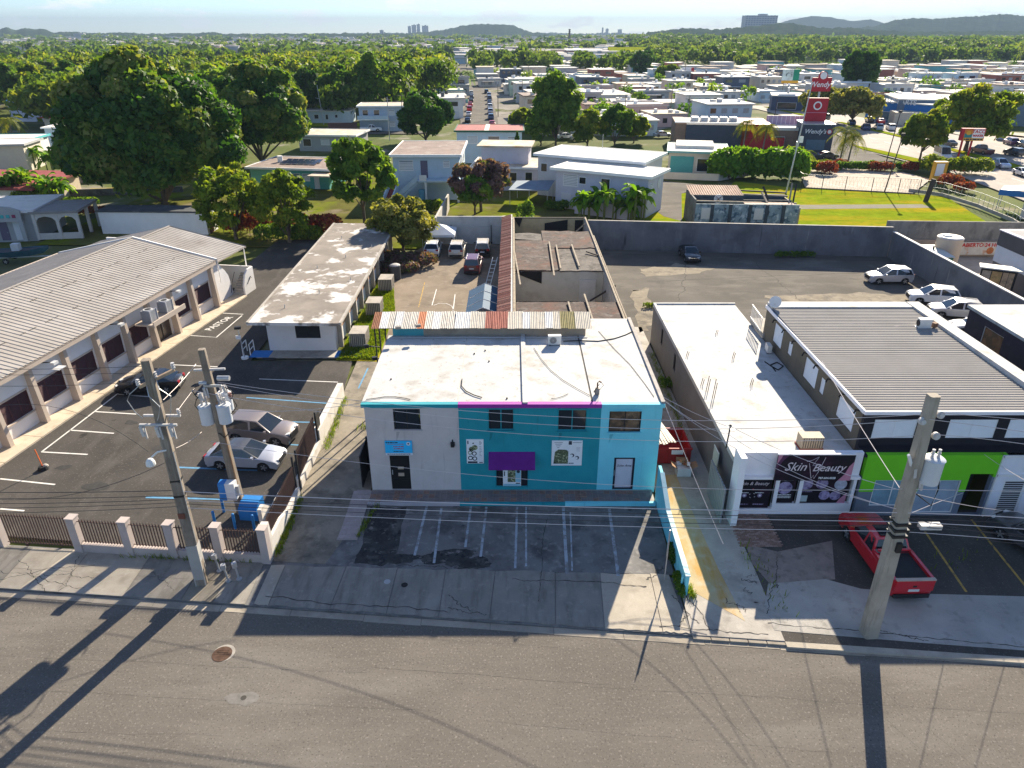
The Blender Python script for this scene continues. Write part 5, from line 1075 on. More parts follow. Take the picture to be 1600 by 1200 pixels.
ss = thing('sandwich_sign', 'small leaning tan board on the grass by the menu board', 'sign', (47.6,62.0,0), -.6); part('face', MB().add([(-.3,0,0),(.3,0,0),(.3,.4,1.2),(-.3,.4,1.2),(-.3,.06,0),(.3,.06,0),(.3,.46,1.2),(-.3,.46,1.2)], [(0,1,2,3),(7,6,5,4),(0,3,7,4),(1,5,6,2),(3,2,6,7)]), M('board_tan', (.5,.38,.26), .7, .1, 3), ss); part('leg', MB().beam((0,.8,0),(0,.45,1.1),.05), woodgrey, ss)
rb = thing('restaurant_building', 'grey restaurant block with broad white stripe at the right edge', 'building', (55.4,62,0), 0)
part('wall', MB().box(-4.2,-12,0,12,11.5,3.6), M('rest_grey', (.17,.155,.145), .85, .06, 1), rb); part('stripe', MB().box(-4.25,-12.05,2.2,12.05,11.55,3.9), M('rest_white', (.66,.66,.68), .8, .05, 1), rb); part('parapet', MB().box(-4.3,-12.1,3.9,12.1,11.6,5.4), M('rest_dark', (.10,.09,.088), .85, .08, 1), rb)
part('coping', MB().box(-4.4,-12.2,5.4,12.2,11.7,5.5), M('coping_lilac', (.68,.64,.68), .7, .05, 1), rb); part('roof_deck', MB().box(-4.0,-11.8,5.38,11.8,11.3,5.505), M('deck_grey', (.30,.29,.29), .9, .15, 1), rb)
part('roof_room', MB().box(1,2,5.5,8,8.0,6.8), M('rest_white', (.66,.66,.68), .8, .05, 1), rb); part('down_pipe', MB().beam((-4.4,-2,0),(-4.4,-2,2.2),.12), galv, rb)
# dumpster in the alley
ds = thing('red_skip', 'red skip full of junk in the alley', 'skip', (9.85,38.4,0), 0.0); ds.scale = (.84,.84,.84)
rs = M('skip_red', (.34,.022,.022), .6, .12, 2, layers=[((.16,.05,.04), 3, .6, .8)])
part('front_panel', MB().prism([(-1.35,-1.5),(1.35,-1.5),(1.35,-1.4),(-1.35,-1.4)], 0.1, 1.35), rs, ds); part('rear_panel', MB().box(-1.35,1.5,.1,1.35,1.6,1.35), rs, ds)
for s_ in (-1,1): part('side_panel', MB().box(s_*1.35-.05,-1.4,.1,s_*1.35+.05,1.5,1.35), rs, ds)
part('bottom', MB().box(-1.3,-1.4,.05,1.3,1.5,.3), rs, ds); part('rim', MB().box(-1.42,-1.58,1.3,1.42,-1.48,1.42), rs, ds)
for s_ in (-1.0,-.35,.3,.95): part('rib', MB().box(s_-.05,-1.6,.15,s_+.05,-1.5,1.3), rs, ds)
part('label_plate', MB().box(-.1,-1.62,.95,.75,-1.59,1.3), wl_, ds)
qq = random.Random(3)
for k in range(8):
    single('metal_strip', MB().beam((8.75+k*.17,37.0+qq.uniform(0,.2),1.45+.02*k),(8.6+k*.12,39.7,1.62+qq.uniform(0,.15)),.13,.05), M('strip_pale', (.48,.43,.36), .6, .2, 3), ['first','second','third','fourth','fifth','sixth','seventh','eighth'][k]+' from the left of the pale strips lying over the red skip', 'metal strip', (8.75+k*.17,37.0,1.45), 'pale strips on the red skip')
bx = thing('rubbish_box', 'white carton box overflowing with rubbish in front of the red skip', 'box', (10.35,36.15,0)); part('box', MB().box(-.42,-.35,0,.42,.35,.55), M('carton_white', (.55,.56,.60), .7, .08, 3), bx); part('flap', MB().add([(-.42,-.35,.55),(-.42,.35,.55),(-.75,.3,.75),(-.75,-.3,.75)], [(0,1,2,3)]), M('carton_brown', (.30,.17,.09), .8, .15, 4), bx)
part('flap', MB().add([(.42,-.35,.55),(.42,.35,.55),(.8,.3,.7),(.8,-.3,.7)], [(0,1,2,3)]), MATS['carton_brown'], bx); part('flap', MB().add([(-.4,.35,.55),(.4,.35,.55),(.35,.6,.8),(-.35,.6,.8)], [(0,1,2,3)]), MATS['carton_brown'], bx)
for k in range(7): part('litter', MB().obox((qq.uniform(-.3,.3),qq.uniform(-.25,.25),.6+.05*k),(qq.uniform(.15,.35),qq.uniform(.15,.3),.16),qq.uniform(0,3)), [MATS['carton_brown'],MATS['carton_white'],M('litter_red',(.3,.08,.05),.7,.2,4)][k%3], bx)
# ================================================================ vehicles
tyrem = rubber; rimm = M('alloy_rim', (.42,.42,.43), .35, 0, metal=.7); carglass = glass('car_glass', (.012,.017,.022), .05); trimm = M('car_trim', (.02,.02,.022), .6, 0)
headm = M('headlamp', (.62,.62,.62), .15, 0, spec=.6); tailm = M('tail_lamp', (.32,.012,.015), .25, 0, spec=.5); platem = M('number_plate', (.6,.6,.58), .5, 0)
KIND = {
 'sedan': dict(L=4.65, W=1.82, r=.33, wb=(1.38,-1.36), top=[(-2.27,.42),(-2.33,.62),(-2.28,.90),(-2.15,.99),(-1.7,1.04),(-.5,1.02),(.95,.97),(1.35,.94),(1.85,.84),(2.17,.70),(2.29,.55),(2.27,.36)], gh=((-1.95,1.02),(-1.05,1.42),(.12,1.45),(1.15,.95)), bp=-.45),
 'suv': dict(L=4.6, W=1.88, r=.37, wb=(1.38,-1.36), top=[(-2.22,.45),(-2.28,.65),(-2.26,1.02),(-2.2,1.12),(-.5,1.10),(1.0,1.06),(1.4,1.04),(1.95,.95),(2.2,.82),(2.28,.62),(2.26,.42)], gh=((-2.2,1.10),(-1.85,1.64),(.15,1.68),(1.15,1.04)), bp=-.35),
 'jeep': dict(L=4.5, W=1.86, r=.38, wb=(1.38,-1.36), top=[(-2.2,.48),(-2.25,.66),(-2.22,1.12),(-.5,1.10),(1.0,1.08),(1.9,1.04),(2.18,.98),(2.24,.62),(2.22,.46)], gh=((-2.2,1.10),(-2.02,1.76),(.25,1.78),(.95,1.06)), bp=-.4),
 'van': dict(L=5.6, W=2.0, r=.36, wb=(1.9,-1.7), top=[(-2.75,.45),(-2.8,.65),(-2.78,1.3),(1.3,1.25),(2.0,1.15),(2.55,1.0),(2.78,.75),(2.78,.42)], gh=((-2.77,1.28),(-2.7,2.5),(1.05,2.48),(2.05,1.14)), bp=.2),
 'pickup': dict(L=5.8, W=2.0, r=.42, wb=(1.75,-1.85), top=[(-2.85,.55),(-2.9,.75),(-2.88,1.18),(-.55,1.18),(1.2,1.16),(1.6,1.14),(2.5,1.08),(2.78,.98),(2.9,.7),(2.88,.5)], gh=((-.75,1.16),(-.45,1.82),(.65,1.86),(1.55,1.14)), bp=.15),
}
def body_mb(k, bed=False):
    W = k['W']; r = k['r']+.07; bot = .22 if k['r'] < .4 else .34; top = k['top']; out = list(reversed(top))        # front -> rear over the top
    chain = []
    xr = top[0][0]; xf = top[-1][0]
    chain.append((xr+.08,bot))
    for wx in sorted(k['wb']):
        for i in range(9):
            a = PI - PI*i/8; z = k['r']+r*math.sin(a); chain.append((wx+r*math.cos(a), max(bot, z)))
    chain.append((xf-.08,bot))
    poly = out + chain                       # front top -> rear, then bottom rear -> front
    cx = sum(p[0] for p in poly)/len(poly); cz = .7; mb = MB(); rings = []
    for yy, sh in ((-W/2,.05),(-W/2+.09,0),(0,-.012),(W/2-.09,0),(W/2,.05)):
        ring = []
        for x, z in poly:
            taper = 1-.09*min(1,abs(x)/(k['L']/2))**5
            zz = z-(sh*.9 if z > .75 else 0); xx = x*(1-sh*.25)
            ring.append((xx, yy*taper, zz))
        rings.append(ring)
    n = len(poly); pts = [p for rg in rings for p in rg]; fs = []
    for a in range(4):
        for i in range(n): j = (i+1) % n; fs.append((a*n+i, a*n+j, (a+1)*n+j, (a+1)*n+i))
    fs = [tuple(reversed(f)) for f in fs]
    fs.append(tuple(range(n))); fs.append(tuple(range(5*n-1,4*n-1,-1)))
    return mb.add(pts, fs)
WHEEL = {}
def wheel_meshes(r):
    if r in WHEEL: return WHEEL[r]
    t = MB(); n = 18; prof = [(r*.62,-.1),(r*.93,-.11),(r,-.07),(r,.07),(r*.93,.11),(r*.62,.1)]; P = []
    for i in range(n):
        a = 2*PI*i/n
        for rr, y in prof: P.append((rr*math.cos(a), y, rr*math.sin(a)))
    m = len(prof); t.add(P, [(i*m+j, ((i+1)%n)*m+j, ((i+1)%n)*m+j+1, i*m+j+1) for i in range(n) for j in range(m-1)])
    rim = MB()
    for s_ in (-1,1):
        rim.disc((0,s_*.07,0), r*.62, (0,s_,0), .02, 18, 1)
        for i in range(5):
            a = 2*PI*i/5; c, s2 = math.cos(a), math.sin(a)
            rim.beam((0,s_*.09,0),(r*.6*c,s_*.09,r*.6*s2), r*.2, .03, 0, (0,1,0))
    WHEEL[r] = (mesh_of('tyre', t, tyrem, smooth=40), mesh_of('rim', rim, [rimm, trimm])); return WHEEL[r]
def glassquad(p, inset, off, bow=0):
    a, b, c, d = [Vector(x) for x in p]; ctr = (a+b+c+d)/4; n = (b-a).cross(d-a).normalized(); q = []
    for v in (a,b,c,d): q.append(v + (ctr-v).normalized()*inset*1.4 + n*off)
    return q
def car(kind, pm_, loc, heading, label, category='car', group=None, lod=0, name='parked_car', rack=False, roofm=None):
    """heading: direction the nose points, radians from +X"""
    k = KIND[kind]; W = k['W']; t = thing(name, label, category, tuple(loc), heading, group)
    body = part('body', body_mb(k), pm_, t, smooth=32)
    (x0,z0),(x1,z1),(x2,z2),(x3,z3) = k['gh']; wb_ = W/2-.05; wt = W/2-(.24 if kind != 'van' else .14)
    B = [(x0,-wb_,z0-.03),(x3,-wb_,z3-.03),(x3,wb_,z3-.03),(x0,wb_,z0-.03)]; T = [(x1,-wt,z1),(x2,-wt,z2),(x2,wt,z2),(x1,wt,z1)]
    xm = (x1+x2)/2; zm = max(z1,z2)+.035
    cab = MB(); cab.add(B+T+[(x1+.08,0,z1+.03),(xm,0,zm),(x2-.06,0,z2+.03),(xm,-wt-.01,zm-.02),(xm,wt+.01,zm-.02)], [(0,1,5,11,4),(2,3,7,12,6),(3,0,4,8,7),(1,2,6,10,5),(4,11,9,8),(11,5,10,9),(8,9,12,7),(9,10,6,12)])
    part('cabin', cab, roofm or pm_, t, smooth=35)
    ws = glassquad([(x3,-wb_,z3-.03),(x3,wb_,z3-.03),(x2,wt,z2),(x2,-wt,z2)], .07, .012); part('windscreen', MB().poly(ws), carglass, t)
    rw = glassquad([(x0,wb_,z0-.03),(x0,-wb_,z0-.03),(x1,-wt,z1),(x1,wt,z1)], .07 if kind != 'van' else .15, .012); part('rear_window', MB().poly(rw), carglass, t)
    bx = k['bp']
    def sidept(x, top, s_):
        if top: return (x, s_*wt, z1+(z2-z1)*(x-x1)/(x2-x1))
        return (x, s_*wb_, z0+(z3-z0)*(x-x0)/(x3-x0)-.03)
    for s_ in (-1,1):
        xa_t, xa_b = x1, x0; xb_t, xb_b = x2, x3
        qa = [sidept(xa_b+.06,0,s_), sidept(bx,0,s_), sidept(bx-.02,1,s_), sidept(xa_t+.03,1,s_)]; qb = [sidept(bx,0,s_), sidept(xb_b-.1,0,s_), sidept(xb_t-.05,1,s_), sidept(bx-.02,1,s_)]
        for qd in (qa, qb):
            if s_ > 0: qd = [qd[1],qd[0],qd[3],qd[2]]
            part('side_window', MB().poly(glassquad(qd, .06, .012)), carglass, t)
    ty, rm = wheel_meshes(k['r'])
    for wx in k['wb']:
        for s_ in (-1,1):
            w = share('wheel', ty, t, (wx, s_*(W/2-.13), k['r'])); share('rim', rm, w)
    part('underside', MB().box(-k['L']/2+.35,-W/2+.25,.2,k['L']/2-.35,W/2-.25,.55), trimm, t)
    xf = k['top'][-1][0]; xr = k['top'][0][0]
    if lod == 0:
        hz = .66 if kind == 'sedan' else .82
        for s_ in (-1,1):
            part('headlight', MB().prism([(xf-.30,s_*(W/2-.12)),(xf-.02,s_*(W/2-.36)),(xf-.07,s_*(W/2-.62)),(xf-.25,s_*(W/2-.4))][::s_], hz-.06, hz+.09), headm, t)
            part('tail_light', MB().box(xr-.055,min(s_*(W/2-.12),s_*(W/2-.42)),hz+.08,xr+.16,max(s_*(W/2-.12),s_*(W/2-.42)),hz+(.28 if kind != 'jeep' else .34)), tailm, t)
            part('mirror', MB().obox((x3-.35,s_*(W/2+.08),z3+.08),(.14,.2,.14)), pm_ if kind != 'van' else trimm, t)
            for dx in (.12,-.9): part('door_handle', MB().box(bx+dx-.08,min(s_*(W/2-.0),s_*(W/2+.03)),.86,bx+dx+.1,max(s_*(W/2-.0),s_*(W/2+.03)),.9), trimm if kind == 'jeep' else pm_, t)
        part('grille', MB().box(xf-.04,-.5,.45,xf+.035,.5,.72 if kind == 'sedan' else .85), trimm, t); part('number_plate', MB().box(xr-.085,-.26,.72,xr-.05,.26,.86), platem, t)
        part('rear_bumper', MB().box(xr-.06,-W/2+.16,.30,xr+.1,W/2-.16,.52), trimm if kind in ('suv','jeep','pickup') else pm_, t)
        if rack:
            for s_ in (-1,1): part('roof_rail', MB().beam((x1+.1,s_*(wt-.08),z1+.07),(x2-.15,s_*(wt-.08),z2+.07),.05), rimm, t)
    return t
C_black = paint('car_black', (.012,.012,.014), .25); C_brown = paint('car_bronze', (.21,.175,.165), .35, .3); C_silver = paint('car_silver', (.45,.46,.50), .3, .4); C_white = paint('car_white', (.72,.72,.72), .3)
C_maroon = paint('car_maroon', (.13,.03,.035), .3); C_red = paint('car_red', (.50,.012,.022), .3); C_charcoal = paint('car_charcoal', (.05,.05,.055), .3); C_blue = paint('car_blue', (.03,.06,.14), .3); C_cream = paint('car_cream', (.55,.50,.42), .35); C_grey = paint('car_grey', (.18,.19,.20), .3); C_lblue = paint('car_light_blue', (.35,.42,.50), .3)
def place(kind, a, b, *args, **kw):
    """a: ground picture point under the rear end, b: under the front end"""
    p = G(*a); q2 = G(*b); c = (p+q2)/2; return car(kind, args[0], (c.x,c.y,kw.pop('z',0.0)), math.atan2(q2.y-p.y, q2.x-p.x), *args[1:], **kw)
sed = place('sedan', (290,606), (183,612), C_black, 'black sedan with open driver door by the hall wall')
place('suv', (362,680), (462,690), C_brown, 'bronze crossover parked beside the silver sedan', rack=False)
place('sedan', (330,722), (446,727), C_silver, 'silver sedan with dark roof parked behind the utility poles', roofm=C_charcoal)
# open door and bonnet of the black sedan
part('open_door', MB().box(.1,-1.0,.3,.16,-1.75,.98).box(.1,-1.0,.98,.14,-1.6,1.35), C_black, sed, label='front door standing open')
part('open_door', MB().box(-.75,-1.0,.3,-.69,-1.7,.98), C_black, sed, label='rear door standing open')
part('open_bonnet', MB().prism([(1.15,-.75),(1.25,-.75),(1.25,.75),(1.15,.75)], .98, 1.5), C_black, sed, label='raised bonnet') if False else None
car('suv', C_white, (-9.5,83.9,0), R(90), 'white crossover parked left of the pale estate in the rear court', rack=True)
car('suv', C_cream, (-6.55,83.6,0), R(89), 'cream estate car between the white and black parked cars', rack=True)
car('jeep', C_black, (-3.5,83.9,0), R(90), 'black off-roader with pale roof and spare wheel', roofm=C_cream, rack=True)
mr = car('jeep', C_maroon, (-4.35,77.3,0), R(88), 'maroon off-roader parked in the sunny court', rack=True)
car('sedan', C_black, (20.9,81.6,0), R(-90), 'black sedan in the shade of the high rear wall')
place('suv', (1424,441), (1349,441), C_silver, 'silver crossover at the right end of the rear car park')
place('suv', (1500,476), (1410,470), C_white, 'white crossover behind the ribbed roof, farther of two')
place('suv', (1528,498), (1452,492), C_silver, 'dark-windowed silver crossover nearest the ribbed roof', rack=True)
place('sedan', (1560,525), (1490,518), C_white, 'white car bonnet showing beside the dark plum building')
pk = car('pickup', C_red, (18.55,28.15,0), R(91.5), 'red pickup truck with open bed parked on the frontage', 'pickup truck', name='pickup_truck')
# bed of the pickup
part('bed_floor', MB().box(-2.78,-.8,1.185,-.8,.8,1.2), M('bed_liner', (.02,.022,.026), .8, .1, 4), pk)
for s_ in (-1,1): part('bed_rail', MB().box(-2.86,min(s_*.82,s_*.97),1.15,-.75,max(s_*.82,s_*.97),1.34), C_red, pk); 
part('tailgate', MB().box(-2.93,-.9,.75,-2.83,.9,1.36), C_red, pk); part('tailgate_cap', MB().box(-2.95,-.92,1.36,-2.78,.92,1.42), M('cap_tan', (.42,.34,.28), .5, .08, 3), pk); part('cab_guard', MB().beam((-.85,-.8,1.45),(-.85,.8,1.45),.1), C_red, pk)
part('emblem', MB().box(-2.94,-.09,.98,-2.925,.09,1.08), trimm, pk); part('sunroof', MB().box(-.3,-.5,1.875,.55,.5,1.905), carglass, pk)
car('suv', C_charcoal, tuple(G(1618,860)), R(115), 'dark car mostly cut off at the right picture edge')
trailer = thing('boat_trailer', 'dark boat on a trailer beside the grey arched house', 'trailer', tuple(G(35,408)), R(10))
hull = MB(); P = []
for x_, w_, z0_, z1_ in ((-3.0,.9,.75,1.35),(-1,1.05,.65,1.35),(1.2,.95,.7,1.45),(2.6,.45,.95,1.6),(3.2,.05,1.35,1.7)): P += [(x_,-w_,z1_),(x_,-w_*.6,z0_),(x_,w_*.6,z0_),(x_,w_,z1_)]
hull.add(P, [(4*i+j,4*i+4+j,4*i+5+j,4*i+1+j) for i in range(4) for j in range(3)]+[(0,1,2,3)]); part('hull', hull, M('hull_teal', (.03,.09,.12), .4, .2, 2), trailer)
part('deck', MB().add([(-2.9,-.85,1.25),(-2.9,.85,1.25),(1.2,.9,1.35),(3.0,0,1.6),(1.2,-.9,1.35)], [(0,4,3,2,1)]), trimm, trailer); part('console', MB().box(-.6,-.4,1.3,.2,.4,2.1), M('console_white', (.5,.5,.5), .5, .05, 2), trailer)
part('frame', MB().beam((-3.2,0,.5),(4.2,0,.5),.12).beam((-1.2,-1.1,.45),(-1.2,1.1,.45),.1), galv, trailer)
ty, rm = wheel_meshes(.33)
for s_ in (-1,1): w = share('wheel', ty, trailer, (-1.2,s_*1.15,.33)); share('rim', rm, w)

# ================================================================ utility poles
polem = M('concrete_pole', (.36,.315,.255), .9, .15, 1.2, layers=[((.20,.165,.13), 2.0, .52, .75, (2,2,.25))], bump=.2, bscale=16); polew = M('weathered_pole', (.20,.165,.13), .9, .25, 1.5, layers=[((.36,.32,.27), 2, .52, .75, (3,3,.2)), ((.08,.065,.055), 4, .58, .8, (3,3,.2))], bump=.25, bscale=16)
porc = M('porcelain', (.50,.48,.47), .35, .1, 4); tfm = M('transformer_grey', (.56,.58,.60), .5, .05, 2)
def pole(label, base, top, w0, w1, m_, rz=0.0, holes=True):
    b = Vector(base); tp = Vector(top); t = thing('utility_pole', label, 'utility pole', tuple(b), 0)
    mb = MB(); P = []; H_ = top[2]-base[2]
    for z, w, o in ((-.1,w0,Vector((0,0,0))),(H_,w1,tp-b)):
        for i in range(4):
            a = rz+PI/4+i*PI/2
            for da in (-.16,.16): P.append((o.x+w*.707*math.cos(a+da), o.y+w*.707*math.sin(a+da), z))
    mb.add(P, [(i,(i+1)%8,8+(i+1)%8,8+i) for i in range(8)]+[tuple(range(8,16))]); part('shaft', mb, m_, t)
    if holes:
        mb = MB()
        for i in range(14):
            z = H_*(.3+.05*i); f = z/H_; w = w0+(w1-w0)*f; o = (tp-b)*f
            mb.disc((o.x+math.sin(rz)*w*.5*0-math.cos(rz)*0, o.y-w*.505, z), .035, (0,-1,0), .01, 8)
        part('bolt_hole', mb, rubber, t)
    return t
def on(t, b, tp, z): 
    f = z/tp[2]; return Vector(((tp[0]-b[0])*f, (tp[1]-b[1])*f, z))
def insulator(t, p, s=1.0, m_=None):
    mb = MB()
    for i, r in enumerate((.05,.09,.05,.09,.05,.08)): mb.cyl(p[0],p[1],p[2]+i*.05*s,p[2]+(i+1)*.05*s,r*s,8)
    return part('insulator', mb, m_ or porc, t)
def transformer(t, p, r=.33, h=1.0):
    k = part('transformer', MB().cyl(p[0],p[1],p[2],p[2]+h,r,18).cyl(p[0],p[1],p[2]+h,p[2]+h+.07,r+.03,18,r*.85), tfm, t, smooth=40)
    for dx in (-.12,.12):
        mb = MB()
        for i, rr_ in enumerate((.07,.05,.07,.05,.06)): mb.cyl(p[0]+dx,p[1],p[2]+h+.07+i*.07,p[2]+h+.07+(i+1)*.07,rr_,8)
        part('bushing', mb, porc, k)
    part('hanger', MB().box(p[0]-.05,p[1]-.02,p[2]+.2,p[0]+.05,p[1]+r+.15,p[2]+.28), galv, k)
    return k
def fuse(t, p, s=1.0):
    return part('fuse_cutout', MB().beam(p,(p[0]+.06,p[1],p[2]-.4*s),.11*s).beam((p[0]+.14,p[1],p[2]-.02),(p[0]+.16,p[1],p[2]-.5*s),.05*s), porc, t)
bA, tA = (-15.07,26.64,0), (-15.1,26.64,11.9); bB, tB = (-15.05,32.29,0), (-15.4,32.3,9.9); bC, tC = (15.87,23.36,0), (15.62,23.36,11.95)
pA = pole('tall weathered pole with street lamp on the left pavement', bA, tA, .46, .30, polew, .15)
pB = pole('shorter pole carrying three transformers behind the fence', bB, tB, .42, .28, polew, .1)
pC = pole('pale square concrete pole on the right kerb with one transformer', bC, tC, .58, .34, polem, .05)
# pole A fittings
part('painted_foot', MB().obox((0,-.01,1.2),(.50,.50,2.4),.15+0), M('pole_foot', (.34,.33,.31), .9, .1, 1), pA); part('warning_plate', MB().box(-.2,-.27,4.0,.12,-.255,4.3), M('plate_brown', (.16,.06,.04), .6, .1, 4), pA)
part('crossarm', MB().beam((-.45,-.25,10.75),(.8,.5,11.2),.14,.12), M('arm_wood', (.42,.30,.20), .85, .2, 3), pA)
for dx, z in ((-.45,10.8),(.15,11.0),(.8,11.25)): insulator(pA, (dx,dx*.55,z), 1.0)
for y_, z in ((-.25,8.95),(.22,9.15)):
    part('crossarm', MB().beam((-.85,y_,z),(.75,y_,z),.09,.09), porc, pA)
for p in ((-.8,-.28,8.9),(-.1,-.35,8.9),(.45,-.3,8.9)): fuse(pA, p, 1.2)
for p in ((.7,.22,9.2),(-.3,.3,9.3)): insulator(pA, p, .9)
for i, (a, b, c_) in enumerate([((-.45,-.25,10.8),(-1.0,-.4,10.2),(-.6,-.3,9.3)),((.15,.1,11.0),(.75,-.2,10.3),(.5,-.3,9.2)),((-.2,-.1,10.9),(.3,-.4,9.9),(0,-.3,9.2))]):
    part('jumper_wire', MB().tube([a,((a[0]+b[0])/2-.1,b[1],(a[2]+b[2])/2),b,((b[0]+c_[0])/2,b[1],(b[2]+c_[2])/2-.1),c_], .018, 5), galv, pA)
lamp = part('lamp_arm', MB().tube([(0,-.2,7.65),(-.35,-.3,7.62),(-.62,-.38,7.4)], .04, 6), M('lamp_white', (.68,.68,.66), .5, .05, 2), pA); part('lamp_head', MB().dome(-.72,-.4,7.1,.2,.26,12).cyl(-.72,-.4,7.02,7.1,.2,12), MATS['lamp_white'], lamp)
part('conduit', MB().beam((.24,-.1,.0),(.2,-.1,7.5),.06), galv, pA); part('band', MB().obox((0,0,6.0),(.43,.43,.12),.15), darkmetal, pA); part('band', MB().obox((0,0,5.2),(.45,.45,.10),.15), darkmetal, pA)
# pole B fittings
for p in ((-.55,-.1,5.75),(.42,-.15,5.85),(.3,.55,6.2)):
    o = on(pB, bB, tB, p[2]); transformer(pB, (o.x+p[0],o.y+p[1],p[2]), .34, 1.0)
part('crossarm', MB().beam((-.95,0,8.75),(.65,-.05,8.85),.1), porc, pB); part('crossarm', MB().beam((-.5,-.25,8.0),(.4,-.25,8.0),.12), galv, pB)
part('regulator', MB().disc((.5,-.1,8.35), .13, (1,0,0), .6, 12), galv, pB); part('regulator', MB().disc((-.55,-.15,8.1), .1, (1,0,0), .4, 12), galv, pB)
for p in ((-.75,-.25,7.6),(.1,-.3,7.6),(-.5,-.3,7.9),(.45,-.2,8.0)): fuse(pB, p, 1.1)
for p in ((-.85,-.2,7.2),(.7,-.2,7.25),(-.6,.1,7.1)): insulator(pB, p, 1.1, M('porcelain_brown', (.25,.14,.11), .4, .1, 4) if p[0] > 0 else porc)
for i, (a, b, c_) in enumerate([((-.85,-.2,7.4),(-1.15,-.3,6.9),(-.8,-.25,6.3)),((.7,-.2,7.4),(1.0,-.3,6.9),(.6,-.25,6.4)),((-.75,-.25,8.0),(-1.1,-.3,7.7),(-.85,-.2,7.2)),((.45,-.2,7.9),(.95,-.3,7.6),(.7,-.2,7.2)),((-.3,-.2,5.2),(0,-.3,5.0),(.3,-.2,5.3))]):
    part('jumper_wire', MB().tube([a,((a[0]+b[0])/2,b[1],(a[2]+b[2])/2+.1),b,((b[0]+c_[0])/2,b[1],(b[2]+c_[2])/2-.05),c_], .025, 5), rubber, pB)
part('conduit', MB().beam((.2,-.2,0),(-.05,-.2,7.0),.09), M('conduit_brown', (.20,.13,.08), .8, .2, 3), pB)
# pole C fittings
for px, py in ((1467,646),(1439,656),(1460,679)):
    p = AY(px,py,bC[1]); q_ = p-Vector(bC); o = on(pC, bC, tC, q_.z); part('insulator', MB().disc((q_.x,q_.y-.1,q_.z), .15, (0,-1,.2), .12, 14).disc((q_.x,q_.y-.18,q_.z), .09, (0,-1,.2), .1, 12), porc, pC)
    part('pin', MB().beam((q_.x,q_.y,q_.z),(o.x,o.y,o.z),.05), galv, pC)
p = AY(1447,750,bC[1]); q_ = p-Vector(bC); transformer(pC, (q_.x,q_.y-.1,q_.z), .38, 1.05)
for px, py in ((1424,735),(1432,752)): p = AY(px,py,bC[1]); q_ = p-Vector(bC); fuse(pC, (q_.x,q_.y-.2,q_.z+.2), 1.0)
p = AY(1418,715,bC[1]); q_ = p-Vector(bC); part('arm', MB().beam((q_.x-.12,q_.y-.2,q_.z+.25),(q_.x+.2,q_.y-.1,q_.z-.35),.09), wl_, pC)
part('down_cable', MB().tube([tuple(AY(1468,740,23.2)-Vector(bC)),tuple(AY(1466,765,23.2)-Vector(bC)),tuple(AY(1455,790,23.2)-Vector(bC)),tuple(AY(1432,772,23.2)-Vector(bC))], .03, 5), rubber, pC)
for z in (5.6,5.9,6.2): o = on(pC, bC, tC, z); part('cable_clamp', MB().obox((o.x,o.y-.05,z),(.62,.55,.12),.05), darkmetal, pC)
p = AY(1454,822,23.0); part('splice_case', MB().beam(tuple(p-Vector((.45,0,0))-Vector(bC)),tuple(p+Vector((.4,0,0))-Vector(bC)),.28,.2), M('splice_grey', (.5,.49,.48), .5, .08, 3), pC); part('junction_box', MB().obox(tuple(on(pC,bC,tC,5.1)+Vector((.05,-.32,0))),(.2,.2,.45)), darkmetal, pC)
# ---- wires
wire_l = M('bare_wire', (.62,.55,.52), .45, 0, metal=.2); wire_d = M('dark_wire', (.05,.045,.045), .6, 0)
def wire(label, pts, Ys, r=.014, m_=None, n=26, group='overhead wires'):
    """pts: three or more picture points, Ys: distance of the first and last one"""
    k = len(pts); xs = [p[0] for p in pts]; P = []
    for i in range(n+1):
        x = xs[0]+(xs[-1]-xs[0])*i/n; y = 0
        for a in range(k):                       # polynomial through the points: a hanging curve
            w = 1
            for b in range(k):
                if b != a: w *= (x-xs[b])/(xs[a]-xs[b])
            y += w*pts[a][1]
        P.append(AY(x,y,Ys[0]+(Ys[1]-Ys[0])*i/n))
    return single('overhead_wire', MB().tube(P, r*.8, 4), m_ or wire_l, label, 'wire', tuple(P[0]), group)
YA, YB, YC = 26.6, 32.2, 23.3
wire('topmost line from the transformer pole across to the right pole', [(340,597),(800,647),(1465,646)], (YB,YC), .016)
wire('second line down between the transformer pole and the right pole', [(340,600),(800,660),(1438,655)], (YB,YC), .016)
wire('third line down between the left poles and the right pole', [(300,610),(800,677),(1456,679)], (YB,YC), .016)
wire('topmost line leaving the right pole towards the right edge', [(1466,645),(1530,650),(1640,659)], (YC,21), .016); wire('second line leaving the right pole towards the right edge', [(1440,654),(1530,665),(1640,681)], (YC,21), .016); wire('third line leaving the right pole towards the right edge', [(1460,679),(1530,685),(1640,700)], (YC,21), .016)
wire('neutral line at mid height across the shop fronts', [(330,690),(800,747),(1415,764)], (YB,YC), .016); wire('neutral line from the right pole over the green shop', [(1415,764),(1500,766),(1640,768)], (YC,21), .016)
for i, (a, m_y, b, lab, rr_, mt) in enumerate([(768,787,798,'topmost thick line of the telephone bundle',.026,wire_l),(776,795,806,'second line of the telephone bundle',.022,wire_d),(782,800,812,'third line of the telephone bundle',.022,wire_l),(787,808,819,'fourth line of the telephone bundle',.02,wire_d),(793,815,827,'lowest line of the telephone bundle',.02,wire_l)]):
    wire(lab+' between the left and right poles', [(285,a),(800,m_y+2),(1398,b+3)], (YA,YC), rr_, mt, 30, 'telephone bundle')
    wire(lab+' right of the right pole', [(1398,b+3),(1500,b+6+i),(1640,b+14+2*i)], (YC,21.2), rr_, mt, 14, 'telephone bundle'); wire(lab+' left of the left pole', [(284,a-2),(140,a+1+i),(-40,a+1+2*i)], (YA,28.4), rr_*.9, wire_d, 14, 'telephone bundle')
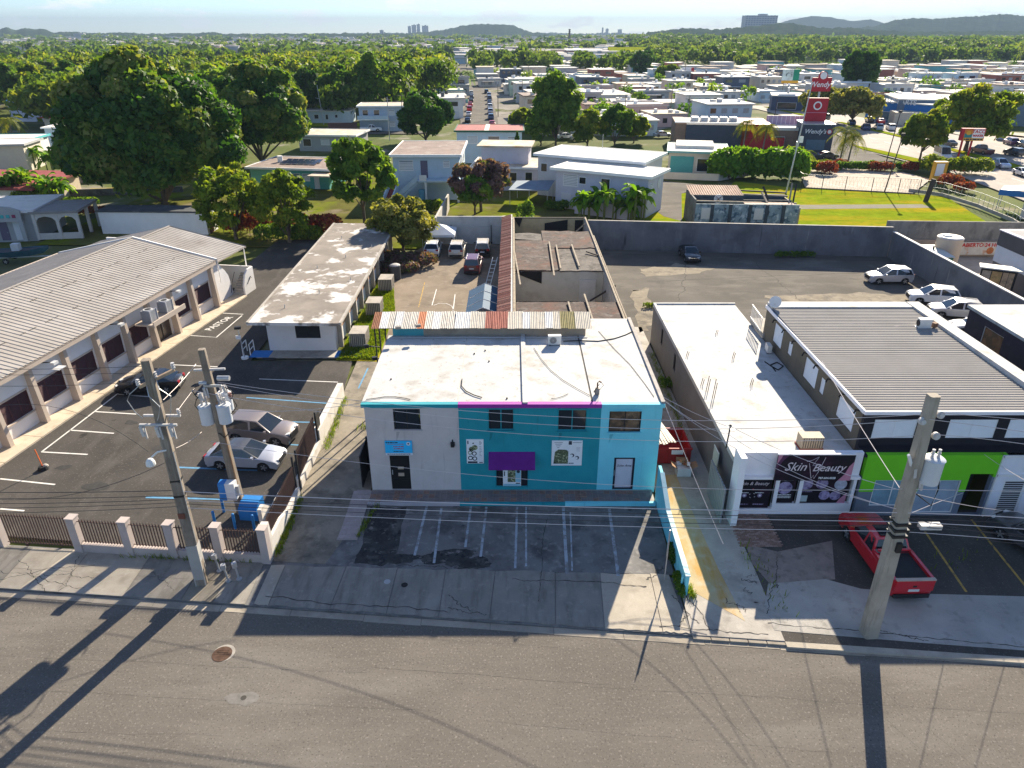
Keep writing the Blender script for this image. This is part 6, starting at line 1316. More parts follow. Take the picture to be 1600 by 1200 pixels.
for i, (y0, y1, lab) in enumerate(((574,572,'topmost left line above the hall'),(583,582,'second left line above the hall'),(600,596,'third left line above the hall'),(640,686,'sloping left line below the lamp'))):
    wire(lab, [(-40,y0+3),(110,y0+2),(232,y1 if i < 3 else 706)], (28.6,YA), .013, wire_d, 14)
wire('sloping line from the lamp down over the car park', [(-40,777),(150,764),(270,727-10)], (28.8,YA), .016, wire_d, 14)
wire('jumper between the two left poles, upper', [(255,625),(280,600),(306,569)], (YA,YB), .014, None, 8); wire('jumper between the two left poles, middle', [(278,641),(292,622),(305,605)], (YA,YB), .014, None, 8); wire('jumper between the two left poles, lower', [(275,700),(295,690),(315,675)], (YA,YB), .014, None, 8)
# service drops
def drop(label, a, Ya, b, Yb, sag=.4, r=.014, m_=None):
    p = AY(*a,Ya); q_ = AY(*b,Yb); P = [p+(q_-p)*i/12-Vector((0,0,sag*4*(i/12)*(1-i/12))) for i in range(13)]
    return single('service_drop', MB().tube(P, r, 4), m_ or wire_l, label, 'wire', tuple(P[0]), 'service drops')
rm_ = thing('roof_mast', 'dark service mast at the front corner of the salon roof', 'mast', tuple(AY(1136,690,32.6))); part('pipe', MB().beam((0,0,-.4),(.05,0,.95),.06), darkmetal, rm_); part('weatherhead', MB().dome(.05,0,.95,.08,.1,8), darkmetal, rm_); part('rack', MB().box(.05,-.1,.7,.3,.0,.78), galv, rm_)
drop('upper drop from the cyan roof corner to the salon mast', (1036,620), 34.5, (1136,666), 32.6, .1); drop('lower drop from the cyan roof corner to the salon mast', (1037,624), 34.5, (1133,678), 32.6, .25)
drop('drop from the salon mast towards the pole above the sign', (1137,664), 32.6, (1415,768), YC, .3); drop('second drop from the salon mast towards the pole', (1134,676), 32.6, (1418,800), YC, .5)
drop('thin drop from the cyan roof corner down to the kerb', (1038,630), 34.4, (1130,850), 27.0, .1); drop('drop from the ribbed roof edge to the pole', (1285,565), 37.5, (1412,772), YC, .1, .018)
drop('drop from the green front eave to the right edge', (1538,710), 31.8, (1610,755), 28, .05); drop('pair of drops from the pole cluster up to the dark entry', (1400,812), YC, (1505,770), 31.5, -.05); drop('drop from the pole to the white louvred front', (1432,772), YC, (1600,800), 30, .15)
drop('drop from the right pole down to the middle roof', (1400,795), YC, (1040,628), 34.3, .8); drop('left drop from the pole to the grey front', (340,640), YB, (572,628), 34.1, .3)
for i, (a, b) in enumerate((((1500,835),(1640,850)),((1404,806),(1640,842)))): drop(['upper','lower'][i]+' slack telephone line right of the pole', a, YC, b, 21.3, .15, .016, wire_d)

dsn = thing('diamond_sign', 'diamond road sign on a thin post seen edge-on at the cyan wall end', 'sign', (7.45,26.85,0), math.atan2(26.85,7.45))
part('post', MB().beam((0,0,0),(0,0,3.0),.05), galv, dsn); part('plate', MB().add([(-.62,.03,2.35),(0,.03,1.45),(.62,.03,2.35),(0,.03,3.25),(-.62,.05,2.35),(0,.05,1.45),(.62,.05,2.35),(0,.05,3.25)], [(0,1,2,3),(7,6,5,4),(0,4,5,1),(1,5,6,2),(2,6,7,3),(3,7,4,0)]), galv, dsn)
# ================================================================ houses behind the car parks
def wcol(name, c, var=.06): return M('wall_'+name, c, .85, var, .8, layers=[(tuple(x*.8 for x in c), .9, .58, .85)])
def winp(par, side, u0, u1, z0, z1, L, D, style='dark'):
    """window on one side of a house (local frame: front wall y=0)"""
    o, u = {'f': ((0,0),(1,0)), 'r': ((L,0),(0,1)), 'l': ((0,D),(0,-1)), 'b': ((L,D),(-1,0))}[side]
    f = .08; mb = MB()
    for A in ((u0-f,u0,z0-f,z1+f),(u1,u1+f,z0-f,z1+f),(u0,u1,z0-f,z0),(u0,u1,z1,z1+f)): wbox(mb,o,u,A[0],A[1],-.07,.02,A[2],A[3])
    w = part('window', mb, wframe_w, par)
    part('pane', wbox(MB(),o,u,u0,u1,-.025,-.005,z0,z1), {'dark': blackglass, 'jal': MATS['jalousie'], 'blue': MATS['blueglass']}[style], w)
    if style == 'jal':
        mb = MB(); n = int((z1-z0)/.22)
        for i in range(n): wbox(mb,o,u,u0,u1,-.05,-.026,z0+i*.22,z0+i*.22+.13)
        part('louvres', mb, wframe_w, w)
    return w
M('jalousie', (.30,.32,.34), .5, .1, 3); M('blueglass', (.10,.17,.22), .2, .1, 2)
def doorp(par, side, u0, u1, z0, z1, L, D, m_):
    o, u = {'f': ((0,0),(1,0)), 'r': ((L,0),(0,1)), 'l': ((0,D),(0,-1)), 'b': ((L,D),(-1,0))}[side]
    d = part('door', wbox(MB(),o,u,u0,u1,-.05,.0,z0,z1), m_, par); part('handle', wbox(MB(),o,u,u1-.15,u1-.1,-.1,-.05,z0+.95,z0+1.05), galv, d); return d
def house(label, loc, rz, L, D, h, wall, roofm, ov=.45, rt=.25, name='house', group=None, cat='house', wins=(), doors=(), slope=0.0, roofedge=None):
    t = thing(name, label, cat, (loc[0],loc[1],0), rz, group)
    part('wall', MB().prism([(0,0),(L,0),(L,D),(0,D)], -.3, [h,h,h+slope,h+slope]), wall, t)
    part('roof', MB().prism([(-ov,-ov),(L+ov,-ov),(L+ov,D+ov),(-ov,D+ov)], [h,h,h+slope,h+slope], [h+rt,h+rt,h+rt+slope,h+rt+slope]), roofm, t)
    if roofedge:
        mb = MB(); e = .16
        for A in ((-ov-.03,-ov-.03,L+ov+.03,-ov+e),(-ov-.03,D+ov-e,L+ov+.03,D+ov+.03),(-ov-.03,-ov+e,-ov+e,D+ov-e),(L+ov-e,-ov+e,L+ov+.03,D+ov-e)): mb.box(A[0],A[1],h-.03,A[2],A[3],h+rt+.07)
        part('roof_edge', mb, roofedge, t)
    for w in wins: winp(t, *w[:5], L, D, w[5] if len(w) > 5 else 'dark')
    for d in doors: doorp(t, *d[:5], L, D, d[5])
    return t
brownroof = M('roof_stained_brown', (.22,.165,.14), .95, .2, .5, layers=[((.36,.30,.26), .7, .52, .72), ((.12,.09,.08), .9, .55, .8), ((.32,.18,.09), .5, .62, .8)])
roofwhite2 = M('roof_pale', (.68,.64,.57), .85, .08, .4, layers=[((.50,.43,.34), .5, .56, .78)])
rooftan = M('roof_tan', (.48,.41,.31), .9, .15, .3, layers=[((.40,.25,.12), .35, .54, .7), ((.62,.57,.48), .6, .5, .7)])
redroof = M('roof_red', (.27,.055,.05), .8, .15, .6, layers=[((.36,.12,.10), 1, .55, .75)])
palew = wcol('pale_blue', (.46,.56,.62)); offw = wcol('off_white', (.60,.58,.58)); lilacw = wcol('lilac_white', (.52,.51,.57)); tealw = wcol('teal_house', (.10,.36,.32)); mintw = wcol('mint', (.25,.55,.38)); greyh = wcol('grey_house', (.34,.34,.34)); creamw = wcol('cream_house', (.60,.52,.40))
ddoor = M('door_plum', (.13,.11,.16), .6, .05, 2); dwhite = M('door_white', (.6,.6,.6), .6, .03, 2)
# pale blue two-storey house with outside stair
h1 = house('pale blue two-storey house with outside stair and brown flat roof', (-18.6,114.6), 0, 10.3, 15, 6.6, palew, brownroof, .5, .3, wins=[('f',1.0,3.1,4.5,6.0,'jal'),('f',7.9,8.8,5.0,5.9,'jal'),('r',3,4.6,4.4,5.8,'jal'),('r',7,8.6,4.4,5.8,'jal'),('r',11,12.4,4.4,5.8,'jal')], doors=[('f',4.3,5.4,3.4,6.0,ddoor)], roofedge=white)
part('terrace_slab', MB().box(3.8,-2.4,3.1,10.5,0,3.35), palew, h1); part('rail', MB().box(4.3,-2.4,3.35,5.4,-2.33,4.2), wframe_w, h1)
for x_ in (5.2,10.2): part('column', MB().box(x_-.15,-2.3,0,x_+.15,-2.0,3.1), white, h1)
part('stair', MB().sideprism([(0.2,0),(4.0,3.3),(4.0,2.9),(.9,0)], ((0,-2.4,0),(0,-1.3,0),(1,0,0))), palew, h1); part('stair_parapet', MB().sideprism([(0,0),(0,.9),(4.0,4.2),(4.0,3.3)], ((0,-2.55,0),(0,-2.4,0),(1,0,0))), palew, h1); part('stair_foot', MB().prism([(-1.2,-5.5),(.1,-5.5),(.9,-1.4),(-.3,-1.4)], [0,0,0,0], [.2,.2,2.6,2.6]), M('stair_red', (.20,.04,.035), .8, .1, 2), h1)
for s_ in (-1.35,.0): part('stair_wall', MB().prism([(s_,-5.6),(s_+.2,-5.6),(s_+1.1,-1.4),(s_+.9,-1.4)], 0, [.9,.9,3.4,3.4]), palew, h1)
hr = thing('water_heater', 'pale blue drum tank under the outside stair', 'tank', (-12.6+-1.5,113.0,0)); part('body', MB().cyl(0,0,0,1.8,.55,14), M('drum_blue', (.15,.36,.46), .6, .05, 2), hr); part('lid', MB().dome(0,0,1.8,.55,.15,14), MATS['drum_blue'], hr)
# white house with two stepped roof slabs
h2 = house('white two-storey house with front slab roof behind the banana plants', (6.6,109.2), R(-30), 14.5, 6.5, 5.6, lilacw, roofwhite2, .7, .3, wins=[('f',1.3,3.6,3.4,5.0,'jal'),('f',3.9,4.9,3.9,4.8,'dark'),('f',7.4,8.7,3.2,4.9,'dark'),('f',11.2,12.6,2.9,4.7,'jal'),('r',1.0,2.0,3.0,4.6,'jal')], doors=[('f',1.0,2.6,0,2.3,dwhite)], roofedge=white)
part('porch_roof', MB().prism([(4.2,-2.6),(13.5,-2.6),(13.5,0),(4.2,0)], [2.0,2.0,2.6,2.6], [2.15,2.15,2.75,2.75]), M('porch_sheet', (.16,.21,.26), .7, .15, 1), h2); part('porch_wall', MB().box(4.4,-2.4,0,13.4,-2.2,2.0), lilacw, h2)
part('round_vent', MB().disc((14.55,4.6,4.2), .7, (1,0,0), .05, 20), dwhite, h2); part('security_grille', MB().box(7.3,-.12,3.1,8.8,-.08,5.0), wframe_w, h2) if False else None
h2b = house('larger white house block with broad pale roof behind the stepped slab', (4.2,118.5), R(-28), 17.5, 10, 6.2, offw, roofwhite2, .6, .3, wins=[('f',.6,1.6,3.8,5.0,'dark'),('l',3,4.2,3.6,4.9,'dark'),('l',6.5,7.7,3.6,4.9,'dark'),('r',3,4.4,3.6,4.9,'dark')], roofedge=white)
part('roof_mast', MB().beam((9,5,6.4),(9,5,9.4),.06), galv, h2b)
h3 = house('low lilac house with rust-stained awning roof left of the white house', (-6.5,122.5), R(-6), 11, 9, 3.6, lilacw, rooftan, .5, .25, wins=[('f',6.2,7.3,1.6,2.9,'dark'),('f',8.8,9.9,1.6,3.0,'dark')], doors=[('f',2,3,0,2.3,dwhite)], roofedge=white)
part('upper_room', MB().box(1,3,3.8,9,9,6.6), lilacw, h3); part('upper_roof', MB().box(.3,2.2,6.6,9.6,9.6,6.85), rooftan, h3)
cp = thing('carport', 'blue-grey sheet carport on thin posts beside the white house', 'carport', (3.2,112.5,0), R(-12)); part('roof', MB().prism([(-3.2,-3),(3.0,-3),(3.0,3),(-3.2,3)], [2.3,2.5,2.9,2.6], [2.38,2.58,2.98,2.68]), M('porch_sheet', (.16,.21,.26), .7, .15, 1), cp)
for x_, y_ in ((-3,-2.8),(2.8,-2.8),(-3,2.8),(2.8,2.8),(0,-2.8)): part('post', MB().beam((x_,y_,0),(x_,y_,2.4),.08), galv, cp)
# teal house with solar panels
h4 = house('teal house with solar panels on a brown flat roof', (-44.8,125.0), R(-9), 14, 11, 3.1, tealw, brownroof, .6, .25, wins=[('f',7.6,8.9,1.0,2.4,'blue'),('f',9.4,10.6,1.3,2.4,'jal')], doors=[('f',11.4,12.3,0,2.3,dwhite)], roofedge=white)
part('mint_panel', MB().box(0,-.04,0,6.5,.0,3.1), mintw, h4)
spm = M('solar_cell', (.02,.03,.06), .2, .1, 3, spec=.6)
for i in range(6):
    for j in range(2):
        x_ = 4.0+i*1.1; y_ = 3.0+j*1.9; s_ = part('solar_panel', MB().prism([(x_,y_),(x_+1.0,y_),(x_+1.0,y_+1.75),(x_,y_+1.75)], [3.45,3.45,3.75,3.75], [3.5,3.5,3.8,3.8]), spm, h4); part('frame', MB().beam((x_,y_,3.5),(x_+1.0,y_,3.5),.05), galv, s_)
part('roof_tank', MB().cyl(3.0,5.5,3.3,4.4,.45,12), white, h4)
part('carport_roof', MB().box(11.8,-3.5,2.6,17.5,4,2.8), rooftan, h4); part('carport_post', MB().beam((17.2,-3.2,0),(17.2,-3.2,2.6),.12), white, h4)
h5 = house('pale house with teal entrance and stepped flat roof', (29.2,137.3), R(-12), 10.6, 11, 3.9, creamw, roofwhite2, .4, .3, wins=[('f',5.3,7.2,.7,2.9,'dark'),('f',8.0,9.7,.7,2.9,'dark'),('r',1.0,2.6,.9,3.1,'dark'),('r',4.0,5.6,1.1,3.1,'dark')], roofedge=M('roof_trim_teal', (.22,.42,.38), .7, .08, 1))
part('teal_entry', MB().box(.4,-.08,0,4.6,0,3.3), tealw, h5); doorp(h5, 'f', 2.0, 3.2, 0, 2.6, 10.6, 11, dwhite); winp(h5, 'f', .7, 1.6, .6, 2.6, 10.6, 11); part('upper_roof', MB().box(1.2,3.6,4.2,8.2,11.2,4.75), roofwhite2, h5); part('side_wing', MB().box(10.6,3,0,14.5,9,3.6), creamw, h5); part('side_roof', MB().prism([(10.4,2.6),(14.8,2.6),(14.8,9.4),(10.4,9.4)], 3.6, 3.8), redroof, h5)
part('yard_wall', MB().prism([(-6,-5.2),(9,-5.2),(9,-5.0),(-6,-5.0)], 0, 1.2), creamw, h5); part('yard_wall', MB().prism([(9,-5.2),(9.2,-5.2),(16.5,3),(16.3,3)], 0, [1.2,1.2,2.6,2.6]), wcol('yard_grey', (.42,.40,.37)), h5)
house('grey house with brown roof behind the solar panels', (-48,167.5), R(-6), 13, 10, 3.1, greyh, rooftan, .5, .25, wins=[('f',1,2.8,.9,2.4,'dark'),('f',5.2,7,1.2,2.4,'jal'),('f',9.2,12,1,2.4,'jal')], roofedge=white)
house('low pale blue house with white lawn frontage before the wood', (-61.5,221.5), 0, 13.8, 9, 3.1, palew, roofwhite2, .3, .2, wins=[('f',3.5,4.7,1.1,2.2,'dark'),('f',6.8,7.5,.9,2.2,'dark'),('f',9.6,10.3,1.4,2.2,'dark')], doors=[('f',.8,1.6,0,2.2,ddoor)])
h8 = house('two-storey blue-grey house with balcony behind the wood poles', (-41,202.5), R(4), 12, 10, 6.0, wcol('blue_grey', (.38,.45,.52)), rooftan, .5, .25, wins=[('f',1,2.4,3.9,5.2,'dark'),('f',4,5.4,3.9,5.2,'dark'),('f',8,9.4,3.9,5.2,'jal'),('f',8,9.4,1,2.3,'jal')], roofedge=white)
part('balcony', MB().box(-.2,-2.5,2.9,8,0,3.15), white, h8); part('balcony_rail', MB().box(-.2,-2.55,3.15,8,-2.45,4.0), palew, h8); part('gate', MB().box(-8,-3,0,-.4,-2.8,2.4), M('gate_brown', (.10,.05,.045), .7, .15, 2), h8)
h9 = house('white two-storey house with red sheet roof and green trim', (-11.2,151.0), 0, 13.2, 10, 5.9, palew, redroof, .5, .25, wins=[('f',2.2,4.2,3.6,5.0,'jal'),('f',6.4,8.6,3.0,5.0,'dark'),('f',10.4,11.8,3.6,4.9,'jal')], roofedge=M('trim_green', (.02,.10,.06), .7, .08, 1))
part('roof_strip', MB().box(5.6,-.5,6.16,6.5,10.5,6.2), roofwhite2, h9); part('balcony_rail', MB().box(6.0,-1.0,2.4,9.5,-.9,3.3), wframe_w, h9)
# grey arched house on the left, white store behind the hall
h10 = house('grey house with arched porch and scalloped front by the boat', (-73.5,88.5), R(9), 12.5, 9, 3.5, greyh, roofwhite2, .5, .25, doors=[('f',8.3,9.3,0,2.3,ddoor),('f',10.0,10.9,0,2.3,dwhite)], wins=[('f',5.6,7.2,.9,2.3,'dark')], roofedge=offw)
part('scalloped_front', MB().sideprism([(7.4,2.5),(11.6,2.5),(11.6,3.9),(10.6,4.3),(9.5,4.45),(8.4,4.3),(7.4,3.9)], ((0,-.9,0),(0,-.6,0),(1,0,0))), greyh, h10)
for k in range(5): part('glass_block', MB().box(7.9+k*.68,-.95,3.0,8.3+k*.68,-.88,3.4), [M('gb_teal', (.05,.35,.35), .4, .05, 2), M('gb_red', (.22,.03,.08), .4, .05, 2)][k in (0,4)], h10)
for x_ in (7.3,11.4): part('pier', MB().box(x_-.25,-.95,0,x_+.25,-.55,2.5), greyh, h10)
pw = M('porch_white', (.50,.46,.42), .85, .08, 1)
part('porch_roof', MB().box(12.4,-.6,3.3,18.2,6.5,3.6), M('porch_roof_grey', (.24,.22,.21), .9, .1, 1), h10)
for x_, y_ in ((12.8,-.3),(15.5,-.3),(17.9,-.3),(17.9,3),(17.9,6.2)): part('porch_column', MB().box(x_-.18,y_-.18,0,x_+.18,y_+.18,3.3), pw, h10)
for a, b in ((12.98,15.32),(15.68,17.72)):
    part('porch_arch', MB().sideprism([(a,2.3),(a,3.3),(b,3.3),(b,2.3),(b-.35,2.75),((a+b)/2,2.95),(a+.35,2.75)], ((0,-.4,0),(0,-.2,0),(1,0,0))), pw, h10); part('porch_rail', MB().box(a,-.4,.0,b,-.25,.8), pw, h10)
h11 = house('low white store with dark flat roof under the mango tree', (-54.3,93.3), R(-2), 14.2, 3.2, 2.85, chwhite, M('dark_felt_roof', (.06,.065,.07), .9, .2, 1, layers=[((.2,.19,.18), 1, .6, .8)]), .2, .2, doors=[('r',.6,1.8,0,2.2,M('door_maroon',(.12,.03,.03),.7,.1,2))], wins=[('l',.8,1.3,1.6,2.0,'dark')])
# houses at the left picture edge
house('lilac house with blue awning strip in the left background', (-150,226), 0, 26, 12, 5.6, lilacw, M('roof_blue_strip', (.10,.33,.52), .6, .1, 1), .4, .2, wins=[('f',5,6.6,3.2,4.6,'dark'),('f',20,22,3.2,4.6,'dark'),('f',12,13.5,3.2,4.6,'dark')])
house('small house with orange-red canopy among the left palms', (-127.5,205), R(4), 9, 7, 3.0, creamw, M('canopy_orange', (.52,.10,.03), .7, .1, 1), .8, .2, wins=[('f',2,3.6,1,2.2,'dark'),('f',6,7.4,1,2.2,'dark')])
house('pale blue-grey house with white roof left of the mango tree', (-109,174.5), R(3), 10, 9, 3.8, palew, roofwhite2, .5, .25, wins=[('f',1.8,4.0,1.1,2.8,'dark')], roofedge=white)
house('white house with turquoise roof edge at the left picture edge', (-127,156.5), R(6), 24, 8, 3.2, offw, roofwhite2, .5, .3, wins=[('f',4,6,1.2,2.4,'dark')], roofedge=M('turquoise_trim', (.08,.42,.44), .6, .05, 1))
house('tan concrete house with two tall windows at the left edge', (-109,138.5), R(10), 16, 8, 4.6, wcol('tan_house', (.50,.44,.36)), roofwhite2, .5, .25, wins=[('r',1.0,2.6,2.2,3.8,'jal'),('r',4.6,6.2,2.2,3.8,'jal'),('f',6,8,1.4,3.0,'dark')], roofedge=greyh)
house('low house with dull red roof behind the banana clump', (-98,112.5), R(-6), 25, 11, 2.4, creamw, redroof, .6, .25, slope=.6)
yl = struct('yard_lawn', MB().prism([(-83,128),(-58,134),(-57,141),(-84,136)], -.1, .03), grassm); struct('yard_lawn', MB().prism([(-72,118),(-56,121),(-56,126),(-72,123.5)], -.1, .03), M('dry_lawn', (.30,.22,.03), .95, .2, .5))
for k, (a, b) in enumerate((((-84,127.6),(-57,133.6)),((-74,117.6),(-55,120.6)))):
    yw = thing('garden_wall', ['farther','nearer'][k]+' low garden wall across the lawns left of the mango tree', 'wall', (a[0],a[1],0)); wallseg(yw, a, b, .9, .2, concdark)
fs_ = struct('front_lawn', MB().prism([(-75,213),(-40,213),(-38,220.5),(-78,220.5)], -.1, .02), grassm)
struct('lane', MB().prism([(-62,196),(-25,196),(-20,201),(-62,201)], -.1, .02), lotold)
# ================================================================ lawn, shed and the fenced lot behind the high wall
struct('lawn', MB().prism([(10,86.5),(44,84),(66,83.5),(66.5,98),(70.5,117),(49,123.5),(40,130),(36,122),(24,118)], -.1, .02), grassm)
struct('lawn_path', MB().prism([(41,107.5),(64,108.5),(63.6,111),(40.5,110.5)], -.1, .03), M('path_grey', (.13,.115,.075), .95, .2, .4, layers=[((.12,.12,.04), .8, .5, .7)]))
struct('house_drive', MB().prism([(22,103),(24,100),(28,119),(34,126),(26,131),(20,118)], -.1, .03), lotold)
rustr = M('rusty_shed_roof', (.38,.25,.18), .8, .2, 1, layers=[((.24,.12,.07), 1.2, .5, .75, (4,.4,1)), ((.50,.38,.30), 1.4, .56, .8)]); murl = M('graffiti_wall', (.22,.29,.33), .85, .3, .9, layers=[((.05,.10,.15), 1.2, .5, .62), ((.45,.50,.52), 1.6, .56, .64), ((.03,.03,.04), .9, .6, .68)])
sh = thing('derelict_shed', 'derelict shed with rusty half roof and painted wall', 'shed', (24.6,95.6,0), R(-3))
part('front_wall', MB().box(0,0,0,13.6,.2,3.4), murl, sh); part('side_wall', MB().box(-.2,0,0,0,7,4.0), concdark, sh); part('side_wall', MB().box(13.6,0,0,13.8,7,3.0), woodgrey, sh); part('rear_wall', MB().box(0,6.8,0,13.6,7,3.4), M('shed_rear_blue', (.06,.09,.12), .8, .2, 1), sh)
mb = MB(); corrug(mb, (-.3,3.0,4.0), (-.3,7.4,4.5), (7.2,0,0), .32, .05); part('roof_sheet', mb, rustr, sh); part('front_fascia', MB().box(-.2,2.9,3.0,6.9,3.05,4.0), M('shed_dark', (.045,.06,.075), .8, .3, 1.2), sh); part('inner_wall', MB().box(6.9,3.4,0,13.6,3.55,3.3), MATS['shed_dark'], sh)
fan = part('fan', MB().disc((3.5,2.85,3.5), .62, (0,-1,0), .12, 18), M('fan_white', (.55,.54,.52), .6, .05, 2), sh)
for a in (.78,2.36): part('fan_blade', MB().beam((3.5-.5*math.cos(a),2.76,3.5-.5*math.sin(a)),(3.5+.5*math.cos(a),2.76,3.5+.5*math.sin(a)),.2,.04), M('fan_rust', (.12,.05,.03), .8, .2, 3), fan)
for k, (a, b) in enumerate([((0,1.4,3.5),(13.6,1.4,3.3)),((6.9,6.9,3.9),(13.7,6.9,3.6)),((7.0,5.2,3.7),(13.5,5.2,3.5)),((13.3,2.0,3.0),(14.2,4.5,5.2)),((12.8,2.0,3.0),(13.6,4.5,5.4)),((10.5,3.6,3.2),(9.9,5,4.8)),((9.6,1.0,3.4),(9.4,3.4,4.3))]): part('beam', MB().beam(a,b,.22,.18), M('charred_timber', (.05,.04,.035), .9, .3, 4) if k % 2 else woodgrey, sh)
part('ledge', MB().box(6.5,.2,3.3,13.0,1.2,3.42), rustr, sh)
for x_ in (2.2,4.6,7.2,9.4,11.6): part('pier', MB().box(x_-.22,-.12,0,x_+.22,0,3.4), M('shed_dark', (.045,.06,.075), .8, .3, 1.2), sh)
for x_ in (.8,7.8): part('panel_grid', MB().box(x_,-.05,1.4,x_+1.2,0,2.9), M('fan_white', (.55,.54,.52), .6, .05, 2), sh)
# fenced concrete lot
struct('fenced_lot', MB().prism([(50.5,124.5),(66.5,119.5),(76,132),(74.5,139),(62,145.5),(55,140)], -.1, .035), M('lot_pale', (.40,.34,.27), .95, .12, .4, layers=[((.28,.23,.18), .6, .5, .75)]))
fl_ = bpy.data.objects['fenced_lot']
for k in range(6):
    a = Vector((54+k*2.6,125.2-k*.7,0)); part('bay_line', strip(MB(), [(a.x,a.y),(a.x-1.2,a.y+4.0)], .14, .042), linewhite, fl_)
cf = thing('chain_link_fence', 'dark chain-link fence round the pale lot', 'fence', (58,122,0)); fpts = [(50,131),(49.6,124),(52.5,122.5),(56,121.5),(60,120.5),(64,119.6),(67,118.8)]
for x_, y_ in fpts: part('post', MB().beam((x_,y_,0),(x_,y_,2.4),.09), darkmetal, cf, True)
for a, b in zip(fpts[:-1], fpts[1:]):
    part('rail', MB().beam((a[0],a[1],2.35),(b[0],b[1],2.35),.05), darkmetal, cf, True); mb = MB(); n = 7
    for k in range(1,n): 
        for z0_, z1_ in ((0,2.35),(2.35,0)):
            x_ = a[0]+(b[0]-a[0])*(k-.5)/n; y_ = a[1]+(b[1]-a[1])*(k-.5)/n; mb.beam((x_,y_,z0_),(x_+(b[0]-a[0])/n,y_+(b[1]-a[1])/n,z1_),.014)
    part('mesh', mb, darkmetal, cf, True)
wf = thing('white_fence', 'white barred fence running diagonally to the avenue', 'fence', (70,122,0)); wpts = [(66.5,121),(70.0,117.2),(71.0,109),(70.5,100),(68.5,92)]
for a, b in zip(wpts[:-1], wpts[1:]):
    part('kerb_wall', MB().beam((a[0],a[1],.25),(b[0],b[1],.25),.2,.5), concrete, wf, True); L_ = math.dist(a,b); n = int(L_/1.2)
    for k in range(n): x_ = a[0]+(b[0]-a[0])*k/n; y_ = a[1]+(b[1]-a[1])*k/n; part('post', MB().beam((x_,y_,.5),(x_,y_,2.0),.045), galv, wf, True)
    part('rail', MB().beam((a[0],a[1],2.15),(b[0],b[1],2.15),.05), galv, wf, True); part('rail', MB().beam((a[0],a[1],1.2),(b[0],b[1],1.2),.04), galv, wf, True)
stump = thing('leaning_stump', 'thick dark leaning post on the lawn', 'post', tuple(G(1446,315))); part('shaft', MB().tube([(0,0,0),(.25,.1,1.6),(.55,.2,3.4)], .38, 9), M('bark_dark', (.06,.05,.045), .95, .3, 3), stump); part('cap', MB().disc((.56,.2,3.42), .36, (.15,0,1), .04, 9), woodgrey, stump)
for k, (px, py, h) in enumerate(((1382,300,9.0),(1228,302,17.0),(1385,252,9.5),(1205,215,9),(630,205,9.5),(700,0,0),(506,195,10.5),(609,220,10))):
    if h == 0: continue
    g = G(px,py); lab = ['dark slim lamp post with box head on the lawn edge','tall pale steel pole rising from the lawn','dark slim post behind the hedge','thin pole beside the salon-red restaurant','wooden pole between the blue-grey house and the round tree','','leaning pole on the lawn before the wood','pale pole with wires near the two-storey house'][k]
    t = thing('lamp_post', lab, 'pole', tuple(g)); m_ = galv if k in (1,6,7) else M('dark_pole', (.06,.05,.045), .8, .15, 2)
    dx = {1:1.2,0:.9,2:.6,6:-.7}.get(k,.1)
    part('shaft', MB().tube([(0,0,0),(dx,0,h)], .16 if k == 1 else .11, 8, r2=.08), m_, t)
    if k in (0,2): part('head', MB().obox((dx,0,h+.15),(.55,.45,.4)), M('dark_pole', (.06,.05,.045), .8, .15, 2), t)
    if k == 1: part('sign_plate', MB().box(.5,-.1,8.0,1.3,-.05,9.0), white, t); part('junction_box', MB().box(.3,-.2,7.4,.7,.1,8.2), galv, t)
    if k in (4,7): part('crossarm', MB().beam((-.9,0,h-.6),(1.0,0,h-.6),.12), woodgrey, t)
    if k == 6: part('lamp_arm', MB().tube([(-.45,0,7),(-1.6,0,7.2)], .05, 6), galv, t)
# white building with blue awning at the right edge
rbl = thing('white_shop_building', 'white building with rooftop ducts and blue awning at the right edge', 'building', (74.5,104,0), R(-38))
part('wall', MB().box(0,-3,0,14,9,4.4), M('warm_white_wall', (.55,.51,.47), .85, .06, 1), rbl); part('parapet', MB().box(-.1,-3.1,4.4,14.1,9.1,4.8), M('parapet_brown', (.38,.30,.25), .85, .08, 1), rbl); part('roof', MB().box(.2,-2.8,4.7,13.8,8.8,4.82), roofwhite2, rbl)
part('duct', MB().box(3,-3.5,1.5,4.5,-3.0,5.6), galv, rbl); part('duct', MB().box(3,-3.4,5.2,7,2,6.0), galv, rbl); part('hood', MB().box(6,1,4.8,9,4,6.4), white, rbl); part('window', MB().box(5.5,-3.1,1.8,7,-3.0,3.0), blackglass, rbl)
part('awning', MB().prism([(-3.6,1.5),(0,1.5),(0,6.5),(-3.6,6.5)], [2.6,3.2,3.2,2.6], [2.75,3.35,3.35,2.75]), M('awning_white', (.62,.62,.62), .6, .05, 1), rbl); part('awning_valance', MB().box(-3.65,1.4,2.2,0,1.5,3.0), M('awning_blue', (.02,.14,.42), .6, .05, 1), rbl)
for x_ in (-3.4,): part('post', MB().beam((x_,1.6,0),(x_,1.6,2.6),.12), galv, rbl); part('post', MB().beam((x_,6.3,0),(x_,6.3,2.6),.12), galv, rbl)
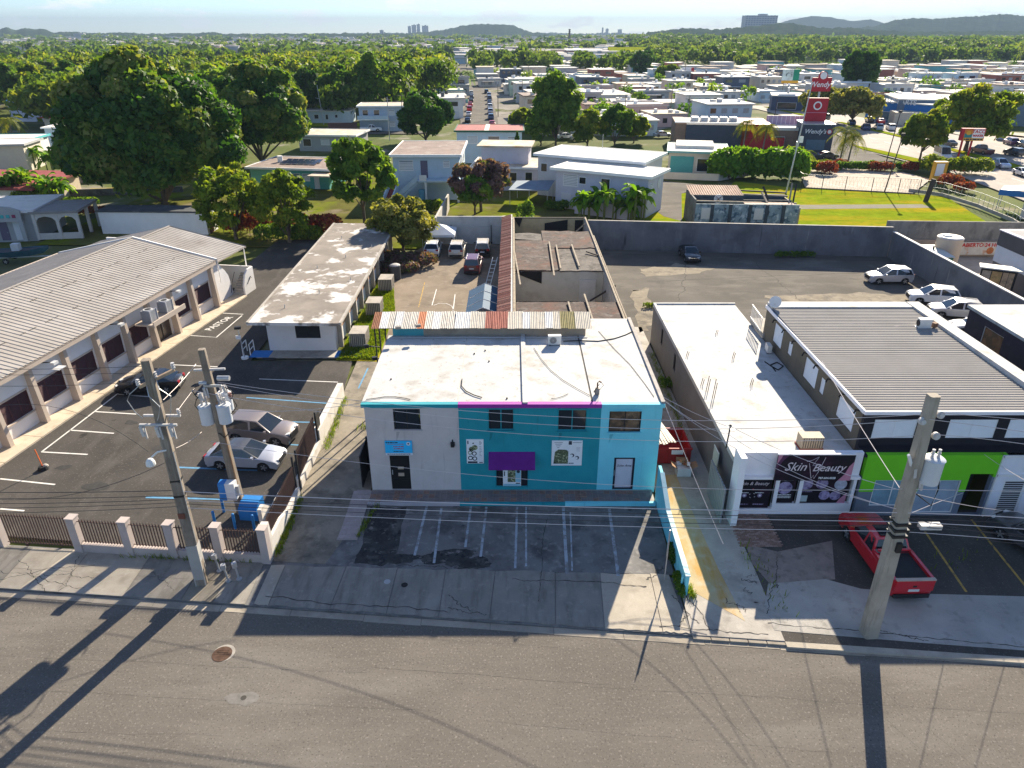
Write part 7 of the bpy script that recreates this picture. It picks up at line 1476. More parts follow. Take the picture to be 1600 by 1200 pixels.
# ================================================================ red and dark restaurant with its signs
wd = thing('burger_restaurant', 'dark blue and red restaurant with low flat roof', 'restaurant', (40,172,0), R(-8))
wdark = M('rest_navy', (.055,.07,.095), .7, .1, 1); wred = M('rest_red', (.42,.018,.03), .6, .08, 1); wbrown = M('rest_brown', (.26,.17,.12), .8, .12, 1)
part('wall', MB().box(0,0,0,12.5,14,5.0), wdark, wd); part('wall', MB().box(-2.5,.5,0,0,13,5.3), wbrown, wd); part('red_wall', MB().box(12.5,.2,0,19,13.5,5.2), wred, wd); part('wall', MB().box(19,1,0,28,13,3.9), wbrown, wd); part('red_band', MB().box(13,-.3,0,22,.2,2.4), wred, wd)
part('roof', MB().box(-2.4,.6,5.0,12.6,13.9,5.15), M('deck_grey', (.30,.29,.29), .9, .15, 1), wd); part('coping', MB().box(-2.7,-.2,5.3,12.7,.3,5.5), white, wd); part('roof', MB().box(19,1,3.9,27.5,13,4.5), roofwhite2, wd); part('ribbed_screen', MB().box(19,8,4.5,31,8.3,6.4), M('screen_lilac', (.42,.36,.45), .6, .08, 2), wd)
for k in range(12): part('screen_rib', MB().box(19.3+k,7.9,4.5,19.4+k,8.0,6.4), white, wd)
for k in range(5): part('roof_unit', MB().box(1.5+k*2.2,5,5.15,3.0+k*2.2,7,6.1), galv, wd)
tw = part('sign_tower', MB().box(25,-3.5,0,31.5,4,5.7), wdark, wd); part('tower_cap', MB().box(24.9,-3.6,5.7,31.6,4.1,5.9), galv, tw); part('tower_window', MB().box(26,-3.6,.4,30,-3.48,2.6), M('blueglass', (.1,.17,.22)), tw)
text('lettering', "Wendy's", 1.3, (27.5,-3.62,4.3), FRONT, wl_, wd, shear=.25, bold=.02); part('logo_disc', MB().disc((30.5,-3.62,4.3), .6, (0,-1,0), .06, 18), wred, tw); part('logo_disc', MB().disc((30.5,-3.66,4.3), .4, (0,-1,0), .06, 16), wl_, tw)
part('red_fin', MB().prism([(26,1.5),(30.5,1.5),(30.5,2.2),(26,2.2)], 5.9, 10.8), wred, wd); part('fin_disc', MB().disc((28.3,1.45,9.2), .9, (0,-1,0), .08, 20), wl_, wd); part('fin_disc', MB().disc((28.3,1.4,9.2), .62, (0,-1,0), .08, 18), wred, wd); part('fin_line', MB().box(26,1.42,7.7,30.5,1.5,7.8), pinkp, wd)
winp(wd, 'f', 20, 22, .6, 2.6, 33, 14)
g = G(1270,205); ws_ = thing('pole_sign', 'tall red roadside restaurant sign with white lettering on a pole', 'sign', (g.x,g.y,0))
zz = AY(1272,131,g.y); s_ = g.y*_c+(CAM_H-zz.z)*_s; ppm = FPX/s_
part('pole', MB().beam((0,.2,0),(0,.2,zz.z-1.2),.4), galv, ws_)
part('panel', MB().box(-15/ppm,-.3,zz.z-11/ppm,15/ppm,.3,zz.z+9/ppm), wred, ws_); part('top_disc', MB().disc((1/ppm,0,zz.z+11/ppm), 7/ppm, (0,-1,0), .55, 24), wred, ws_); part('top_disc', MB().disc((1/ppm,-.1,zz.z+12/ppm), 5.3/ppm, (0,-1,0), .5, 22), wl_, ws_)
text('lettering', "Wendy's", 11/ppm, (0,-.33,zz.z-1/ppm), FRONT, wl_, ws_, shear=.25, bold=.03)
g = G(1503,268); tc = thing('pole_sign', 'red and yellow taco shop sign on two red posts', 'sign', (g.x,g.y,0), R(-8))
zz = AY(1508,210,g.y); s_ = g.y*_c+(CAM_H-zz.z)*_s; ppm = FPX/s_
for x_ in (-11/ppm,3/ppm): part('post', MB().beam((x_,.2,0),(x_,.2,zz.z-8/ppm),.28), wred, tc)
part('cabinet', MB().box(-17/ppm,-.4,zz.z-9/ppm,17/ppm,.4,zz.z+9/ppm), wred, tc); yel = M('sign_yellow', (.62,.33,.03), .5, .05, 1)
part('white_field', MB().box(-13/ppm,-.44,zz.z-5/ppm,16/ppm,-.4,zz.z+8/ppm), wl_, tc); part('yellow_band', MB().box(-13/ppm,-.45,zz.z-9/ppm,16/ppm,-.4,zz.z-5/ppm), yel, tc)
part('picture', MB().box(-13/ppm,-.46,zz.z-5/ppm,-1/ppm,-.4,zz.z+8/ppm), M('sign_orange', (.55,.17,.02), .5, .05, 1), tc); part('picture_wave', MB().poly([(-12.5/ppm,-.47,zz.z-4.5/ppm),(-1.5/ppm,-.47,zz.z-4.5/ppm),(-1.5/ppm,-.47,zz.z+1/ppm),(-6/ppm,-.47,zz.z-.5/ppm),(-12.5/ppm,-.47,zz.z+2/ppm)]), M('sign_teal', (.02,.2,.2), .5, .05, 1), tc); part('picture_sun', MB().disc((-7/ppm,-.465,zz.z+2.5/ppm), 3.2/ppm, (0,-1,0), .02, 16), yel, tc)
text('lettering', 'TACO', 7/ppm, (7.5/ppm,-.47,zz.z+4.5/ppm), FRONT, MATS['banner_red'], tc, bold=.02); text('lettering', 'MAKER', 4.6/ppm, (7.5/ppm,-.47,zz.z-1.5/ppm), FRONT, MATS['banner_red'], tc, bold=.02); scribble(tc, -12/ppm, 15/ppm, zz.z-7/ppm, 2.6/ppm, M('ink',(0,0,0)), 55, -.46)
kk = thing('order_kiosk', 'yellow and white kiosk beside the red bushes', 'kiosk', tuple(G(1463,283))); part('body', MB().box(-1.1,-.5,0,1.1,.5,3.4), yel, kk); part('panel', MB().box(-.9,-.55,1.0,.5,-.5,3.1), wl_, kk)
bi = thing('billboard', 'white and green billboard over the far roofs', 'billboard', tuple(G(1228,168))); Yb = G(1228,168).y
zb = AY(1228,117,Yb).z; part('post', MB().beam((0,0,0),(0,0,zb-4),.6), galv, bi); part('panel', MB().box(-3,-.2,zb-1.8,.7,.2,zb+1.8), M('bill_white', (.5,.58,.55), .6, .3, .6, layers=[((.08,.1,.1), .7, .58, .64)]), bi); part('panel', MB().box(.7,-.2,zb-1.8,2.8,.2,zb+1.8), M('bill_green', (.01,.22,.13), .6, .1, .6), bi); part('footer', MB().box(-3,-.25,zb-2.7,2.8,.2,zb-1.8), yel, bi)
bi2 = thing('billboard', 'white billboard with red end above the far trees', 'billboard', tuple(G(1073,128))); Yb = G(1073,128).y; zb = AY(1073,112,Yb).z; part('panel', MB().box(-3,-.2,zb-2,1.7,.2,zb+2), white, bi2); part('panel_end', MB().box(1.7,-.25,zb-2,3.2,.2,zb+2), wred, bi2); part('post', MB().beam((0,0,0),(0,0,zb-3.5),.8), galv, bi2)
# auto parts store and the blue-roofed shops along the avenue
ap = house('blue auto parts store with white letters beside the avenue', (108,231), R(-55), 26, 16, 5.2, M('store_blue', (.02,.17,.46), .6, .08, 1), roofwhite2, .3, .3, cat='shop', name='shop_building', wins=[('f',3,9,.4,2.6,'blue')])
text('lettering', 'AUTO PARTS', 2.0, (9,-.4,5.6), FRONT, wl_, ap, bold=.03)
house('long dark flat shop with pale roof left of the auto parts store', (88,258), R(-16), 24, 14, 4.5, M('store_navy', (.05,.07,.12), .7, .1, 1), roofwhite2, .3, .3, cat='shop', name='shop_building', wins=[('f',2,8,.5,2.5,'dark'),('f',12,20,.5,2.5,'dark')])
h_ = house('blue-grey store with white roof beside the parked cars', (113,222), R(-14), 34, 20, 6.2, M('store_slate', (.16,.20,.25), .8, .08, 1), roofwhite2, .3, .3, cat='shop', name='shop_building', wins=[('f',26,28,3.4,5.2,'jal'),('f',3,6,.4,3,'dark')]); part('annex', MB().box(-2,-7,0,9,0,3.4), creamw, h_)
house('blue shop with tan roof behind the big roadside tree', (142,187), R(-14), 34, 16, 6.2, M('store_teal', (.06,.14,.19), .8, .1, 1), rooftan, .4, .3, cat='shop', name='shop_building', wins=[('f',3,10,3.6,5.2,'dark'),('f',14,24,3.6,5.2,'dark')])
# avenue with medians
aveL = [(80,100),(83.5,138),(79.5,166),(84,190),(88,215),(86,250),(84,275)]; aveR = [(112,100),(117,150),(117,178),(114,205),(110,232),(104,262),(100,275)]
av = struct('avenue', MB().prism(aveL+aveR[::-1][:0]+list(reversed(aveR)), -.1, .02), M('avenue_concrete', (.34,.30,.26), .95, .12, .2, layers=[((.26,.23,.20), .5, .5, .75, (3,.15,1)), ((.42,.38,.33), .8, .56, .8)]))
for k, pts in enumerate([[(95.5,110),(98.5,110),(101.5,150),(100.5,172),(98.6,172),(98.3,150)],[(99,180),(101,180),(99.5,205),(97.5,222),(96,222),(97,205)],[(82.5,150),(86.3,150),(83,166),(80.2,175),(79.6,168)],[(93,235),(95,235),(91,270),(89.5,270)]]): part('median', MB().prism(pts, 0, .15), grassm, av)
for k in range(16): 
    y_ = 105+k*8.0; part('lane_line', strip(MB(), [(90.5+(.7 if k < 6 else .0),y_),(90.6+(.7 if k < 6 else 0),y_+4)], .2, .03), linewhite, av); part('lane_line', strip(MB(), [(107,y_),(107,y_+4)], .2, .03), linewhite, av)
struct('shop_forecourt', MB().prism([(117,140),(150,150),(150,185),(114,215),(112,232),(116,205)], -.1, .025), M('lot_pale', (.40,.34,.27)))
struct('restaurant_court', MB().prism([(66,150),(79,152),(80,166),(84,190),(70,200),(60,168)], -.1, .025), lotold)
AV = R(83)
for (px, py, kind, m_, hd, lab) in [(1562,262,'suv',C_silver,-95,'silver crossover driving in the near lanes of the avenue'),(1597,275,'sedan',C_white,-95,'white car cut by the right edge on the avenue'),(1583,243,'suv',C_charcoal,97,'charcoal estate in the far lanes near the right edge'),(1471,248,'van',C_white,-100,'white passenger van under the roadside tree'),(1532,240,'pickup',C_maroon,97,'maroon pickup in the far lanes of the avenue'),(1578,226,'suv',paint('car_purple',(.12,.03,.10)),80,'purple crossover parked before the blue shop'),(1598,230,'suv',C_charcoal,80,'dark crossover parked next to the purple one'),(1418,213,'sedan',C_charcoal,100,'dark sedan in the far lanes left of the van'),(1423,201,'suv',C_grey,20,'grey crossover parked by the cream annex'),(1352,203,'suv',C_blue,75,'dark blue car first of the queue on the avenue'),(1372,203,'suv',C_lblue,75,'pale blue car second of the queue on the avenue'),(1391,203,'suv',C_white,75,'white car third of the queue on the avenue'),(1375,193,'sedan',C_red,75,'red car behind the queue on the avenue'),(1358,191,'suv',C_charcoal,75,'dark car behind the blue one in the queue'),(1289,186,'suv',C_grey,85,'grey car alone beyond the red tower'),(1330,195,'sedan',C_blue,75,'blue car under the avenue trees'),(1292,248,'sedan',C_charcoal,10,'dark car behind the red hedge'),(1562,218,'suv',C_lblue,60,'pale car under the awning at right'),(1480,228,'sedan',C_charcoal,97,'dark car behind the taco sign')]:
    g = G(px,py); car(kind, m_, (g.x,g.y,.03), R(hd), lab, 'van' if kind == 'van' else 'car', 'traffic on the avenue', lod=1, name='road_car')
car('sedan', C_black, (38.5,132.8,.03), R(160), 'black car parked before the teal entrance', lod=1)
for (px, py, m_, lab) in [(885,217,C_white,'white car under the trees behind the white house'),(905,219,C_silver,'silver car under the trees behind the white house'),(1035,214,C_lblue,'pale blue car left of the brown restaurant wall'),(580,206,C_white,'white pickup before the blue-grey house'),(593,200,C_grey,'grey car before the blue-grey house')]:
    g = G(px,py); car('sedan' if 'pickup' not in lab else 'pickup', m_, (g.x,g.y,.03), R(10), lab, lod=1)
# canopies and small things in the rear court
tn = thing('canopy_tent', 'white pop-up canopy tent by the rear wall', 'tent', (-8.9,86.3,0)); part('roof', MB().add([(-2.0,-1.9,2.1),(2.0,-1.9,2.1),(2.0,1.9,2.1),(-2.0,1.9,2.1),(0,0,3.0)], [(0,1,4),(1,2,4),(2,3,4),(3,0,4)]), M('tent_white', (.58,.60,.64), .8, .06, 1), tn); part('valance', MB().add([(-2.0,-1.9,2.1),(2.0,-1.9,2.1),(2.0,-1.9,1.8),(-2.0,-1.9,1.8),(2.0,1.9,2.1),(2.0,1.9,1.8)], [(0,3,2,1),(1,2,5,4)]), MATS['tent_white'], tn)
for x_, y_ in ((-1.9,-1.8),(1.9,-1.8),(1.9,1.8),(-1.9,1.8)): part('pole', MB().beam((x_,y_,0),(x_,y_,2.1),.06), white, tn)
gz = thing('tarp_shelter', 'blue tarpaulin shelter on a white frame beside the tiled roof', 'shelter', (-2.55,60.6,0)); tarp = M('tarp_blue', (.03,.085,.155), .75, .15, 1)
for k in range(3): part('tarp_sheet', MB().add([(-1.5,-3+k*2.2,2.0),(.0,-3+k*2.2,2.75),(1.6,-3+k*2.2,2.2),(-1.5,-.95+k*2.2,2.0),(0,-.95+k*2.2,2.75),(1.6,-.95+k*2.2,2.2),(-1.5,-3+k*2.2,1.7),(-1.5,-.95+k*2.2,1.55)], [(0,1,4,3),(1,2,5,4),(6,0,3,7)]), tarp, gz)
for y_ in (-3,-.8,1.4,3.6):
    part('frame_pole', MB().tube([(-1.5,y_,0),(-1.5,y_,2.0),(0,y_,2.75),(1.6,y_,2.2),(1.6,y_,0)], .035, 5), white, gz)
lad = thing('ladder', 'white ladder lying beside the tarpaulin shelter', 'ladder', (-2.2,70.5,0)); 
for s_ in (-.25,.25): part('rail', MB().beam((s_-.5,-3,.3),(s_+.4,3.5,2.4),.05), white, lad)
for k in range(10): f = k/10; part('rung', MB().beam((-.75+.9*f,-3+6.5*f,.3+2.1*f),(-.25+.9*f,-3+6.5*f,.3+2.1*f),.04), white, lad)
bb_ = thing('bin', 'pale round bin on the rear wall ledge beside the ruin', 'bin', (-1.0,97,0)); part('body', MB().cyl(0,0,0,1.3,.45,12,.5), M('bin_cream', (.55,.5,.4), .7, .05, 2), bb_); part('lid', MB().cyl(0,0,1.3,1.38,.54,12), MATS['bin_cream'], bb_)
# ================================================================ vegetation
L_mango = leafmat('leaves_mango', [(.024,.078,.010),(.058,.150,.018),(.150,.225,.032),(.270,.270,.075)], .52, .35)
L_mid = leafmat('leaves_mid', [(.045,.115,.014),(.105,.210,.024),(.210,.300,.038)], .55)
L_yel = leafmat('leaves_yellow_green', [(.070,.130,.012),(.165,.245,.020),(.290,.290,.032)], .55)
L_olive = leafmat('leaves_olive', [(.10,.125,.024),(.21,.225,.048),(.34,.32,.10)], .5)
L_dark = leafmat('leaves_dark', [(.020,.068,.010),(.048,.130,.016),(.105,.180,.026)], .48)
L_palm = leafmat('leaves_palm', [(.080,.130,.012),(.170,.215,.020),(.31,.25,.028)], .55)
L_banana = leafmat('leaves_banana', [(.065,.165,.014),(.12,.26,.020),(.20,.32,.028)], .55)
L_red = leafmat('leaves_red', [(.15,.022,.016),(.32,.06,.035),(.18,.12,.024)], .42)
L_purple = leafmat('leaves_purple', [(.11,.065,.068),(.20,.115,.11),(.09,.16,.03)], .42)
L_far = leafmat('leaves_far', [(.040,.088,.018),(.090,.160,.028),(.170,.225,.042)], .5, .03)
L_grass = leafmat('leaves_grass', [(.09,.17,.010),(.15,.24,.014),(.23,.25,.02)], .48)
bark = M('bark', (.11,.085,.065), .95, .25, 2, layers=[((.05,.04,.032), 3, .5, .75, (3,3,.4))], bump=.4, bscale=12)
def np_mesh(name, V, lv, mats, extra=None):
    """V: (n,4,3) quads, lv: (n,) value per leaf"""
    n = len(V); me = bpy.data.meshes.new(name)
    me.vertices.add(4*n); me.vertices.foreach_set('co', V.reshape(-1).astype(np.float32))
    me.loops.add(4*n); me.loops.foreach_set('vertex_index', np.arange(4*n, dtype=np.int32))
    me.polygons.add(n); me.polygons.foreach_set('loop_start', (np.arange(n)*4).astype(np.int32)); me.polygons.foreach_set('loop_total', np.full(n,4,dtype=np.int32))
    a = me.attributes.new('lv', 'FLOAT', 'POINT'); a.data.foreach_set('value', np.repeat(lv,4).astype(np.float32))
    me.materials.append(mats); me.update(calc_edges=True); return me
def leaf_quads(rng, C, N, size, aspect=.55, jitter=.75):
    """rhombic leaf at each centre C, facing roughly along N"""
    n = len(C); nn = N + rng.normal(0,jitter,(n,3)); nn /= np.linalg.norm(nn,axis=1,keepdims=True)+1e-9
    r = rng.normal(0,1,(n,3)); t1 = np.cross(nn,r); t1 /= np.linalg.norm(t1,axis=1,keepdims=True)+1e-9; t2 = np.cross(nn,t1)
    s = size*rng.uniform(.6,1.35,(n,1)); a = t1*s; b = t2*s*aspect
    return np.stack([C-a, C-b, C+a, C+b], axis=1)
def crown_pts(rng, lobes, n, shell=.30, top=.15):
    """points on the outer shells of a set of ellipsoid clumps; lobes: (m,6) = centre, radii"""
    lobes = np.asarray(lobes, float); w = (lobes[:,3]*lobes[:,4])**.9; w /= w.sum()
    k = rng.choice(len(lobes), n, p=w); d = rng.normal(0,1,(n,3)); d /= np.linalg.norm(d,axis=1,keepdims=True)
    d[:,2] = np.where(d[:,2] < -.6, -d[:,2]*rng.uniform(0,1,n), d[:,2]) + top*.5
    d /= np.linalg.norm(d,axis=1,keepdims=True)
    rr = 1 - shell*rng.random(n)**1.6
    return lobes[k,:3] + d*lobes[k,3:6]*rr[:,None], d, k
def clumps(rng, c, R3, m, rmin, rmax, flat=.85, zmin=-.75):
    """clump centres spread over an ellipsoid"""
    out = []; c = np.array(c); R3 = np.array(R3)
    for i in range(m):
        d = rng.normal(0,1,3); d /= np.linalg.norm(d)
        if d[2] < zmin: d[2] *= -.5
        d[:2] *= 1.0 if d[2] > 0 else 1.05
        f = rng.uniform(.62,.95); r = rng.uniform(rmin,rmax); out.append(list(c+d*R3*f)+[r,r,r*flat])
    return out
def limbs(mb, base, h, r0, targets, rng):
    b = Vector(base); fork = b+Vector((0,0,h)); mb.tube([b-Vector((0,0,.2)), b+Vector((rng.uniform(-.1,.1),0,h*.5)), fork], r0*1.25, 9, r2=r0*.8)
    for t in targets:
        t = Vector(t); m = fork.lerp(t,.5)+Vector((rng.uniform(-.3,.3),rng.uniform(-.3,.3),rng.uniform(.1,.6))); mb.tube([fork-Vector((0,0,.2)), m, t], r0*.55, 6, r2=r0*.12)
def tree(label, base, width, height, m_, n, leaf, seed, name='tree', trunk_h=None, m=60, group=None, depth=None, rmin=None, rmax=None, aspect=.55, zc=None, shell=.24, dense=True, offset=0.0, jitter=.6, fuzz=.13):
    rng = np.random.default_rng(seed); w = width/2; dp = (depth or width)/2; th = trunk_h if trunk_h is not None else height*.22
    t = thing(name, label, 'tree', tuple(base), 0, group)
    hz = (height-th*.75)/2; cz = height-hz
    lobes = clumps(rng, (offset,0,cz), (w*.92,dp*.92,hz*.92), m, rmin or w*.16, rmax or w*.28)
    if dense: lobes += [[offset,0,cz,w*.6,dp*.6,hz*.62]]
    C, N, k = crown_pts(rng, lobes, n, shell)
    C = C+rng.normal(0,1,C.shape)*np.asarray(lobes)[k,3:4]*fuzz
    keep = C[:,2] > th*.55; C, N, k = C[keep], N[keep], k[keep]
    hue = rng.uniform(-.32,.40,len(lobes)); lv = np.clip(rng.normal(.42,.17,len(C))+hue[k],0,1)
    o = bpy.data.objects.new('crown', np_mesh('crown', leaf_quads(rng,C,N,leaf,aspect,jitter), lv, m_)); COL.objects.link(o); o.parent = t
    mb = MB(); pick = [lobes[i][:3] for i in rng.choice(len(lobes), min(8,len(lobes)), replace=False)]; limbs(mb, (0,0,0), th, max(.12,width*.022), pick, rng); part('trunk', mb, bark, t, smooth=50)
    return t
tree('huge dark mango tree towering behind the hall', (-52.6,108.5,0), 25.2, 21.0, L_mango, 95000, .52, 1, 'mango_tree', 1.0, 150, depth=24, rmin=1.8, rmax=3.2, fuzz=.06)
tree('second big dark mango tree right of the huge one', (-49.6,145.7,0), 20.5, 19.2, L_mango, 46000, .55, 2, 'mango_tree', 1.2, 100, fuzz=.06, rmin=1.4, rmax=2.5)
tree('dense round dark tree behind the pale blue house', (-21.0,181,0), 13.2, 11.6, L_dark, 20000, .52, 3, 'round_tree', .8, 60)
tree('breadfruit tree with big glossy leaves left of the pale blue house', (-20.5,98.5,0), 9.6, 11.6, L_mid, 5200, .55, 4, 'breadfruit_tree', 2.2, 62, rmin=.5, rmax=1.05, aspect=.6, dense=False, shell=.6)
tree('yellow-green tree at the edge of the car park under the mango', (-35.6,90.5,0), 9.6, 10.2, L_yel, 9500, .34, 5, 'garden_tree', 1.0, 70, rmin=.5, rmax=1.1, dense=False, shell=.6)
tree('bushy mid green tree beside the flat block', (-28.2,88.8,0), 7.6, 9.3, L_yel, 10500, .27, 6, 'garden_tree', .8, 70, rmin=.45, rmax=1.0, dense=False, shell=.6)
tree('low spreading olive tree over the parked cars', (-13.0,83.2,0), 8.0, 7.2, L_olive, 14000, .25, 7, 'olive_tree', 1.2, 80, rmin=.45, rmax=.95, dense=False, shell=.6)
tree('purple and green leaved tree behind the whitewashed wall', (-4.6,106.4,0), 9.0, 7.6, L_purple, 7000, .42, 8, 'almond_tree', 2.4, 44, rmin=.5, rmax=1.0, dense=False, shell=.6)
tree('green leafy tree growing in front of the purple one', (-5.4,104.4,0), 6.6, 5.6, L_mid, 6000, .42, 9, 'almond_tree', 1.2, 24)
tree('tall narrow tree rising behind the white house', (10.4,176,0), 10.5, 17.0, L_mid, 18000, .5, 10, 'tall_tree', 1.2, 60, rmin=1.0, rmax=2.0)
for i, (px, py, w, h, m_, lab) in enumerate([(845,226,8,7,L_mid,'round shrub tree left of the tall tree foot'),(918,228,9,8.5,L_yel,'yellow-green leafy tree behind the broad pale roof'),(960,226,9,9.5,L_mid,'bushy tree right of the coconut palm'),(990,222,7,7,L_yel,'small leafy tree left of the parked car'),(820,205,9,6,L_yel,'low bright shrub right of the red roofed house'),(870,170,8,9,L_mid,'tree standing behind the tall narrow tree')]):
    g = G(px,py); tree(lab, (g.x,g.y,0), w, h, m_, 5200, .46, 20+i, 'garden_tree', .6, 30)
for i, (px, py, w, h, m_, n, lab) in enumerate([(1508,236,20,13.5,L_yel,15000,'big spreading roadside tree behind the taco sign'),(1436,252,9.5,10,L_yel,5200,'slender leaning tree on the median'),(1285,190,15,9.5,L_olive,8000,'spreading tree behind the red restaurant tower'),(1330,196,16,10,L_olive,8500,'spreading tree beside the car queue'),(1337,152,15,19,L_dark,8000,'large dark tree beyond the shops'),(1003,122,15,15,L_dark,4000,'dark round tree at the edge of the town'),(968,93,14,15,L_dark,2500,'distant dark tree left of the green slope'),(1044,132,14,9,L_yel,3500,'pale green tree beside the billboard'),(1240,262,5,4,L_yel,2200,'small bright shrub below the dark tower')]):
    g = G(px,py); tree(lab, (g.x,g.y,0), w, h, m_, int(n*1.1), .52 if g.y < 260 else .9, 40+i, 'street_tree', 2.0 if i < 4 else .8, 75, depth=w*.8, rmin=w*.05, rmax=w*.12, dense=i > 3, shell=.5)
# palms
def palm(label, base, h, fr, seed, nf=18, m_=None, lean=0.0, name='palm_tree'):
    rng = np.random.default_rng(seed); t = thing(name, label, 'palm tree', tuple(base), 0, 'palm trees'); tx = lean
    part('trunk', MB().tube([(0,0,-.1),(tx*.3,0,h*.4),(tx,0,h)], .2, 8, r2=.13), M('palm_trunk', (.20,.17,.14), .95, .2, 3), t)
    Q = []; lv = []
    for i in range(nf):
        a = 2*PI*i/nf+rng.uniform(-.15,.15); up = rng.uniform(-.1,1.0); L = fr*rng.uniform(.8,1.1); P = []
        for j in range(9):
            s = j/8; out = L*s*(.95 if up < .5 else .8); z = L*(up*s*.8 - (.55+.35*(1-up))*s*s*1.25); P.append(np.array([tx+math.cos(a)*out, math.sin(a)*out, h+z]))
        side = np.array([-math.sin(a), math.cos(a), 0])
        for j in range(8):
            d = P[j+1]-P[j]; wdt = fr*.20*math.sin(PI*min(1,.12+.86*j/8))+.05
            for k2 in range(2):
                c0 = P[j]+d*(k2*.5)
                for s_ in (-1,1):
                    tip = c0+side*s_*wdt+d*.9-np.array([0,0,wdt*.55]); Q.append([c0, c0+d*.28, tip+d*.12, tip]); lv.append(rng.uniform(.1,.9)*(1 if up > .0 else 1))
    o = bpy.data.objects.new('fronds', np_mesh('fronds', np.array(Q), np.array(lv), m_ or L_palm)); COL.objects.link(o); o.parent = t; return t
for i, (px, py, h, fr, lab, m_) in enumerate([(885,214,10.5,4.6,'coconut palm beside the tall narrow tree',L_mid),(1160,236,6.2,3.4,'left of two palms before the red restaurant',L_palm),(1191,238,5.6,3.4,'right of two palms before the red restaurant',L_palm),(1312,252,6.0,3.8,'taller palm on the restaurant verge',L_palm),(1325,252,5.0,3.4,'shorter palm on the restaurant verge',L_palm),(731,143,8,4.5,'far palm left of the distant street',L_mid),(718,140,7,4,'farther palm beside the wood',L_mid),(22,222,5.2,4.2,'yellowing coconut palm at the left edge',L_palm),(1232,262,2.6,3.0,'young palm below the steel pole',L_yel),(1250,258,2.4,3.0,'young palm under the dark tower',L_yel)]):
    g = G(px,py); palm(lab, (g.x,g.y,0), h, fr, 60+i, 20, m_, .3 if i != 8 else 0)
# banana clumps: broad blades
def banana(label, base, seed, n=5, h=3.0, sc=1.0):
    rng = np.random.default_rng(seed); t = thing('banana_plant', label, 'banana plant', tuple(base), 0, 'banana plants'); mb = MB(); Q = []; lv = []
    for s in range(n):
        bx, by = rng.uniform(-1.2,1.2)*sc, rng.uniform(-.8,.8)*sc; hh = h*rng.uniform(.45,.75); mb.tube([(bx,by,0),(bx,by,hh)], .13, 7, r2=.09)
        for i in range(7):
            a = 2*PI*i/7+rng.uniform(-.3,.3); L = 2.7*sc*rng.uniform(.7,1.15); up = rng.uniform(.5,1.5); P = []
            for j in range(6): s_ = j/5; P.append(np.array([bx+math.cos(a)*L*s_*.75, by+math.sin(a)*L*s_*.75, hh+L*(up*s_-.95*s_*s_)]))
            side = np.array([-math.sin(a),math.cos(a),0.25]); v = rng.uniform(0,1)
            for j in range(5):
                w0 = .52*sc*math.sin(PI*(.12+.8*j/5)); w1 = .52*sc*math.sin(PI*(.12+.8*(j+1)/5)); up_ = np.array([0,0,.12])
                Q.append([P[j],P[j+1],P[j+1]+side*w1+up_,P[j]+side*w0+up_]); Q.append([P[j+1],P[j],P[j]-side*w0+up_*2,P[j+1]-side*w1+up_*2]); lv += [v, min(1,v+.15)]
    part('stem', mb, M('banana_stem', (.14,.16,.05), .8, .2, 3), t); o = bpy.data.objects.new('blades', np_mesh('blades', np.array(Q), np.array(lv), L_banana)); COL.objects.link(o); o.parent = t; return t
for i, (px, py, h, lab) in enumerate([(912,342,3.6,'leftmost banana plant behind the high grey wall'),(945,344,5.0,'tall banana plant behind the high grey wall'),(972,343,3.0,'short banana plant in the wall-side clump'),(995,346,6.0,'tallest banana plant at the right of the wall-side clump'),(12,318,4.2,'banana plant at the left picture edge by the arched house'),(40,316,5.0,'banana plant behind the grey arched house'),(72,318,4.4,'banana plant right of the chimney corner'),(98,322,5.0,'banana plant nearest the mango tree'),(55,262,4.0,'banana plant beside the tan concrete house'),(80,268,3.4,'banana plant above the left lawn')]):
    g = G(px,py); banana(lab, (g.x,g.y,0), 80+i, 5, h)
# shrubs and hedges
def shrub(label, base, w, d, h, m_, n, leaf, seed, name='shrub', group=None, rz=0.0):
    rng = np.random.default_rng(seed); t = thing(name, label, 'shrub' if name != 'hedge' else 'hedge', tuple(base), rz, group)
    k = max(3,int(w/max(d,.8)*2.2)); lobes = [[-w/2+w*(i+.5)/k+rng.uniform(-.2,.2), rng.uniform(-.15,.15)*d, h*rng.uniform(.38,.55), w/k*1.1, d*.5, h*rng.uniform(.42,.58)] for i in range(k)]
    C, N, kk_ = crown_pts(rng, lobes, n, .4); lv = np.clip(rng.normal(.5,.25,n),0,1); keep = C[:,2] > .05
    o = bpy.data.objects.new('foliage', np_mesh('foliage', leaf_quads(rng,C[keep],N[keep],leaf), lv[keep], m_)); COL.objects.link(o); o.parent = t
    mb = MB()
    for i in range(4): mb.tube([(-w*.3+w*.2*i,0,0),(-w*.3+w*.2*i+.1,0,h*.6)], .04, 5)
    part('stem', mb, bark, t); return t
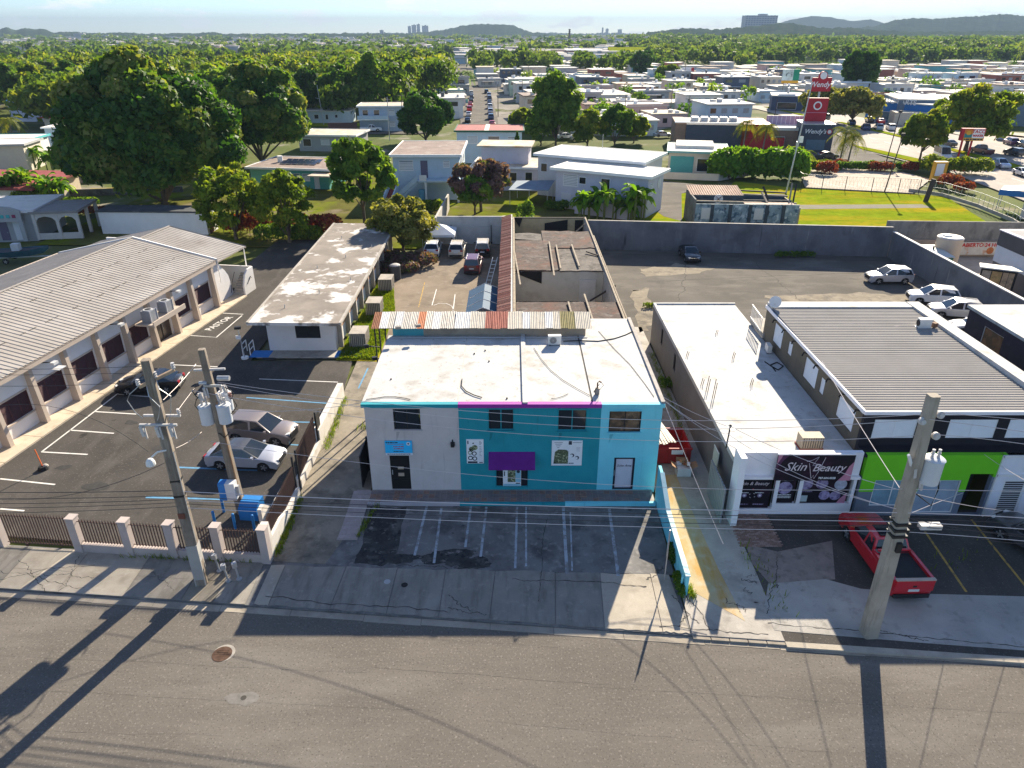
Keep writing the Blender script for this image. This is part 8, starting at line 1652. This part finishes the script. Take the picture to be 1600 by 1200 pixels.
for i, (px, py, w, d, h, m_, n, lf, lab) in enumerate([
    (1180,278,15,6,5.6,L_banana,5200,.62,'dense bright hedge mass behind the lawn'),(1255,268,9,3,2.2,L_yel,3000,.26,'low bright hedge left of the fenced lot'),(1290,272,3,2.5,2.6,L_red,1500,.2,'red shrub at the left corner of the fenced lot'),
    (1370,266,17,2,1.7,L_mid,4500,.22,'long clipped hedge behind the fenced lot'),(1490,272,11,4,3.3,L_yel,5000,.26,'tall rounded hedge by the taco sign'),(1420,268,2.6,2,1.8,L_red,900,.18,'red bush midway along the hedge'),(1380,268,2.6,2,1.8,L_red,900,.18,'second red bush along the hedge'),(1365,267,2.2,2,1.7,L_red,900,.18,'third red bush along the hedge'),(1310,264,2.6,2,1.8,L_red,900,.18,'red bush near the left end of the hedge'),(1482,292,3,2.4,2.1,L_red,1400,.18,'pink red bush beside the yellow kiosk'),(1503,298,2.4,2,1.6,L_red,900,.18,'orange red bush right of the kiosk'),
    (398,368,6,3,3.0,L_red,2600,.2,'dark red shrub between the two car park trees'),(495,368,5,3,2.6,L_red,2200,.2,'dark red shrub beside the flat block roof'),(480,375,3,2,1.8,L_yel,1200,.2,'bright shrub by the rear roof corner'),(680,370,4,3,2.6,L_yel,2200,.2,'bright hedge bush beside the whitewashed wall'),(662,332,5,2,2.0,L_grass,2000,.22,'vine-covered bank below the pale blue house'),
    (822,350,1.8,1.5,3.4,L_mid,700,.22,'small tree growing inside the ruin'),(826,372,1.4,1.2,3.0,L_mid,500,.2,'sapling low in the ruin'),(640,415,5,3,1.6,L_purple,1500,.22,'dead leafy brush under the olive tree'),(615,425,4,2.6,1.4,L_purple,1200,.22,'dark brush beside the drum'),
    (60,322,6,3,2.6,L_yel,2200,.22,'yellow bush beside the arched house'),(150,335,6,2,1.2,L_red,1500,.18,'red croton row in front of the low white store'),(130,322,4,2,1.4,L_mid,1000,.2,'green border plants left of the store'),(870,328,3,1.5,1.4,L_mid,900,.2,'bush at the foot of the white house'),(1240,402,4.5,.7,.8,L_mid,1200,.1,'weeds at the foot of the high wall'),(1505,396,4,1.2,1.0,L_dark,1800,.14,'clipped dark hedge behind the menu board'),(1530,448,2,1.2,.7,L_dark,900,.12,'low planting on the menu board planter'),(1570,468,2,1,.7,L_mid,900,.12,'low hedge beside the restaurant block'),(355,362,5,3,2.5,L_yel,2000,.2,'bushy undergrowth beneath the yellow-green tree'),(440,375,5,2.6,2.2,L_mid,1800,.2,'undergrowth beneath the bushy tree'),(1045,605,.9,1.6,.7,L_mid,600,.09,'green weed clump in the alley'),(1016,480,1.2,.8,.5,L_grass,350,.09,'weed tuft by the salon rear corner')]):
    z_ = 0; g = G(px,py); shrub(lab, (g.x,g.y,0), w, d, h, m_, n, lf, 120+i, 'hedge' if 'hedge' in lab else 'shrub')
bm_ = shrub('green vine at the foot of the cyan wall end', (8.05,26.2,0), .5, 1.6, .7, L_mid, 900, .07, 200); shrub('ivy patch on the cyan wall beside the parking pad', (7.95,28.3,0), .35, 1.4, .9, L_dark, 700, .07, 201)
t_ = thing('conifer', 'small conifer before the red roofed house', 'tree', (1.0,146,0)); rng = np.random.default_rng(5); C = []; 
for i in range(1400): z = rng.uniform(.5,6.5); r = (6.6-z)*.28*(.5+.5*(math.sin(z*5)>0)); a = rng.uniform(0,2*PI); C.append((r*math.cos(a),r*math.sin(a),z))
C = np.array(C); o = bpy.data.objects.new('crown', np_mesh('crown', leaf_quads(rng,C,C*[1,1,0],.22), rng.uniform(0,1,len(C)), L_dark)); COL.objects.link(o); o.parent = t_; part('trunk', MB().cyl(0,0,0,6.2,.1,6,.03), bark, t_)
# loose weeds along walls (grass nobody could count)
def tufts(name, pts, leaf, seed, label, m_=None, h=.25):
    rng = np.random.default_rng(seed); C = np.array(pts, float); n = len(C); a = rng.uniform(0,2*PI,n); L = h*rng.uniform(.5,1.3,n); w = leaf
    d = np.stack([np.cos(a),np.sin(a),np.zeros(n)],1); s = np.stack([-np.sin(a),np.cos(a),np.zeros(n)],1); up = np.array([0,0,1.0])
    Q = np.stack([C-s*w, C+s*w, C+s*w*.4+d*(L*.5)[:,None]+up*L[:,None], C-s*w*.4+d*(L*.5)[:,None]+up*L[:,None]],1)
    o = bpy.data.objects.new(name, np_mesh(name, Q, rng.uniform(0,1,n), m_ or L_grass)); COL.objects.link(o); return tag(o, label, kind='stuff')
rng = np.random.default_rng(77)
def linepts(a, b, n, w): t = rng.random((n,1)); a = np.array([a[0],a[1],0.0]); b = np.array([b[0],b[1],0.0]); p = a+(b-a)*t; p[:,:2] += rng.normal(0,w,(n,2)); return p
P = np.concatenate([linepts((-12.0,28.6),(-12.1,33.5),500,.1), linepts((-11.9,39),(-12.2,46),350,.12), linepts((-10.2,41.5),(-9.2,42.5),80,.2), linepts((-13.0,28.1),(-20,28.5),120,.05), linepts((8.6,25.6),(8.4,26.3),150,.1), linepts((11.4,40),(11.6,54),400,.12), linepts((12.1,29.5),(12.6,24.5),90,.28), linepts((-8.2,30),(-7.6,33),160,.07), linepts((20.5,27),(24.5,29.5),30,.4)])
tufts('weeds', P, .02, 78, 'weeds growing along walls and cracks')
x_ = rng.uniform(-14.2,-11.1,26000); y_ = rng.uniform(52.8,80,26000); ok = x_ < np.where(y_ < 64, -10.95-.025*(y_-52.5), -11.2-.175*(y_-64)); P = np.stack([x_[ok],y_[ok],np.full(ok.sum(),.01)],1)
tufts('strip_grass', P, .035, 79, 'short grass on the strip beside the flat block', h=.22)
# ================================================================ town, woods, hills
rng = np.random.default_rng(2024); qf = random.Random(99)
def proj(X, Y, Z):
    Z = Z-CAM_H; f = Y*_c-Z*_s; return 800+FPX*X/f, 600-FPX*(Y*_s+Z*_c)/f
def hill_h(X, Y):
    """height of the ground far away: low rises at right, flat town plain elsewhere"""
    X = np.asarray(X,float); Y = np.asarray(Y,float)
    def b(cx, cy, rx, ry, h): return h*np.exp(-((X-cx)/rx)**2-((Y-cy)/ry)**2)
    return b(620,1250,420,420,4)+b(330,1650,260,300,7)+b(1300,1500,500,420,4)+b(900,900,300,250,2)
wallc = [('white',(.66,.64,.60)),('cream',(.60,.53,.42)),('pale blue',(.42,.53,.60)),('grey',(.40,.40,.40)),('pink',(.55,.40,.36)),('mint',(.40,.52,.42)),('teal',(.13,.33,.36)),('brick red',(.30,.11,.08)),('slate',(.10,.12,.16))]
roofc = [('white',whiteroof),('pale',roofwhite2),('tan',rooftan),('brown',brownroof),('grey',M('roof_far_grey', (.42,.40,.38), .85, .12, .3))]
wm = {n: M('far_wall_'+n.replace(' ','_'), c, .85, .1, .3) for n, c in wallc}
used = [(c[0],c[1],16) for c in ((-14,120),(15,112),(0,126),(36,142),(52,175),(-5,156),(-42,168),(-55,225),(-36,206),(66,168),(120,225),(100,258),(112,228),(155,192))]
def on_avenue(X, Y):
    xl = np.interp(Y,[100,138,166,190,215,260,420,900],[76,78,74,78,82,78,64,30]); xr = np.interp(Y,[100,150,178,205,232,262,420,900],[116,122,122,120,115,109,95,55]); return Y < 285 and xl-8 < X < xr+8
def on_street(X, Y): xs = np.interp(Y,[190,233,318,458,700],[-8,-10,-13,-28,-50]); return abs(X-xs) < 9
nh = 0; houses = []; gx = 15.5; gy = 21.0; cnt = 0; ang = R(6)
cand = []
for i in range(-20,60):
    for j in range(0,60):
        X = i*gx+qf.uniform(-2.5,2.5); Y = 172+j*gy+qf.uniform(-2.5,2.5)+ (6 if j % 2 else 0); X -= (Y-172)*.06
        px, py = proj(X,Y,0)
        if not (690 < px < 1690 and 98 < py < 222): continue
        if px < 770 and Y < 235: continue
        if on_avenue(X,Y) or on_street(X,Y): continue
        if px > 1000 and py > 205: continue
        if px > 1180 and py > 188 and px < 1480: continue
        if px > 1480 and py > 182: continue
        if px > 1020 and Y > 520+.12*max(0,px-1020): continue
        if px < 830 and Y > 470: continue
        if any((X-a)**2+(Y-b)**2 < c*c for a,b,c in used): continue
        if qf.random() < .10: continue
        cand.append((Y,X,px,py))
cand.sort()
for idx, (Y, X, px, py) in enumerate(cand[:290]):
    wn_, wc_ = qf.choices(wallc, [6,4,4,3,2,1,1,1,1])[0]; rn_, rm2 = qf.choices(roofc, [7,6,3,2,3])[0]
    L = qf.uniform(9,13.2); D = qf.uniform(9,14); h = qf.choice((3.1,3.2,3.4,3.6,5.6,6.2)); rz = ang+qf.uniform(-.05,.05)+(PI if qf.random() < .0 else 0)
    zone = ('left of the distant street' if px < float(proj(float(np.interp(Y,[190,233,318,458,700],[-8,-10,-13,-28,-50])),Y,0)[0]) else 'right of the avenue' if X > 90 else 'left of the palm' if px < 860 else 'left of the restaurant' if px < 1040 else 'behind the restaurant')
    row = '(nearest rows)' if Y < 260 else '(middle rows)' if Y < 370 else '(farthest rows)'; st = 'two-storey' if h > 5 else 'low'
    t = thing('house', '%s %s house with %s flat roof %s %s' % (st, wn_, rn_, zone, row), 'house', (X-L/2,Y-D/2,0), rz, '%s %s houses with %s roofs, %s %s' % (st, wn_, rn_, zone, row))
    wall = wm[wn_]; ov = qf.uniform(.2,.7)
    part('wall', MB().box(0,0,-.3,L,D,h), wall, t); part('roof', MB().box(-ov,-ov,h,L+ov,D+ov,h+.28), rm2, t)
    if Y < 420:
        k = qf.randint(2,4)
        for f in range(k):
            u0 = L*(f+.2)/k; w = L/k*.5; z0 = h-2.2 if h < 4 else h-2.1
            win = part('window', MB().box(u0,-.07,z0,u0+w,.0,z0+1.25), blackglass if qf.random() < .6 else MATS['jalousie'], t)
        if h > 5: part('window', MB().box(L*.15,-.07,.8,L*.45,.0,2.2), blackglass, t)
        part('door', MB().box(L*.78,-.08,0,L*.78+1.0,0,2.1), dwhite, t)
        if qf.random() < .45: part('water_tank', MB().cyl(L*qf.uniform(.2,.8),D*qf.uniform(.3,.8),h+.28,h+1.5,.55,8), white if qf.random() < .6 else M('tank_dark', (.08,.09,.1), .6, .1, 1), t)
        if qf.random() < .45: part('carport_roof', MB().box(L*.1,-4.2,2.5,L*.65,0,2.65), rm2, t); part('carport_post', MB().box(L*.12,-4.1,0,L*.12+.2,-3.9,2.5), wall, t)
        if qf.random() < .4: part('parapet', MB().box(-ov,-ov-.05,h+.28,L+ov,-ov+.15,h+.7), wall, t)
        for f in range(qf.randint(1,3)): a_, b_ = L*qf.uniform(.1,.85), D*qf.uniform(.1,.85); part('roof_unit', MB().box(a_,b_,h+.28,a_+qf.uniform(.6,1.6),b_+qf.uniform(.6,1.4),h+.28+qf.uniform(.4,1.0)), qf.choice((galv,white,rm2)), t)
        if qf.random() < .5: part('front_wall', MB().box(-1.5,-5.5,0,L+1.5,-5.3,1.3), wall, t)
# the rest of the town, too far to pick apart
mb = MB()
def farbox(X, Y, L, D, h, z, wi, ri):
    mb.box(X,Y,z-1,X+L,Y+D,z+h,wi); mb.box(X-.4,Y-.4,z+h,X+L+.4,Y+D+.4,z+h+.4,ri)
for (Y, X, px, py) in cand[290:]: farbox(X-5,Y-5,qf.uniform(9,13),qf.uniform(9,13),qf.choice((3.1,3.4,6)),0,qf.randrange(5),5+qf.randrange(3))
n = 0
while n < 3000:
    px = qf.uniform(-60,1660); py = qf.choice((qf.uniform(58,84),qf.uniform(60,100)))
    if py > 84 and not (700 < px < 1010): continue
    g = G(px,py); X, Y = g.x, g.y
    if px > 1010 and qf.random() < .70: continue
    if on_avenue(X,Y) : continue
    z = float(hill_h(X,Y)); L = qf.uniform(10,20)*(1 if py > 70 else 1.6); farbox(X,Y,L,qf.uniform(9,16),qf.choice((3.5,4,4.5,6.5,8)),z,qf.randrange(5),5+qf.randrange(3)); n += 1
o = struct('far_town', mb, [wm['white'],wm['cream'],wm['pale blue'],wm['grey'],wm['pink'],whiteroof,roofwhite2,MATS['roof_far_grey']], kind='stuff', label='distant low houses spread over the hazy plain')
# hazy tower blocks, school, chimney on the skyline
def block(label, px0, px1, pyb, pyt, Y, wall, rows, cols, name='tower_block', D=None):
    a = AY(px0,pyb,Y); b = AY(px1,pyt,Y); L = b.x-a.x; h = b.z; t = thing(name, label, 'building', (a.x,Y,0)); D = D or L*.4
    part('wall', MB().box(0,0,-2,L,D,h), wall, t); part('roof_room', MB().box(L*.45,D*.2,h,L*.7,D*.7,h+max(2,h*.07)), wall, t)
    z0 = max(AY(px0,pyb,Y).z,3)
    for r in range(rows):
        mb = MB()
        for c in range(cols): mb.box(L*(c+.2)/cols,-.5,z0+(h-z0)*(r+.25)/rows,L*(c+.8)/cols,.0,z0+(h-z0)*(r+.75)/rows)
        part('window_row', mb, M('far_window', (.12,.14,.17), .4, .1, .5), t)['kind'] = 'stuff'
    return t
fw_ = M('far_tower_grey', (.42,.42,.43), .85, .08, .05); fw2 = M('far_tower_pale', (.46,.46,.45), .85, .08, .05)
block('wide grey apartment slab on the right hill', 1162, 1216, 52, 24, 2850, fw_, 9, 12)
for i, (a, b, t_, Y) in enumerate(((638,642,41,5200),(644,650,39,5200),(652,656,38,5200),(660,669,40,5200),(594,599,47,4600))): block(['leftmost','second','tallest','broad rightmost','small detached'][i]+' tower of the hazy cluster left of the round hill', a, b, 58, t_, Y, fw_, 8, 3)
for i, (a, b, t_) in enumerate(((940,943,43),(946,951,45),(965,972,46))): block(['slim left','middle','low right']+[][:0] and ['slim left','middle','low right'][i]+' hazy tower in the centre of the skyline', a, b, 56, t_, 6000, fw2, 6, 3)
for i, (a, b, pb, pt, Y) in enumerate(((118,130,68,52,2600),(148,178,71,56,2300),(210,240,70,58,2300))): block(['small pale','long striped','second striped'][i]+' apartment block under the left hills', a, b, pb, pt, Y, fw2, 6, 8)
ch = AY(890,46,1500); cm = thing('chimney', 'slim dark chimney on the skyline', 'chimney', (ch.x,1500,0)); part('shaft', MB().cyl(0,0,-2,ch.z,2.2,10,1.7), M('chimney_brown', (.12,.09,.08), .9, .1, .2), cm); part('rim', MB().cyl(0,0,ch.z,ch.z+.8,2.1,10), MATS['chimney_brown'], cm)
fa = AY(887,88,720); fy = thing('factory', 'long low red-brown factory with pale roof in the distance', 'building', (fa.x,720,0)); Lf = AY(942,88,720).x-fa.x; part('wall', MB().box(0,0,-1,Lf,40,8), wm['brick red'], fy); part('roof', MB().box(-1,-1,8,Lf+1,41,9), roofwhite2, fy); part('wing', MB().box(-34,5,-1,0,40,6), wm['pale blue'], fy); part('wing_roof', MB().box(-35,4,6,0,41,6.6), rooftan, fy)
sl = G(972,97); struct('green_slope', MB().prism([(sl.x-14,sl.y-60),(sl.x+30,sl.y-60),(sl.x+48,sl.y+60),(sl.x-6,sl.y+60)], -.5, [.3,.3,11,11]), grassm)
# distant street and its cars
struct('distant_street', MB().prism([(-13,190),(-3,190),(-4.5,233),(-8.5,318),(-23,458),(-44,700),(-52,700),(-31,458),(-18,318),(-16,233)], -.1, .02), lotold)
for i in range(16):
    Y = 205+i*8.5; side = i % 2; xs = float(np.interp(Y,[190,233,318,458],[-8,-10,-13,-28])); m_ = qf.choice((C_white,C_silver,C_charcoal,C_red,C_blue,C_black))
    car('sedan' if qf.random() < .5 else 'suv', m_, (xs+(3.4 if side else -3.6),Y,.03), R(94), 'small parked car along the distant street, %s side' % ('right' if side else 'left'), group='cars along the distant street, %s kerb' % ('right' if side else 'left'), lod=1, name='street_car')
struct('town_ground', MB().prism([(-12,205),(60,205),(72,262),(130,262),(330,262),(560,520),(60,640),(-45,640),(-30,320)], -.1, -.05), M('town_paving', (.27,.25,.22), .95, .2, .05, layers=[((.10,.12,.035), .06, .54, .62), ((.36,.33,.29), .09, .55, .7)], spec=0))
def zone_of(px, Y): return ('left of the palm' if px < 880 else 'behind the parked cars' if px < 1040 else 'left of the billboard' if px < 1200 else 'behind the red signs' if px < 1330 else 'above the blue store' if px < 1480 else 'at the far right')+(', near' if Y < 270 else ', midway' if Y < 360 else ', far')
for i in range(46):
    px = qf.uniform(760,1640); Y = qf.uniform(215,470); X = (px-800)/FPX*(Y*_c+10)
    if on_avenue(X,Y) or (px > 1180 and Y < 262): continue
    cn_, cm_ = qf.choice((('white',C_white),('silver',C_silver),('charcoal',C_charcoal),('red',C_red),('dark blue',C_blue),('black',C_black)))
    car(qf.choice(('sedan','suv')), cm_, (X,Y,.0), R(qf.choice((6,96,186))), 'small %s car parked among the town houses %s' % (cn_, zone_of(px,Y)), group='%s cars %s' % (cn_, zone_of(px,Y)), lod=1, name='town_car')
for i in range(26):
    px = qf.uniform(720,1640); Y = qf.uniform(190,430); X = (px-800)/FPX*(Y*_c+10)
    if on_avenue(X,Y): continue
    t = thing('street_pole', 'thin utility pole between the town roofs '+zone_of(px,Y), 'utility pole', (X,Y,0), 0, 'utility poles '+zone_of(px,Y)); part('shaft', MB().cyl(0,0,0,9.5,.14,6,.09), polew, t); part('crossarm', MB().box(-1,-.06,8.6,1,.06,8.75), woodgrey, t)
# ---- woods
def wood(name, label, pos, hts, wid, per, leaf, m_, seed, kind='stuff'):
    """many crowns as one mass: each of `per` leaves in a few clumps"""
    rng = np.random.default_rng(seed); Q = []; LV = []
    for (X, Y, z), h, w in zip(pos, hts, wid):
        m = max(4,int(per/45)); ck = rng.normal(0,1,(m,3)); ck /= np.linalg.norm(ck,axis=1,keepdims=True); ck[:,2] = np.abs(ck[:,2])*.9-.15
        hz = h*.46; cc = ck*np.array([w*.36,w*.36,hz*.62]); rad = rng.uniform(.22,.36,m)*w
        lob = np.concatenate([cc, rad[:,None], rad[:,None], (rad*.85)[:,None]],1); lob = np.concatenate([lob,[[0,0,-hz*.25,w*.36,w*.36,hz*.7]]])
        C, N, k = crown_pts(rng, lob, per, .35); hue = rng.uniform(-.32,.38)+rng.uniform(-.15,.15,len(lob))[k]
        C = C+rng.normal(0,.045*w,C.shape)+np.array([X,Y,z+h-hz*1.05]); Q.append(leaf_quads(rng,C,N,leaf*(w/10)**.5,.7)); LV.append(np.clip(rng.normal(.45,.2,per)+hue,0,1))
        tz = np.array([[[X-.25,Y,z-1],[X+.25,Y,z-1],[X+.2,Y,z+h*.5],[X-.2,Y,z+h*.5]]]); Q.append(tz); LV.append(np.zeros(1))
    o = bpy.data.objects.new(name, np_mesh(name, np.concatenate(Q), np.concatenate(LV), m_)); COL.objects.link(o); return tag(o, label, kind=kind)
def scatter(n, region, seed, spacing=0.0):
    q2 = random.Random(seed); out = []
    while len(out) < n:
        p = region(q2)
        if p: out.append(p)
    return out
def west(q2):
    px = q2.uniform(-120,700); Y = q2.uniform(205,430); X = (px-800)/FPX*(Y*_c+10)
    if px > 455 and px < 640 and Y < 222: return None
    if px < 60 and Y < 245: return None
    if px > 640 and Y < 250: return None
    return (X,Y,0)
p_ = scatter(330, west, 1); q2 = random.Random(2)
wood('west_wood', 'thick green wood behind the left houses', p_, [q2.uniform(12,18) if p[1] > 230 else q2.uniform(10,15) for p in p_], [q2.uniform(8,14) for p in p_], 720, .78, leafmat('leaves_wood', [(.040,.088,.012),(.115,.195,.022),(.250,.280,.040)], .55), 3)
for i in range(14):
    px = 20+i*47; Y = 200+q2.uniform(0,14) if px < 460 or px > 640 else 228+q2.uniform(0,8); X = (px-800)/FPX*(Y*_c+10)
    if i < 3: Y = 240; X = (px-800)/FPX*(Y*_c+10)
    if i == 13: Y = 262; X = (px-800)/FPX*(Y*_c+10)
    tree(['leftmost','second','third','fourth','fifth','sixth','seventh','eighth','ninth','tenth','eleventh','twelfth','thirteenth','rightmost'][i]+' from the left of the trees fronting the wood', (X,Y,0), q2.uniform(11,15), q2.uniform(14,18.5), [L_mid,L_yel,L_dark,L_mid][i % 4], 5500, .75, 300+i, 'woodland_tree', .6, 34, 'trees fronting the wood')
def east(q2):
    px = q2.uniform(1010,1720); Y = q2.uniform(560,1150); X = (px-800)/FPX*(Y*_c+10)
    if on_avenue(X,Y): return None
    if Y < 520+.12*(px-1020)+20: return None
    return (X,Y,float(hill_h(X,Y)))
p_ = scatter(500, east, 4); wood('east_wood', 'dense wood on the rise beyond the right shops', p_, [q2.uniform(9,15) for p in p_], [q2.uniform(10,17) for p in p_], 190, 1.35, L_far, 5)
def belt(q2):
    px = q2.uniform(690,1050); Y = q2.uniform(470,640); X = (px-800)/FPX*(Y*_c+10)
    if 880 < px < 985 and Y > 560: return None
    if on_avenue(X,Y) or on_street(X,Y): return None
    return (X,Y,0)
p_ = scatter(60, belt, 6); wood('tree_belt', 'belt of trees at the far end of the town', p_, [q2.uniform(9,15) for p in p_], [q2.uniform(9,15) for p in p_], 190, 1.2, L_far, 7)
def plain(q2):
    px = q2.uniform(-60,1680); py = 54+q2.random()**1.2*44; g = G(px,py)
    if py > 88 and px > 700: return None
    if g.y > 3600: return None
    if 880 < px < 985 and py > 84: return None
    return (g.x,g.y,float(hill_h(g.x,g.y)))
p_ = scatter(1250, plain, 8); wood('plain_trees', 'scattered trees over the distant plain', p_, [q2.uniform(6,11) for p in p_], [q2.uniform(10,20)*(1 if p[1] < 2000 else 1.9) for p in p_], 52, 2.6, L_far, 9)
def hilltop(q2):
    px = q2.uniform(990,1720); Y = q2.uniform(1050,2300); X = (px-800)/FPX*(Y*_c+10); return (X,Y,float(hill_h(X,Y)))
p_ = scatter(800, hilltop, 10); wood('hill_trees', 'trees covering the right hill', p_, [q2.uniform(7,12) for p in p_], [q2.uniform(12,22) for p in p_], 70, 2.4, L_far, 11)
def towntrees(q2):
    px = q2.uniform(700,1680); Y = q2.uniform(215,560); X = (px-800)/FPX*(Y*_c+10)
    if on_avenue(X,Y) or on_street(X,Y): return None
    if px > 1180 and Y < 255: return None
    return (X,Y,0)
p_ = scatter(150, towntrees, 12); wood('garden_trees', 'small garden trees and bushes between the town houses', p_, [q2.uniform(3,7) for p in p_], [q2.uniform(3,7) for p in p_], 110, .8, L_mid, 13)
# hills: right rise under the woods, and the far ridges
n = 60; V = []; F_ = []
for i in range(n+1):
    for j in range(n+1):
        X = -200+2600*i/n; Y = 560+2200*j/n; V.append((X,Y,float(hill_h(X,Y))-.5))
for i in range(n):
    for j in range(n): a = i*(n+1)+j; F_.append((a,a+n+1,a+n+2,a+1))
hm = M('hill_foliage', (.036,.056,.026), 1.0, .3, .01, layers=[((.018,.034,.018), .03, .45, .65), ((.065,.075,.035), .02, .55, .75)], spec=0); mbh = MB(); mbh.add(V,F_); struct('hill', mbh, hm, 60)
def ridge(name, Y, pts, depth, seed, bump, nx=260):
    """ridge whose crest follows picture heights `pts` (px, py) at distance Y"""
    rng = np.random.default_rng(seed); xs = np.linspace(pts[0][0],pts[-1][0],nx); ys = np.interp(xs,[p[0] for p in pts],[p[1] for p in pts]); V = []; rows = 9
    w = rng.random(nx); w = np.convolve(w,np.ones(3)/3,'same')
    for i, (x, y) in enumerate(zip(xs,ys)):
        top = AY(x,y,Y); hgt = top.z
        for r in range(rows):
            f = r/(rows-1); zz = hgt*math.sin(PI/2*min(1,f*1.0))**1.2 + (w[i]-.5)*2*bump*(.4+.6*f) + rng.uniform(-.5,.5)*bump*.8*(f > 0); V.append((top.x*(1-(1-f)*depth/Y), Y-depth*(1-f), zz if r else -5))
        V.append((top.x*1.05, Y+depth*.6, -5))
    R1 = rows+1; F2 = [(i*R1+j,(i+1)*R1+j,(i+1)*R1+j+1,i*R1+j+1) for i in range(nx-1) for j in range(R1-1)]
    m = MB(); m.add(V,F2); return struct(name, m, hm, 70)
ridge('hill', 4400, [(560,55),(640,52),(690,47),(720,41),(740,37.5),(775,38),(800,39),(812,44),(830,50),(870,54)], 500, 1, 4)
ridge('hill', 3300, [(-80,50),(-10,46),(12,43),(25,48),(40,44),(70,46),(82,51),(95,49),(130,51),(150,52),(190,50),(230,53),(300,52),(330,50),(350,53),(420,53),(500,52),(640,53)], 400, 2, 3.5)
ridge('hill', 4000, [(1225,50),(1290,46),(1340,44),(1370,40),(1400,31),(1430,28),(1450,30),(1490,27),(1530,25),(1565,22),(1600,25),(1640,22),(1700,28)], 600, 3, 4.5)
ridge('hill', 2700, [(1010,51),(1050,47),(1075,44),(1110,46),(1160,43),(1217,36),(1240,36),(1265,41),(1290,44),(1330,43),(1360,47),(1420,50),(1700,48)], 350, 4, 4)
ridge('hill', 6800, [(800,53),(860,51),(900,53),(960,51),(1010,54),(1100,54)], 500, 5, 6); ridge('hill', 6000, [(330,54),(420,53),(500,54),(560,52),(600,51),(680,53)], 400, 6, 5)
ridge('mountain', 6000, [(1150,46),(1215,36),(1240,30),(1268,25),(1300,27),(1330,33),(1360,30),(1380,36),(1420,44),(1500,46)], 900, 7, 3, 120)
# ---- air
hz_m = bpy.data.materials.new('haze_air'); hz_m.use_nodes = True; tt = hz_m.node_tree; tt.nodes.clear()
ho = _n(tt, 'ShaderNodeOutputMaterial'); hv = _n(tt, 'ShaderNodeVolumePrincipled'); hv.inputs['Color'].default_value = (.30,.40,.54,1); hv.inputs['Density'].default_value = .00014; hv.inputs['Anisotropy'].default_value = .0
tt.links.new(hv.outputs[0], ho.inputs['Volume'])
hb = MB().box(-9100,-410,-40,9100,9100,165)
o = bpy.data.objects.new('haze', mesh_of('haze', hb, hz_m)); COL.objects.link(o); tag(o, 'thin pale haze over the whole place', kind='stuff')
